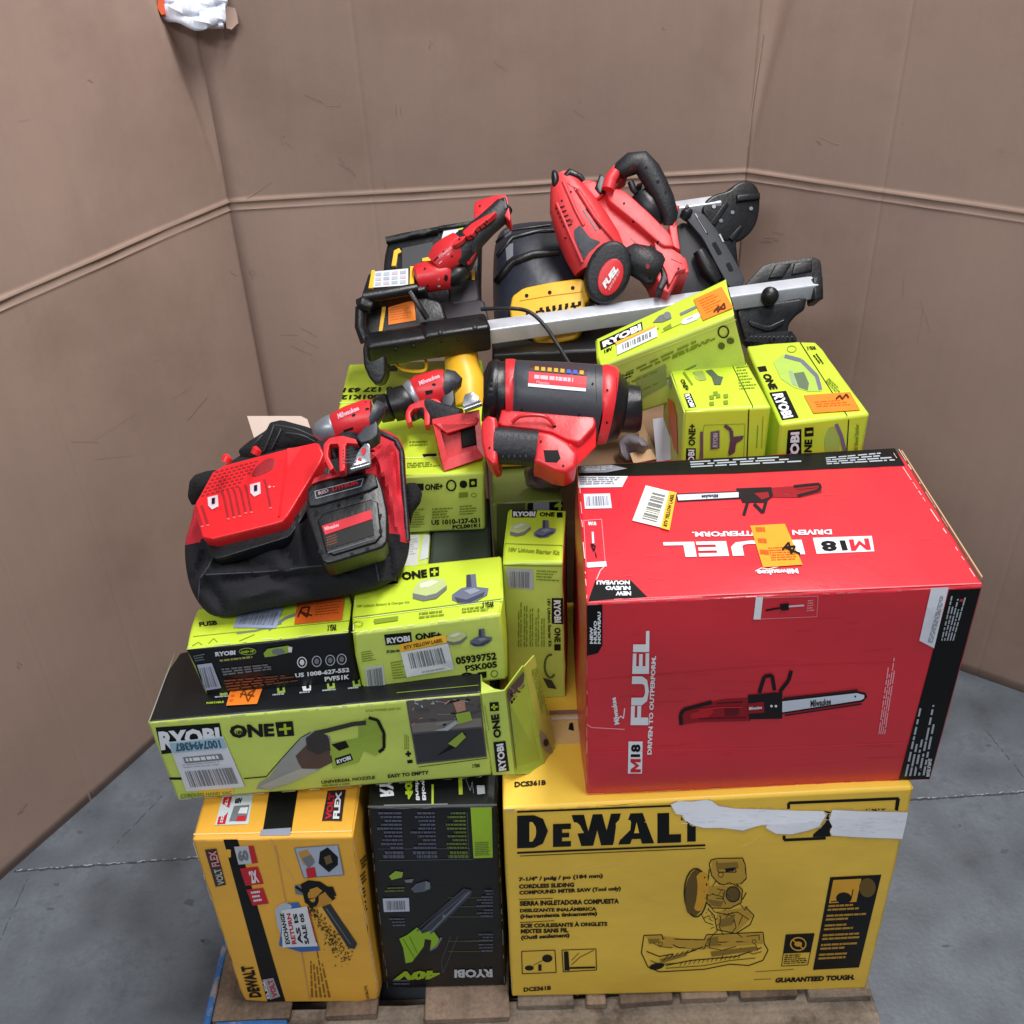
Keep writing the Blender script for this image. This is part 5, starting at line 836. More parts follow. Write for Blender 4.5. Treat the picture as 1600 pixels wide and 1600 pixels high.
class Hit:                                                   # print lying on a curved shape
    def __init__(s, *gs):
        V = []; F_ = []
        for g in gs: n = len(V); V += [tuple(map(float, v)) for v in g[0]]; F_ += [[i+n for i in f] for f in g[1]]
        s.b = BVHTree.FromPolygons(V, F_); s.last = (np.array([0, 2., 1.]), np.array([0, -1., 0]))
    def at(s, px, off=0.):
        o = []
        for r in rays(px):
            l, n, i, d = s.b.ray_cast(Vector(CO), Vector(r))
            if l is not None:
                n = np.array(n); n = -n if n@r > 0 else n; s.last = (np.array(l), n); o.append(np.array(l)+n*off)
            else: p, n = s.last; t = ((p-CO)@n)/(r@n) if abs(r@n) > .2 else depth(p); t = t if abs(t-depth(p)) < .05 else depth(p); o.append(CO+r*t+n*off)
        return np.array(o)
def centroid(g): return np.mean(np.array(g[0]), 0)
UP = (0, -.45, .9)
def fplane(x, y, t, n=UP): return Flat(atd(x, y, t), n)
def smoothpart(nm, gs, m, root, label=None):
    if any(len(g) > 2 for g in gs): return part(nm, gs, m, root, 45, label)
    for g in gs: o = part(nm, [g], m, root, 45, label)      # every loose piece is a part of its own
    return o
m_red2 = mat('worn_red_plastic', (214, 44, 50), .45, .1, 20, .15, 90)
m_dred = mat('dark_red_shade_or_mark', (150, 22, 32), .45, .1, 20, .15, 90)  # dark red for painted recess shade, slots, seams and small dots
m_dot = pm((10, 10, 12), .7); m_lamp = pm((220, 170, 180))

# ================================================================ tool bag and what lies on it
tb0, tb1 = D_(450, 955, .96), D_(480, 672, 1.13)
tbag = lambda x, y: tb0+(tb1-tb0)*(955-y)/283
bag = empty('tool_bag', atd(460, 940, tb0), 'black and red fabric tool bag lying over the green cartons', 'tool bag')
bo = [(292, 900), (288, 860), (291, 838), (300, 812), (303, 790), (330, 742), (382, 706), (440, 684), (520, 664), (590, 668), (622, 680), (633, 704), (634, 740), (638, 790), (642, 845), (634, 885), (612, 912), (560, 928), (480, 940), (400, 954), (345, 966), (322, 958), (302, 930)]
bfold = [(578, 690, 600, 745, .012, 6), (600, 745, 622, 800, .010, 6), (560, 730, 608, 700, .009, 5), (590, 700, 590, 760, -.010, 6), (612, 700, 622, 780, -.009, 5), (608, 790, 630, 845, .008, 6), (572, 745, 604, 800, -.008, 6),
 (334, 860, 312, 905, .010, 7), (318, 868, 300, 905, -.010, 6), (345, 862, 420, 890, -.014, 11), (322, 897, 480, 888, .006, 8), (480, 888, 588, 876, .007, 8), (352, 905, 500, 898, -.006, 6), (590, 862, 596, 908, .007, 5), (606, 860, 612, 900, -.008, 6), (462, 800, 470, 872, .012, 9), (440, 850, 455, 880, -.010, 8), (330, 920, 350, 955, -.008, 8), (430, 905, 520, 930, -.007, 9), (540, 900, 580, 922, .006, 7), (310, 930, 302, 890, .005, 5), (380, 935, 440, 918, .006, 7)]
bg = pillow(bo, (465, 815), tbag, .058, .05, 30, .009, 3, .34, 2, 36, [(a_, b_, c_, d_, e_*1.6, f_) for a_, b_, c_, d_, e_, f_ in bfold])
cents = proj(np.array([np.mean([bg[0][i] for i in f], 0) for f in bg[1]]))
redr = [(x < 345 and y < 851-(x-290)*.28) or (x > 548 and 672 < y < 826+max(0, x-590)*.42 and x > 548+max(0, y-740)*.35) for x, y in cents]
V = bg[0]; smoothpart('bag_body', [(V, [f for f, r in zip(bg[1], redr) if not r]), (V, [f for f, r in zip(bg[1], redr) if r], m_fabr)], m_fabb, bag)
o = bag.children[0]; bm = bmesh.new(); bm.from_mesh(o.data); bmesh.ops.remove_doubles(bm, verts=bm.verts[:], dist=.0002); bmesh.ops.delete(bm, geom=[v for v in bm.verts if not v.link_faces], context='VERTS'); bm.to_mesh(o.data); bm.free()
for p_ in o.data.polygons: p_.use_smooth = True
bh = Hit(bg); 
def ontop(g, x, y, off): return depth(Hit(g).at([(x, y)])[0])-off
def along(h, pts, r, off, m_seg=6, sub=5):
    P = []
    for i in range(len(pts)-1):
        for k in range(sub): t = k/sub; P.append((pts[i][0]*(1-t)+pts[i+1][0]*t, pts[i][1]*(1-t)+pts[i+1][1]*t))
    P.append(pts[-1]); return sweep([(x, y, depth(h.at([(x, y)])[0])-off, r) for x, y in P], m_seg)
smoothpart('seam', [along(bh, [(336, 862), (326, 885), (312, 905), (310, 940)], 1.4, .001), along(bh, [(322, 898), (420, 893), (480, 886), (583, 876)], 1.1, .0005), along(bh, [(583, 862), (588, 885), (592, 908)], 1.2, .001)], mat('seam_thread', (60, 61, 74), .8, .1), bag)
smoothpart('piping', [along(bh, [(560, 676), (592, 676), (618, 688), (627, 706), (629, 740), (633, 790), (637, 845)], 4.5, .002, 10)], m_blk2, bag)
fold = [((576, 692), (600, 742)), ((560, 722), (600, 700)), ((596, 700), (618, 760)), ((604, 760), (614, 812))]
fold = [((330, 892), (345, 870), (352, 862)), ((420, 905), (430, 935)), ((470, 866), (500, 893)), ((540, 900), (556, 918))]
m_web = mat('black_webbing', (14, 15, 18), .9, .4, 80, .8, 260)
tt = tbag(430, 680)
smoothpart('strap', [pillow([(372, 704), (388, 690), (416, 672), (422, 660), (440, 656), (484, 668), (500, 678), (498, 700), (460, 706), (420, 716), (380, 722)], (440, 690), lambda x, y: tt-.03, .028, .03, 7, .006, 5, .5, 1, 80)], m_web, bag)
smoothpart('strap', [pillow([(304, 742), (322, 736), (338, 734), (346, 744), (330, 762), (316, 784), (300, 790), (293, 776), (296, 752)], (316, 762), lambda x, y: tbag(310, 760)-.005, .02, .02, 6, .008, 6, .5, 1, 110)], m_web, bag)
smoothpart('strap', [pillow([(634, 755), (650, 754), (660, 770), (657, 786), (645, 802), (641, 822), (635, 800)], (646, 778), lambda x, y: tbag(640, 780)-.01, .012, .012, 5, .006, 7, .5, 1, 110)], m_web, bag)
r_ = random.Random(2)
smoothpart('strap_edge', [cable([(x0, y0, tt-.062), ((x0+x1)/2+2, (y0+y1)/2-3, tt-.066), (x1, y1, tt-.06)], 1.2) for x0, y0, x1, y1 in ((412, 705, 428, 664), (424, 702, 440, 668), (430, 664, 490, 682), (392, 700, 410, 680), (446, 676, 492, 690))], m_gry, bag)

# pale card tucked behind the bag
cd = empty('card', atd(430, 680, tt+.03), 'pale blank card sticking up behind the black bag straps', 'card')
part('card_sheet', [slab([(386, 650), (470, 650), (480, 655), (492, 690), (402, 700)], fplane(430, 675, tt+.012, (-.1, -.7, .6)), .0012, 0, 0)], pm((222, 198, 184), .7), cd, 0)

# charger
tc_ = ontop(bg, 400, 800, .038)
ch = empty('battery_charger', atd(400, 800, tc_+.03), 'bright red slotted battery charger lying on the tool bag', 'charger')
cf = fplane(400, 790, tc_, (-.12, -.42, .9))
base = slab([(304, 794), (450, 716), (508, 716), (508, 730), (448, 822), (440, 828), (330, 862), (318, 858)], cf, .022, .002, 1, -.024); smoothpart('charger_base', [base], m_blk, ch)
top = slab([(302, 792), (336, 730), (456, 699), (497, 690), (507, 712), (450, 805), (440, 816), (318, 846)], cf, .026, .0028, 1); smoothpart('charger_shell', [top], m_redb, ch)
side = [cf.at([(450, 703)], .004)[0], cf.at([(496, 692)], -.004)[0], cf.at([(505, 713)], -.012)[0], cf.at([(446, 806)], -.010)[0], cf.at([(436, 808)], .004)[0]]
part('sloped_end', [(side+[p-cf.n*.02 for p in side], [[4, 3, 2, 1, 0], [5, 6, 7, 8, 9]]+[[i, (i+1) % 5, 5+(i+1) % 5, 5+i] for i in range(5)])], m_redb, ch, 0)
smoothpart('clip', [sweep([(352, 722, tc_+.0, 8), (356, 714, tc_, 8), (358, 712, tc_, 5)], 12), sweep([(398, 710, tc_, 7), (402, 702, tc_, 8), (404, 700, tc_, 5)], 12)], m_redb, ch)
p = Print(cf); dr = m_dred
for j in range(7):
    x0 = 337-j*3.7; y0 = 738+j*6.2
    for k in range(9-(j > 3)): p.line((x0+k*7.6, y0-k*2.05), (x0+k*7.6+5.2, y0-k*2.05-1.4), 2.2, dr, 1)
for x, y, l in ((309, 800, 22), (318, 798, 22), (350, 776, 34), (359, 774, 34), (368, 772, 34), (377, 769, 32), (386, 766, 34), (416, 757, 36)): p.path([(x-3, y-8), (x, y), (x+7, y+l)], 3., dr, 2); p.ell(x+7.5, y+l+1, 2.4, 1.6, pm((246, 90, 90)), 2)
p.build('vent_slots', ch)
smoothpart('finger_recess_shade', [slab([(390, 748), (400, 728), (418, 716), (430, 716), (430, 728), (420, 738)], cf, .002, .0008, 2, .0012)], m_dred, ch)  # flat plate, the shade inside the recess put into its dark red
p = Print(cf); p.L = .0014
for x, y in ((334, 788), (400, 768)): p.poly([(x-9, y-10), (x+7, y-14), (x+8, y+4), (x-2, y+9), (x-8, y+3)], pm((214, 190, 200)), 1); p.poly([(x-2, y-8), (x+3, y-9), (x+3, y), (x-2, y+1)], m_ink, 2)
p.text('+ -', [(420, 764), (430, 762), (429, 758), (419, 760)], pm((250, 160, 160)), 1); p.build('indicator_sticker', ch)

# impact driver with battery
ti = ontop(bg, 545, 850, .06)
dv = empty('impact_driver', atd(540, 860, ti+.05), 'red and black impact driver with a big battery, lying on the tool bag', 'power tool')
bf = fplane(540, 810, ti, (.08, -.55, .83))
bt = slab([(478, 800), (480, 762), (490, 754), (562, 736), (590, 742), (598, 762), (606, 800), (606, 846), (598, 856), (512, 882), (502, 876)], bf, .055, .004, 1); bob = smoothpart('battery', [bt], m_blk, dv)
p2_ = slab([(494, 806), (590, 778), (598, 846), (512, 872)], bf, .006, .003, 1, .004); part('battery_face', [p2_], m_blk, bob, 40)
smoothpart('battery_rib', [slab([(480, 764+8), (494, 757), (586, 740), (592, 764), (484, 796)], bf, .006, .003, 1, .005)], m_blk2, bob)
p = Print(Flat(bf.p0+bf.n*.0045, bf.n)); p.poly([(503, 822), (579, 797), (582, 811), (508, 836)], m_r, 1); p.text('Milwaukee', [(508, 830), (530, 823), (529, 817), (507, 824)], m_lamp, 2, .01); p.poly([(508, 837), (582, 812), (585, 836), (514, 858)], pm((14, 17, 13)), 1); p.lines([(511, 856), (534, 848), (532, 832), (510, 840)], 4, pm((110, 60, 40)), 2); p.path([(512, 864), (584, 842)], 1.8, pm((84, 90, 96)), 1)
for x, y in ((500, 862), (594, 806), (595, 830), (494, 800), (530, 786), (566, 774), (550, 866), (574, 858)): p.poly([(x-3, y-2), (x+2, y-3), (x+3, y+2), (x-2, y+3)], m_dot, 1)
p.build('battery_label', bob)
p = Print(Flat(bf.p0+bf.n*.0055, bf.n)); p.frame([(494, 779), (564, 760), (568, 748), (492, 768)], 1.2, m_lgrey, 1); p.text('RED', [(498, 774), (514, 769), (513, 764), (497, 769)], m_lamp, 2); p.text('LITHIUM', [(520, 768), (560, 757), (558, 751), (519, 762)], m_r, 2, .03); p.build('battery_label', bob)
ring_ = slab([(486, 758), (492, 746), (548, 732), (572, 732), (560, 738), (500, 752)], bf, .02, .004, 1, .002); part('battery_latch', [ring_], m_redp, bob, 40)
tn = ti+.0
smoothpart('nose', [sweep([(489, 676, tn, 6), (497, 674, tn, 15), (508, 671, tn, 19), (519, 668, tn, 21), (522, 667, tn, 20)], 26)], m_nose, dv)
g1 = sweep([(520, 668, tn, 18), (524, 667, tn, 22), (545, 660, tn, 26), (572, 654, tn, 30), (582, 653, tn, 29)], 28, .85); smoothpart('housing', [g1], m_redp, dv)
smoothpart('rear_cap', [sweep([(580, 653, tn, 29.3), (586, 655, tn, 29), (590, 657, tn, 26), (593, 659, tn, 16)], 28, .85), slab([(556, 682), (568, 668), (584, 650), (591, 664), (590, 680), (580, 688), (564, 692)], fplane(575, 674, tn-.024, (0, -.6, .8)), .03, .005, 1)], m_gry, dv)
smoothpart('grip', [sweep([(546, 676, tn, 22), (545, 695, tn, 19), (548, 715, tn, 20), (556, 738, tn+.0, 24)], 20, .8, True, 2.6)], m_blk2, dv)
smoothpart('trigger', [sweep([(524, 688, tn, 12), (520, 702, tn, 10), (524, 716, tn, 8)], 14)], m_blk, dv)
smoothpart('guard_frame', [slab([(505, 694), (514, 684), (534, 680), (556, 686), (560, 694), (540, 692), (539, 735), (530, 737), (529, 693), (515, 694), (512, 712), (522, 731), (515, 736), (505, 714)], fplane(530, 700, tn-.026, (0, -.6, .8)), .022, .002, 1)], m_redp, dv)
p = Print(Hit(g1)); p.text('Milwaukee', [(529, 655), (562, 641), (559, 634), (527, 647)], m_lamp, 1, .02); p.poly([(570, 628), (578, 628), (577, 640), (571, 641)], m_dot, 1); p.poly([(536, 672), (552, 667), (552, 671), (538, 675)], m_dot, 1); p.poly([(550, 648), (555, 646), (555, 650), (551, 651)], m_dot, 1); p.build('marking', dv)
smoothpart('belt_clip', [slab([(548, 732), (560, 704), (570, 692), (578, 694), (580, 728), (556, 734)], fplane(565, 715, tn-.03, (0, -.7, .7)), .0025, .001, 1), sweep([(549, 733, tn-.036, 4.5), (578, 725, tn-.036, 4.5)], 12)], m_steel, dv)
p = Print(fplane(565, 715, tn-.0312, (0, -.7, .7))); p.ell(568, 705, 3.5, 6, m_r, 1, .3); p.ell(562, 718, 3, 3, m_r, 1); p.build('clip_hole', dv)

# drill driver
td = D_(640, 650, 1.09)
dd = empty('drill', atd(650, 660, td), 'red and black drill driver with an empty battery foot, right of the tool bag', 'power tool')
smoothpart('chuck', [sweep([(588, 643, td, 9), (590, 642, td, 19), (592, 641, td, 21), (608, 636, td, 23), (611, 635, td, 20), (613, 634, td, 26), (626, 630, td, 27), (640, 626, td, 26), (644, 624, td, 24)], 30)], m_blk, dd)
smoothpart('chuck_ring', [sweep([(585, 644, td, 8), (588, 643, td, 13), (591, 642, td, 14)], 20)], m_steel, dd)
smoothpart('clutch_ring', [sweep([(643, 622, td, 25), (646, 620, td, 27), (650, 618, td, 27), (652, 617, td, 25)], 30)], m_nose, dd)
g1 = sweep([(650, 617, td, 25), (656, 614, td, 28), (672, 610, td, 29), (688, 606, td, 29), (696, 605, td, 28)], 28, .85); smoothpart('housing', [g1], m_redp, dd)
smoothpart('rear_cap', [sweep([(694, 605, td, 28.5), (702, 606, td, 28), (708, 610, td, 24), (711, 613, td, 14)], 28, .85), slab([(690, 636), (690, 620), (700, 596), (709, 604), (711, 626), (704, 640)], fplane(700, 620, td-.024, (0, -.6, .8)), .03, .005, 1)], m_gry, dd)
smoothpart('grip', [sweep([(664, 636, td-.012, 18), (680, 646, td-.02, 19), (700, 652, td-.028, 19), (718, 656, td-.034, 18)], 20, .8, True, 2.5), sweep([(646, 642, td, 12), (652, 655, td, 11)], 14)], m_blk2, dd)
smoothpart('guard_frame', [slab([(634, 642), (640, 632), (660, 624), (682, 622), (704, 640), (716, 650), (708, 655), (690, 640), (672, 634), (672, 664), (663, 665), (662, 636), (646, 639), (641, 646), (644, 660), (636, 662), (633, 652)], fplane(668, 640, td-.032, (0, -.6, .8)), .022, .002, 1)], m_redp, dd)
p = Print(Hit(g1)); p.text('Milwaukee', [(656, 603), (688, 590), (685, 584), (654, 596)], m_lamp, 1, .02); p.poly([(664, 611), (676, 609), (676, 614), (666, 617)], m_dot, 1); p.ell(678, 601, 3, 2, m_dot, 1); p.build('marking', dd)
tf = td-.075; ff = fplane(715, 690, tf, (.1, -.75, .65))
o_ = [(675, 655), (749, 640), (756, 714), (694, 736)]; i_ = [(688, 672), (742, 660), (746, 700), (700, 716)]
O = ff.at(o_); I_ = ff.at(i_, -.002); B_ = ff.at(i_, -.020); Ob = ff.at(o_, -.034)
part('battery_foot', [(list(O)+list(I_)+list(B_)+list(Ob), [[i, (i+1) % 4, 4+(i+1) % 4, 4+i] for i in range(4)]+[[4+i, 4+(i+1) % 4, 8+(i+1) % 4, 8+i] for i in range(4)]+[[8, 9, 10, 11]]+[[12+i, 12+(i+1) % 4, (i+1) % 4, i] for i in range(4)]+[[15, 14, 13, 12]])], m_redp, dd, 0)
part('contact_block', [slab([(720, 668), (743, 663), (745, 692), (723, 697)], ff, .012, .002, 0, -.012)], m_dot, dd, 30)
smoothpart('foot_rim', [slab([(678, 662), (690, 662), (696, 672), (742, 656), (744, 650), (748, 656), (744, 664), (698, 678), (688, 670)], ff, .006, .002, 0, .003)], m_redp, dd)
smoothpart('belt_clip', [sweep([(725, 640, tf-.006, 5), (752, 630, tf-.006, 5)], 12), slab([(722, 632), (726, 616), (738, 612), (748, 620), (750, 632), (728, 642)], fplane(736, 626, tf+.004, (0, -.7, .7)), .003, .001, 1)], m_steel, dd)

# compact blower
tw = D_(870, 700, 1.10)-.01
bw = empty('blower', atd(860, 700, tw), 'red and black cordless tool with a fat round body, to the right of the drill', 'power tool')
smoothpart('fan_guard', [sweep([(756, 612, tw, 30), (758, 612, tw, 46), (764, 613, tw, 51), (774, 614, tw, 52), (779, 614, tw, 49), (786, 615, tw, 51), (792, 616, tw, 51)], 34)], m_blk, bw)
gm = sweep([(790, 616, tw, 50), (794, 616, tw, 54), (830, 620, tw, 56), (880, 625, tw, 59), (925, 630, tw, 61), (938, 632, tw, 61)], 40); smoothpart('barrel', [gm], m_gry, bw)
smoothpart('red_band', [sweep([(790, 616, tw, 54.6), (794, 616, tw, 55.4), (799, 617, tw, 55.6), (802, 617, tw, 54.4)], 40), sweep([(936, 632, tw, 61), (940, 632, tw, 63), (950, 634, tw, 62), (956, 635, tw, 59)], 40)], m_redp, bw)
smoothpart('nozzle', [sweep([(955, 635, tw, 56), (960, 636, tw, 54), (968, 637, tw, 49), (973, 637, tw, 43), (976, 638, tw, 38), (996, 640, tw, 37), (1000, 640, tw, 33), (1001, 640, tw, 26)], 36)], m_blk, bw)
p = Print(Hit(gm)); 
def cp(q, m, lay=1):
    a = Print.bl
    for i in range(6):
        p.poly(p.sub(q, i/6, 0, (i+1)/6, 1), m, lay, 9)
q = [(825, 604), (915, 612), (918, 575), (827, 567)]; cp(p.sub(q, 0, .14, 1, 1), pm((70, 46, 50))); cp(p.sub(q, 0, .12, 1, .62), m_r, 2); cp(p.sub(q, 0, 0, 1, .13), m_w, 2)
for i in range(8): cp(p.sub(q, .1+i*.11, .68, .17+i*.11, .84), pm((200, 160, 30)) if i not in (5, 6) else pm((50, 90, 190)), 3)
p.lines(p.sub(q, .1, .3, .8, .5), 1, m_lamp, 3, .8, .1); p.build('warning_label', bw)
smoothpart('handle_frame', [slab([(784, 636), (926, 632), (932, 664), (906, 692), (884, 686), (862, 675), (836, 670), (777, 664)], fplane(860, 660, tw-.060, (0, -.45, .89)), .03, .004, 1), cable([(800, 660, tw-.066), (815, 650, tw-.070), (850, 650, tw-.070), (866, 664, tw-.068)], 3)], m_redp, bw)
part('frame_side', [slab([(888, 676), (928, 636), (933, 662), (932, 698), (896, 735), (890, 710)], fplane(910, 690, tw-.062, (.35, -.65, .66)), .012, .003, 0)], m_redb, bw, 40)
part('frame_base', [slab([(790, 655), (880, 656), (896, 690), (840, 700), (784, 690)], fplane(840, 676, tw-.045, (0, -.4, .9)), .012, .003, 0)], m_redp, bw, 40)
tg = tw-.075
smoothpart('grip', [sweep([(772, 696, tg, 29), (790, 697, tg, 29), (815, 699, tg, 28), (838, 702, tg, 30)], 24, .9, True, 2.5)], m_blk2, bw)
smoothpart('grip_end', [slab([(751, 660), (762, 648), (776, 652), (777, 724), (768, 726), (757, 714), (752, 690)], fplane(765, 690, tg-.020, (-.1, -.6, .77)), .06, .005, 1), slab([(834, 671), (862, 676), (888, 690), (904, 708), (900, 730), (885, 739), (866, 736), (842, 724), (834, 722)], fplane(868, 706, tg-.024, (0, -.6, .8)), .06, .007, 1)], m_redp, bw)
smoothpart('trigger', [slab([(849, 703), (872, 703), (876, 716), (870, 723), (852, 722)], fplane(862, 712, tg-.0265, (0, -.6, .8)), .006, .001, 0)], m_dot, bw)
smoothpart('button', [sweep([(866, 665, tw-.062, 3.5), (868, 674, tw-.062, 3.5)], 10)], m_dot, bw)

# ================================================================ folded rolling stand with silver rails
zr = 1.15
tl_, tr_ = D_(760, 517, zr), D_(1275, 450, zr)
st_ = empty('folding_stand', atd(900, 520, tl_+.05), 'folded black stand with silver rails and yellow trim, lying across the back of the pile', 'stand')
ty = lambda x: tl_+(tr_-tl_)*(x-760)/515
RA = atd(758, 520, tl_+.012); RB = atd(1272, 449, tr_+.012)
g = beam(RA, RB, (0, -.15, 1), .036, .034, .0035); part('silver_rail', [g], m_alu, st_, 40)
T_ = (RB-RA)/np.linalg.norm(RB-RA)
part('rail_groove', [beam(atd(800, 512, ty(800)-.006)+0, atd(1268, 449, ty(1268)-.006), (0, -.15, 1), .002, .0025, 0)], m_grey, st_, 0)
SL = atd(572, 548, ty(572)+.005); SR = atd(762, 520, tl_+.005)
part('black_sleeve', [beam(SL, SR, (0, -.15, 1), .05, .052, .010)], m_blk, st_, 40)
part('black_sleeve', [beam(atd(660, 533, ty(660)+.004), atd(763, 518, tl_+.004), (0, -.15, 1), .052, .056, .008)], m_blk, st_, 40)
fp = fplane(590, 560, ty(590)-.01, (-.1, -.85, .5))
smoothpart('hook_foot', [slab([(566, 545), (570, 530), (596, 530), (603, 562), (603, 586), (596, 600), (586, 602), (576, 590), (568, 572)], fp, .035, .005, 1)], m_blk, st_)
p = Print(Hit(beam(SL, SR, (0, -.15, 1), .05, .052, .010), beam(atd(660, 533, ty(660)+.004), atd(763, 518, tl_+.004), (0, -.15, 1), .052, .056, .008)))
for x, y, a in ((618, 545, 3.5), (646, 540, 3.5), (688, 520, 4), (742, 512, 4), (716, 530, 3), (690, 532, 3)): p.ell(x, y, a, a, m_dot, 1); p.ell(x, y-1, a*.5, a*.5, m_gry, 2)
p.build('screw', st_)
smoothpart('knob', [sweep([(1204, 462, ty(1204)-.012, 5), (1204, 462, ty(1204)-.016, 13), (1203, 461.5, ty(1204)-.022, 13.5), (1203, 461, ty(1204)-.028, 9), (1203, 461, ty(1204)-.03, 2)], 22)], m_blk, st_)
kp = fplane(1203, 462, ty(1203)-.016, tuple(-CF+np.array([0, -.1, .2])))
smoothpart('knob_disc', [slab([(1203+13*math.cos(a), 462+15*math.sin(a)) for a in [k*.3927 for k in range(16)]], kp, .012, .003, 0), slab([(1203+5*math.cos(a), 461+6*math.sin(a)) for a in [k*.3927 for k in range(16)]], kp, .008, .002, 0, .007)], mat('dark_knob', (34, 38, 30), .35, .1), st_)
e1 = fplane(1230, 440, ty(1230)+.02, (0, -.8, .6))
smoothpart('end_bracket', [slab([(1160, 450), (1176, 432), (1194, 413), (1272, 401), (1283, 408), (1287, 460), (1284, 468), (1272, 470), (1270, 434), (1240, 437), (1180, 448)], e1, .05, .006, 1), slab([(1210, 416), (1236, 412), (1222, 434), (1200, 436)], e1, .01, .003, 0, .008), slab([(1240, 412), (1268, 408), (1268, 424), (1236, 430)], e1, .01, .003, 0, .006)], m_blk, st_)
part('end_cap', [slab([(1271, 434), (1286, 432), (1287, 466), (1273, 469)], fplane(1279, 450, ty(1279)-.012, (.1, -.8, .6)), .04, .003, 0)], m_blk, st_, 40)
e2 = fplane(1200, 505, ty(1200)+.015, (0, -.9, .45))
smoothpart('lower_bracket', [slab([(1150, 480), (1262, 464), (1258, 484), (1244, 494), (1234, 506), (1228, 540), (1176, 545), (1162, 530), (1154, 500)], e2, .05, .006, 1), slab([(1168, 500), (1200, 510), (1226, 498), (1222, 508), (1200, 520), (1172, 510)], e2, .008, .003, 1, .006)], m_blk, st_)
# rear rail and its bracket
tr2 = D_(1100, 320, 1.22)+.02
part('silver_rail', [beam(atd(1000, 336, tr2), atd(1125, 318, tr2), (0, -.15, 1), .034, .026, .003)], m_alu, st_, 40)
b3 = fplane(1140, 340, tr2-.01, (.15, -.85, .5))
smoothpart('rear_bracket', [slab([(1094, 326), (1112, 304), (1140, 298), (1150, 286), (1170, 281), (1186, 292), (1189, 316), (1184, 350), (1166, 372), (1148, 380), (1126, 376), (1110, 350)], b3, .045, .006, 2), slab([(1150, 306), (1186, 302), (1186, 312), (1150, 316)], b3, .01, .003, 0, .008), slab([(1108, 348), (1132, 316), (1138, 320), (1116, 354)], b3, .008, .002, 0, .006), slab([(1138, 372), (1156, 352), (1160, 356), (1144, 378)], b3, .008, .002, 0, .006)], m_blk, st_)
p = Print(b3); p.L = .002
for x, y in ((1115, 323), (1144, 332), (1173, 326), (1126, 345)): p.ell(x, y, 3, 3, m_lgrey if x < 1120 else m_grey, 1)
p.build('screw', st_)
part('rear_post', [slab([(1112, 350), (1150, 372), (1156, 440), (1130, 445)], fplane(1140, 400, tr2, (0, -.9, .4)), .03, .004, 0)], m_blk, st_, 40)
# left hand black frame with yellow trim
f1 = fplane(680, 420, ty(680)+.10, (0, -.55, .83))
smoothpart('rear_frame', [slab([(597, 440), (600, 400), (606, 372), (680, 358), (684, 350), (742, 344), (752, 350), (750, 430), (754, 500), (690, 512), (640, 490), (600, 470)], f1, .06, .008, 1)], m_blk, st_)
part('recess_panel', [slab([(628, 388), (676, 378), (676, 410), (650, 436), (628, 436)], f1, .003, .001, 0, .0015)], mat('dark_grey_plastic', (44, 46, 50), .5, .1), st_, 0)
smoothpart('frame_lip', [cable([(603, 376, depth(f1.at([(603, 376)])[0])-.004), (640, 368, depth(f1.at([(640, 368)])[0])-.006), (684, 360, depth(f1.at([(684, 360)])[0])-.006)], 6), cable([(686, 358, depth(f1.at([(686, 358)])[0])-.004), (744, 349, depth(f1.at([(744, 349)])[0])-.004)], 5)], m_blk, st_)
f2 = fplane(610, 440, ty(610)+.03, (0, -.40, .92))
smoothpart('handle_block', [slab([(562, 470), (568, 448), (576, 424), (646, 416), (664, 424), (668, 452), (636, 458), (600, 466)], f2, .045, .008, 1), slab([(560, 478), (600, 466), (650, 458), (690, 470), (700, 500), (660, 515), (572, 530), (562, 520)], fplane(620, 500, ty(620)+.025, (0, -.7, .7)), .05, .008, 1)], m_blk, st_)
smoothpart('handle_tube', [sweep([(568, 465, ty(568)+.0, 9), (600, 460, ty(600)+.0, 9), (640, 453, ty(640)+.0, 9), (652, 450, ty(650)+.0, 7)], 14), sweep([(560, 476, ty(568)-.002, 9), (566, 474, ty(568)-.004, 12), (580, 480, ty(568)-.002, 9)], 14), sweep([(564, 480, ty(566)+.005, 9), (563, 510, ty(566)+.005, 9), (572, 535, ty(566)+.01, 9)], 14), cable([(640, 456, ty(640)-.012), (655, 478, ty(650)-.014), (668, 498, ty(660)-.01)], 4.5)], m_blk, st_)
p = Print(f2); p.L = .0008; p.poly([(585, 425), (638, 420), (638, 446), (582, 450)], pm((206, 210, 214)), 1)
for i in range(4):
    for j in range(3): q = p.sub([(585, 448), (637, 444), (637, 422), (586, 426)], i/4+.02, j/3+.04, i/4+.2, j/3+.26); p.poly(q, (m_lgrey, pm((190, 176, 180)), pm((160, 170, 184)))[(i+j) % 3], 2)
p.build('warning_label', st_)
part('yellow_strip', [slab([(576, 452), (581, 424), (586, 424), (583, 452)], f2, .006, .001, 0, .004), slab([(640, 446), (641, 418), (648, 418), (647, 445)], f2, .006, .001, 0, .004), slab([(592, 519), (599, 471), (605, 470), (598, 519)], fplane(620, 500, ty(620)+.025, (0, -.7, .7)), .006, .001, 0, .005), slab([(612, 418), (616, 394), (624, 390), (628, 396), (622, 399), (619, 418)], f1, .006, .001, 0, .006), slab([(660, 406), (675, 403), (675, 410), (660, 411)], f1, .006, .001, 0, .006), slab([(737, 425), (742, 424), (742, 440), (737, 440)], f1, .006, .001, 0, .006)], m_yelp, st_, 0)
smoothpart('yellow_rod', [cable([(616, 566, ty(600)+.04), (632, 578, ty(600)+.04), (664, 578, ty(600)+.04), (664, 556, ty(600)+.05)], 2.6)], m_yelp, st_)
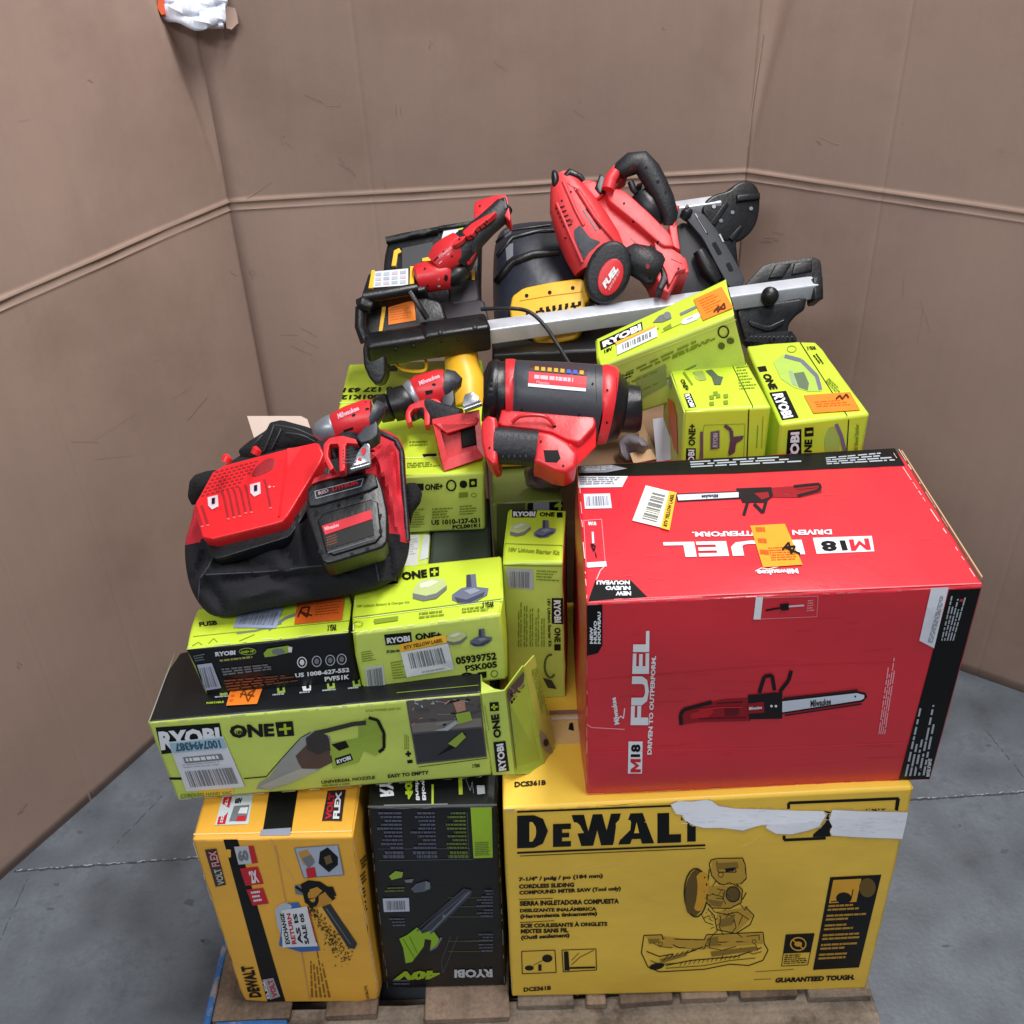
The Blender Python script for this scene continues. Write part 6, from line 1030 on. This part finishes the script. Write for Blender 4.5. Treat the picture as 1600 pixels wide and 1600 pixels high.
p = Print(fplane(620, 500, ty(620)+.025, (0, -.7, .7))); p.poly([(607, 478), (647, 470), (650, 501), (607, 508)], m_o, 3); p.lines([(610, 504), (647, 498), (645, 476), (610, 481)], 6, m_o2, 4, .3, .3); p.build('orange_sticker', st_)
p = Print(f1); p.L = .001; p.poly([(688, 384), (694, 360), (720, 354), (724, 356), (700, 376), (690, 386)], pm((206, 214, 222)), 3); p.poly([(718, 356), (726, 354), (724, 360), (716, 362)], m_g, 4); p.build('white_label', st_)
smoothpart('centre_block', [slab([(676, 480), (690, 470), (756, 466), (764, 496), (762, 506), (680, 516)], fplane(720, 490, ty(720)+.04, (0, -.5, .86)), .05, .006, 1), slab([(700, 440), (745, 434), (750, 470), (704, 476)], fplane(720, 456, ty(720)+.06, (0, -.5, .86)), .05, .006, 1)], mat('dusty_black_plastic', (44, 40, 46), .55, .2), st_)

# ================================================================ yellow and black workshop tool behind the rail
th_ = ty(850)+.06
vc = empty('workshop_blower', atd(850, 530, th_+.1), 'black ribbed machine with a yellow slotted plate, behind the silver rail', 'machine')
hg = pillow([(770, 430), (772, 385), (782, 358), (812, 347), (905, 344), (930, 370), (932, 470), (920, 560), (860, 566), (782, 560), (771, 500)], (850, 450), lambda x, y: th_+.05+(560-y)*.0004, .075, .08, 10, 0, 1, .4, 2)
smoothpart('machine_body', [hg], mat('blue_black_plastic', (34, 38, 50), .4, .15, 25, .1, 100), vc); hh = Hit(hg)
smoothpart('body_rib', [along(hh, [(778, 400), (800, 372), (840, 362), (880, 360)], 4.5, 0, 12), along(hh, [(776, 440), (800, 410), (832, 398), (872, 394)], 7, .002, 12), along(hh, [(776, 378), (796, 360), (860, 352)], 2.5, .002, 10)], m_blk, vc)
p = Print(hh); p.poly([(790, 384), (802, 380), (802, 400), (792, 408)], m_grey, 1, 9); p.poly([(788, 362), (800, 354), (799, 366), (789, 372)], pm((90, 92, 100)), 1, 9); p.build('small_label', vc)
yf = fplane(860, 490, depth(hh.at([(850, 470)])[0])-.022, (-.1, -.75, .65))
yg = slab([(796, 482), (800, 462), (818, 449), (862, 440), (906, 434), (916, 440), (921, 468), (914, 474), (916, 500), (900, 528), (866, 536), (838, 538), (824, 520), (798, 500)], yf, .03, .006, 1); smoothpart('yellow_plate', [yg], m_yelp, vc)
p = Print(yf)
for x, y in ((823, 462), (859, 457), (895, 450)): p.ell(x, y, 3, 3, m_dot, 1)
for i in range(7): p.poly([(843+i*10, 488-i*1.6), (848+i*10, 487-i*1.6), (848+i*10, 480-i*1.6), (843+i*10, 481-i*1.6)], m_dot, 1)
p.path([(812, 470), (860, 462), (910, 456)], 1.2, pm((190, 140, 10)), 1); p.text('DEWALT', [(820, 500), (905, 488), (905, 476), (822, 488)], m_dot, 1, .03); p.build('plate_slots', vc)
smoothpart('lower_housing', [pillow([(770, 540), (900, 535), (975, 545), (980, 590), (930, 600), (790, 590), (768, 570)], (870, 566), lambda x, y: th_+.02, .05, .06, 6, 0, 1, .5, 1)], m_blk, vc)
yp = empty('yellow_duct', atd(724, 620, ty(724)+.03), 'bright yellow plastic duct standing under the black sleeve, behind the drill', 'duct')
smoothpart('duct_body', [sweep([(720, 545, ty(720)+.045, 26), (722, 575, ty(720)+.03, 27), (730, 605, ty(720)+.01, 30), (732, 640, ty(720)-.01, 26)], 24)], m_yelp, yp)
tq = D_(796, 735, 1.02)
yb = empty('yellow_case', atd(796, 740, tq), 'small piece of a yellow plastic case showing under the round tool', 'case')
part('case_edge', [box(-.036, .035, 1.62, 1.70, .99, 1.035, .004)], m_yelp, yb, 40)

# cord
k0 = [(752, 483, ty(760)-.02), (800, 482, ty(800)-.05), (828, 488, ty(828)-.05), (852, 510, ty(850)-.06), (872, 540, ty(870)-.07), (893, 574, ty(880)-.10), (905, 590, ty(890)-.1)]
cdo = part('power_cord', [cable(k0, 3.2, 10, 6)], m_blk2, None, 60); tag(cdo, 'thin black power cord bent over the silver rail', 'cord')  # the power cord, no separate extension lead

# ================================================================ red multi-tool with angled head
tm = ty(700)+.02
mt = empty('multi_tool', atd(690, 440, tm+.03), 'red and black oscillating tool lying on the black frame at the upper left', 'power tool')
g1 = sweep([(650, 436, tm, 17), (653, 435, tm, 22), (672, 432, tm, 24), (700, 428, tm, 24), (706, 427, tm, 20)], 26); smoothpart('head', [g1], m_redp, mt)
smoothpart('tool_clamp', [sweep([(700, 436, tm-.004, 14), (712, 430, tm-.006, 18), (724, 424, tm-.004, 14), (728, 420, tm, 8)], 18)], m_blk, mt)
g2 = sweep([(682, 415, tm-.012, 20), (695, 402, tm-.014, 26), (710, 390, tm-.016, 25), (722, 378, tm-.016, 20)], 24, .8); smoothpart('neck_shell', [g2], m_redp, mt)
smoothpart('grip', [sweep([(712, 408, tm-.012, 17), (724, 388, tm-.014, 22), (742, 368, tm-.014, 20), (760, 352, tm-.012, 18), (778, 336, tm-.008, 18), (788, 322, tm-.004, 15)], 22, .9, True, 2.6), sweep([(728, 420, tm, 9), (734, 400, tm-.006, 12), (742, 386, tm-.01, 10)], 14)], m_blk2, mt)
smoothpart('red_inlay', [slab([(708, 378), (718, 370), (728, 368), (722, 376), (712, 382), (706, 384)], fplane(716, 376, tm-.050, (-.2, -.5, .8)), .01, .003, 1), slab([(722, 362), (738, 348), (764, 334), (776, 330), (764, 342), (744, 356), (738, 366), (728, 370)], fplane(744, 354, tm-.048, (-.2, -.5, .8)), .012, .003, 1), cable([(730, 392, tm-.024), (732, 412, tm-.018), (740, 398, tm-.022), (746, 382, tm-.022)], 3)], m_redp, mt)
smoothpart('battery_mount', [slab([(740, 330), (742, 314), (776, 304), (792, 304), (798, 340), (796, 346), (782, 330), (762, 334), (742, 346)], fplane(770, 325, tm-.016, (-.1, -.6, .8)), .035, .005, 1)], m_redp, mt)
smoothpart('mount_top', [slab([(774, 312), (790, 306), (794, 326), (776, 330)], fplane(784, 318, tm-.02, (-.1, -.6, .8)), .01, .003, 1)], m_blk, mt)
p = Print(Hit(g2, g1)); p.path([(678, 408), (694, 392)], 2.2, m_dot, 1); p.path([(686, 412), (702, 396)], 1.6, m_lamp, 1); p.poly([(684, 436), (687, 434), (688, 448), (684, 448)], m_lgrey, 1); p.ell(697, 434, 3, 5, m_dot, 1); p.build('marking', mt)
p = Print(fplane(740, 392, tm-.046, (-.2, -.5, .8))); p.ell(742, 388, 4, 7, m_dot, 1, .3); p.build('switch', mt)

# ================================================================ red power saw on top of the pile
tp = ty(980)+.03
ps = empty('power_saw', atd(990, 440, tp+.05), 'red cordless saw with a black handle and round disc, highest on the pile', 'power tool')
# lower body with round red disc end
g1 = sweep([(874, 272, tp, 12), (882, 290, tp, 24), (892, 318, tp, 36), (908, 352, tp, 43), (925, 385, tp, 46), (938, 412, tp, 44)], 28, .75, True, 2.6); smoothpart('motor_housing', [g1], m_red2, ps)
smoothpart('end_ring', [slab([(951+36*math.cos(a)-8*math.sin(a), 425+50*math.sin(a)) for a in [k*.2856 for k in range(22)]], fplane(951, 425, tp-.05, (0, -.90, .44)), .06, .009, 0)], m_blk2, ps)
df = fplane(955, 432, tp-.052, (0, -.90, .44)); smoothpart('red_disc', [slab([(954+19.5*math.cos(a)-6*math.sin(a), 433+29*math.sin(a)) for a in [k*.2856 for k in range(22)]], df, .006, .002, 0, .002)], m_redp, ps)
p = Print(df); p.text('FUEL', [(946, 452), (966, 422), (962, 412), (941, 443)], m_w, 7, .05); p.lines([(952, 456), (971, 424), (968, 418), (950, 451)], 1, pm((220, 130, 130)), 7, .8, .1); p.build('disc_lettering', ps)
hp = Hit(g1)
p = Print(hp); p.L = .001; p.poly([(897, 360), (906, 352), (922, 372), (938, 378), (920, 394), (908, 414), (900, 396)], m_gry, 1, 9); p.path([(916, 326), (938, 358)], 2.2, m_dot, 1); p.path([(911, 328), (932, 360)], 2., m_grey, 1); p.ell(878, 314, 1.6, 1.6, m_dot, 1); p.ell(893, 345, 2.6, 2.2, m_dred, 1); p.build('grey_inlay', ps)
smoothpart('depth_lever', [pillow([(861, 268), (866, 264), (874, 272), (876, 288), (868, 300), (862, 290)], (868, 280), lambda x, y: tp-.01, .012, .02, 4, 0), sweep([(884, 276, tp-.01, 6), (890, 270, tp-.01, 7), (906, 276, tp-.01, 5), (912, 282, tp-.01, 4)], 10)], m_blk, ps)
smoothpart('housing_ridge', [along(hp, [(880, 284), (900, 330), (912, 352)], 3, 0, 10), along(hp, [(902, 296), (930, 340), (962, 378)], 3.5, .002, 10), along(hp, [(870, 318), (888, 360), (910, 410)], 3, .001, 10)], m_red2, ps)
bp = fplane(1000, 370, tp-.01, (.05, -.62, .78))
g2 = slab([(896, 284), (920, 280), (944, 286), (974, 300), (1012, 332), (1042, 364), (1056, 388), (1058, 396), (1072, 402), (1078, 426), (1062, 428), (1054, 442), (1046, 459), (1034, 452), (1020, 420), (1004, 400), (976, 396), (950, 372), (920, 330)], bp, .08, .018, 1, 0, 4); smoothpart('gear_housing', [g2], m_red2, ps)
smoothpart('housing_step', [slab([(944, 300), (972, 302), (1010, 336), (1046, 372), (1052, 392), (1034, 392), (1000, 362), (950, 322)], bp, .02, .008, 1, .016), slab([(1020, 376), (1042, 388), (1066, 404), (1072, 424), (1056, 428), (1044, 452), (1040, 430), (1024, 400)], bp, .02, .005, 1, .010), slab([(906, 290), (930, 286), (944, 308), (930, 318), (912, 306)], bp, .016, .006, 1, .012)], m_red2, ps)
smoothpart('side_step', [slab([(928, 300), (936, 278), (946, 283), (944, 306), (936, 310)], bp, .02, .004, 0, .016)], m_blk, ps)
p = Print(Hit(g2)); p.ell(999, 342, 3, 3.4, m_dred, 12); p.ell(961, 314, 2, 3, m_dred, 12); p.ell(1057, 415, 2, 1.6, m_dred, 12); p.build('screw_hole', ps)
smoothpart('switch_hole', [slab([(1008, 394), (1016, 387), (1024, 396), (1018, 408), (1008, 406)], bp, .004, .001, 0, .014)], m_dot, ps)
smoothpart('rear_handle', [sweep([(966, 270, tp-.005, 10), (970, 266, tp-.005, 14), (986, 256, tp-.006, 18), (1002, 254, tp-.006, 19), (1014, 268, tp-.006, 19), (1026, 288, tp-.006, 17.5), (1038, 312, tp-.006, 16), (1047, 336, tp-.004, 13), (1046, 352, tp, 10)], 22, .85)], m_blk2, ps)
smoothpart('handle_root', [sweep([(950, 296, tp-.01, 10), (954, 280, tp-.008, 10), (962, 268, tp-.006, 9)], 16), slab([(944, 290), (958, 262), (966, 274), (980, 282), (968, 290), (960, 300), (948, 298)], bp, .03, .005, 1, .014), cable([(1058, 322, tp-.004), (1054, 340, tp-.004), (1052, 362, tp-.006)], 4), slab([(1044, 356), (1054, 334), (1058, 370), (1062, 394), (1050, 388)], bp, .02, .004, 1, .008)], m_red2, ps)
smoothpart('trigger', [sweep([(985, 284, tp, 5), (990, 296, tp, 6), (994, 302, tp, 4)], 10)], m_blk, ps)
smoothpart('motor_cover', [sweep([(1002, 306, tp+.025, 22), (1012, 322, tp+.02, 26), (1022, 336, tp+.02, 24), (1030, 350, tp+.02, 16)], 22), sweep([(992, 300, tp+.03, 12), (1000, 302, tp+.03, 18)], 22)], m_blk, ps)
smoothpart('front_grip', [sweep([(972, 404, tp-.02, 14), (986, 404, tp-.02, 24), (1004, 410, tp-.02, 27), (1022, 420, tp-.02, 27), (1030, 424, tp-.02, 22)], 22, .9), slab([(1022, 400), (1028, 394), (1046, 418), (1046, 436), (1034, 456), (1026, 452), (1034, 430)], bp, .03, .004, 1, .006)], m_blk2, ps)
p = Print(Hit(sweep([(972, 404, tp-.02, 14), (986, 404, tp-.02, 24), (1004, 410, tp-.02, 27), (1022, 420, tp-.02, 27), (1030, 424, tp-.02, 22)], 22, .9))); p.ell(1012, 416, 3, 4, m_dred, 1); p.build('switch_dot', ps)
p = Print(Hit(sweep([(966, 270, tp-.005, 10), (970, 266, tp-.005, 14), (986, 256, tp-.006, 18), (1002, 254, tp-.006, 19), (1014, 268, tp-.006, 19), (1026, 288, tp-.006, 17.5), (1038, 312, tp-.006, 16)], 22, .85))); p.ell(1028, 284, 2.6, 2.6, m_dot, 1); p.text('M18', [(984, 268), (998, 258), (995, 254), (982, 263)], pm((90, 40, 44)), 1); p.build('marking', ps)

# black saw shoe and guard to the right of the red saw
tk = tp+.07
sg = empty('saw_guide', atd(1110, 450, tk+.04), 'black slotted saw shoe and guard leaning between the red saw and the silver rail', 'saw shoe')
kf = fplane(1110, 400, tk, (.1, -.8, .6))
smoothpart('guard_shell', [slab([(1054, 356), (1066, 346), (1090, 350), (1112, 380), (1140, 440), (1130, 462), (1060, 466), (1050, 440), (1062, 420)], kf, .05, .008, 1)], mat('dark_shell', (38, 38, 44), .5, .2), sg)
smoothpart('shoe_plate', [slab([(1068, 330), (1074, 318), (1080, 326), (1100, 334), (1118, 356), (1142, 394), (1164, 436), (1160, 448), (1140, 450), (1118, 410), (1098, 372), (1074, 344)], fplane(1110, 385, tk-.02, (.1, -.8, .6)), .012, .003, 1)], mat('shoe_grey', (50, 52, 58), .45, .15), sg)
p = Print(fplane(1110, 385, tk-.0205, (.1, -.8, .6))); p.L = .001; p.path([(1086, 334), (1104, 364)], 1.6, m_lgrey, 1); p.path([(1090, 340), (1106, 366)], 1., m_dot, 1); p.poly([(1112, 380), (1118, 378), (1128, 396), (1122, 398)], m_dot, 1); p.path([(1124, 366), (1130, 378)], 2.4, m_lgrey, 1); p.poly([(1134, 412), (1140, 410), (1146, 422), (1140, 424)], m_dot, 1); p.build('slot', sg)
smoothpart('guard_knob', [sweep([(1066, 342, tk-.02, 6), (1072, 334, tk-.022, 9), (1078, 328, tk-.02, 6)], 12), sweep([(1092, 392, tk-.02, 10), (1106, 420, tk-.02, 14), (1120, 440, tk-.02, 9)], 14)], m_blk, sg)

# dark mesh strap lump behind the green cartons
cl = empty('webbing_bundle', atd(1205, 545, ty(1205)-.02), 'small bundle of grey and black webbing under the right end of the stand', 'webbing')
r_ = random.Random(9)
smoothpart('webbing', [pillow([(1160, 534), (1176, 522), (1236, 516), (1246, 530), (1240, 556), (1180, 560)], (1204, 536), lambda x, y: ty(1200)+.0, .03, .04, 6, .008, 4, .5, 1, 150)], m_web, cl)
smoothpart('webbing_strand', [cable([(x, 534, ty(1200)-.026), (x+4, 526, ty(1200)-.03), (x+9, 533, ty(1200)-.026)], 1.6) for x in range(1170, 1234, 7)], m_gry, cl)

# crumpled things in the gaps
m_film = mat('purple_grey_film', (104, 88, 102), .3, .35, 90, .6, 60)
fb = empty('plastic_bag', atd(858, 745, D_(858, 745, 1.0)), 'crumpled purple grey plastic bag in the gap under the round tool', 'plastic bag')
smoothpart('bag_film', [pillow([(818, 735), (830, 722), (868, 722), (898, 728), (896, 752), (884, 762), (840, 764), (822, 760)], (858, 744), lambda x, y: D_(858, 750, 1.01), .035, .03, 8, .016, 8, .5, 1, 110)], m_film, fb)
tpz = D_(1000, 700, 1.0)
pw = empty('crumpled_paper', atd(1000, 705, tpz), 'crumpled white paper and brown scraps in the gap behind the red carton', 'paper')
smoothpart('paper_ball', [pillow([(966, 690), (980, 676), (1004, 682), (1014, 696), (1008, 712), (980, 722), (968, 712)], (990, 698), lambda x, y: tpz, .03, .03, 7, .016, 9, .5, 1, 130)], pm((138, 134, 142), .6), pw)
part('brown_scrap', [slab([(984, 708), (1024, 700), (1030, 716), (990, 724)], fplane(1005, 712, tpz-.03, (0, -.3, .95)), .002, 0, 0), slab([(996, 664), (1004, 660), (1022, 700), (1014, 708), (1000, 690)], fplane(1010, 686, tpz-.01, (.3, -.8, .5)), .002, 0, 0)], m_kraft, pw, 0)
wc = empty('white_card', atd(1040, 715, D_(1036, 690, 1.02)), 'white card standing against the left side of the small square green carton', 'card')
part('card_sheet', [slab([(1020, 655), (1036, 652), (1058, 716), (1026, 722)], fplane(1036, 690, D_(1036, 690, 1.03), (-.3, -.8, .4)), .002, 0, 0)], pm((206, 214, 224)), wc, 0)

# ================================================================ small moulded details
def seam(h, segs, w, m, nm, root, base=0.):
    p = Print(h, base)
    for q in segs:
        for a, b in zip(q[:-1], q[1:]): p.poly([(a[0], a[1]-w/2), (b[0], b[1]-w/2), (b[0]+w*.3, b[1]+w/2), (a[0]+w*.3, a[1]+w/2)], m, 1, 8)
    return p.build(nm, root)
H1 = Hit(*[(np.array([o.matrix_basis @ v.co + o.parent.location for v in o.data.vertices]), [list(f.vertices) for f in o.data.polygons]) for o in ps.children if o.data])
seam(H1, [[(872, 300), (878, 345), (896, 395), (918, 440)], [(886, 286), (908, 300), (930, 332)], [(955, 316), (1000, 352), (1036, 390)], [(985, 372), (1012, 396)], [(1048, 404), (1066, 412)]], 1.3, m_dred, 'seam_line', ps, .0006)
seam(H1, [[(868+i*3, 326+i*7), (882+i*3, 322+i*7)] for i in range(5)], 1.8, m_dot, 'vent_slots', ps, .0006)
p = Print(H1, .0006)
for x, y in ((892, 300), (884, 372), (930, 400), (990, 346), (1028, 378), (1060, 420), (1045, 445), (975, 318), (1040, 300), (1010, 262), (985, 398), (1015, 435)): p.ell(x, y, 1.7, 1.6, m_dot, 1)
p.build('screw_hole', ps)
H2 = Hit(*[(np.array([v.co + o.parent.location for v in o.data.vertices]), [list(f.vertices) for f in o.data.polygons]) for o in bw.children if o.data])
seam(H2, [[(806, 566), (806, 630)], [(930, 574), (932, 628)], [(962, 590), (964, 680)], [(766, 570), (764, 610), (768, 650)], [(778, 566), (776, 612), (779, 660)]], 1.2, m_dot, 'seam_line', bw, .0006)
p = Print(H2, .0006)
for x, y in ((815, 640), (905, 648), (845, 690), (880, 728), (765, 700), (926, 600), (948, 660), (949, 610)): p.ell(x, y, 1.7, 1.7, m_dot, 1)
for i in range(5): p.poly([(760, 592+i*9), (770, 592+i*9), (770, 596+i*9), (760, 596+i*9)], m_dot, 1)
p.text('Milwaukee', [(838, 600), (858, 602), (858, 597), (838, 595)], m_lamp, 2, 0); p.build('screw_hole', bw)
H3 = Hit(*[(np.array([v.co + o.parent.location for v in o.data.vertices]), [list(f.vertices) for f in o.data.polygons]) for o in mt.children if o.data])
p = Print(H3, .0006)
for x, y in ((664, 420), (668, 446), (706, 400), (718, 374), (760, 346), (750, 322), (786, 312), (735, 384)): p.ell(x, y, 1.5, 1.5, m_dot, 1)
p.text('Milwaukee', [(688, 404), (706, 388), (703, 384), (685, 400)], m_lamp, 1, 0)
for i in range(5): p.poly([(728+i*7, 372-i*6), (733+i*7, 376-i*6), (732+i*7, 378-i*6), (727+i*7, 374-i*6)], m_dot, 1)
p.build('screw_hole', mt)
# rubber ribs on the grips
for root, segs in ((dv, [[(536, 704+i*5), (556, 702+i*5)] for i in range(5)]), (bw, [[(784+i*9, 680), (786+i*9, 714)] for i in range(5)])):
    Hh_ = Hit(*[(np.array([v.co + o.parent.location for v in o.data.vertices]), [list(f.vertices) for f in o.data.polygons]) for o in root.children if o.data])
    p = Print(Hh_, .0006)
    for a, b in segs: p.line(a, b, 1.2, m_gry, 1)
    p.build('grip_rib', root)
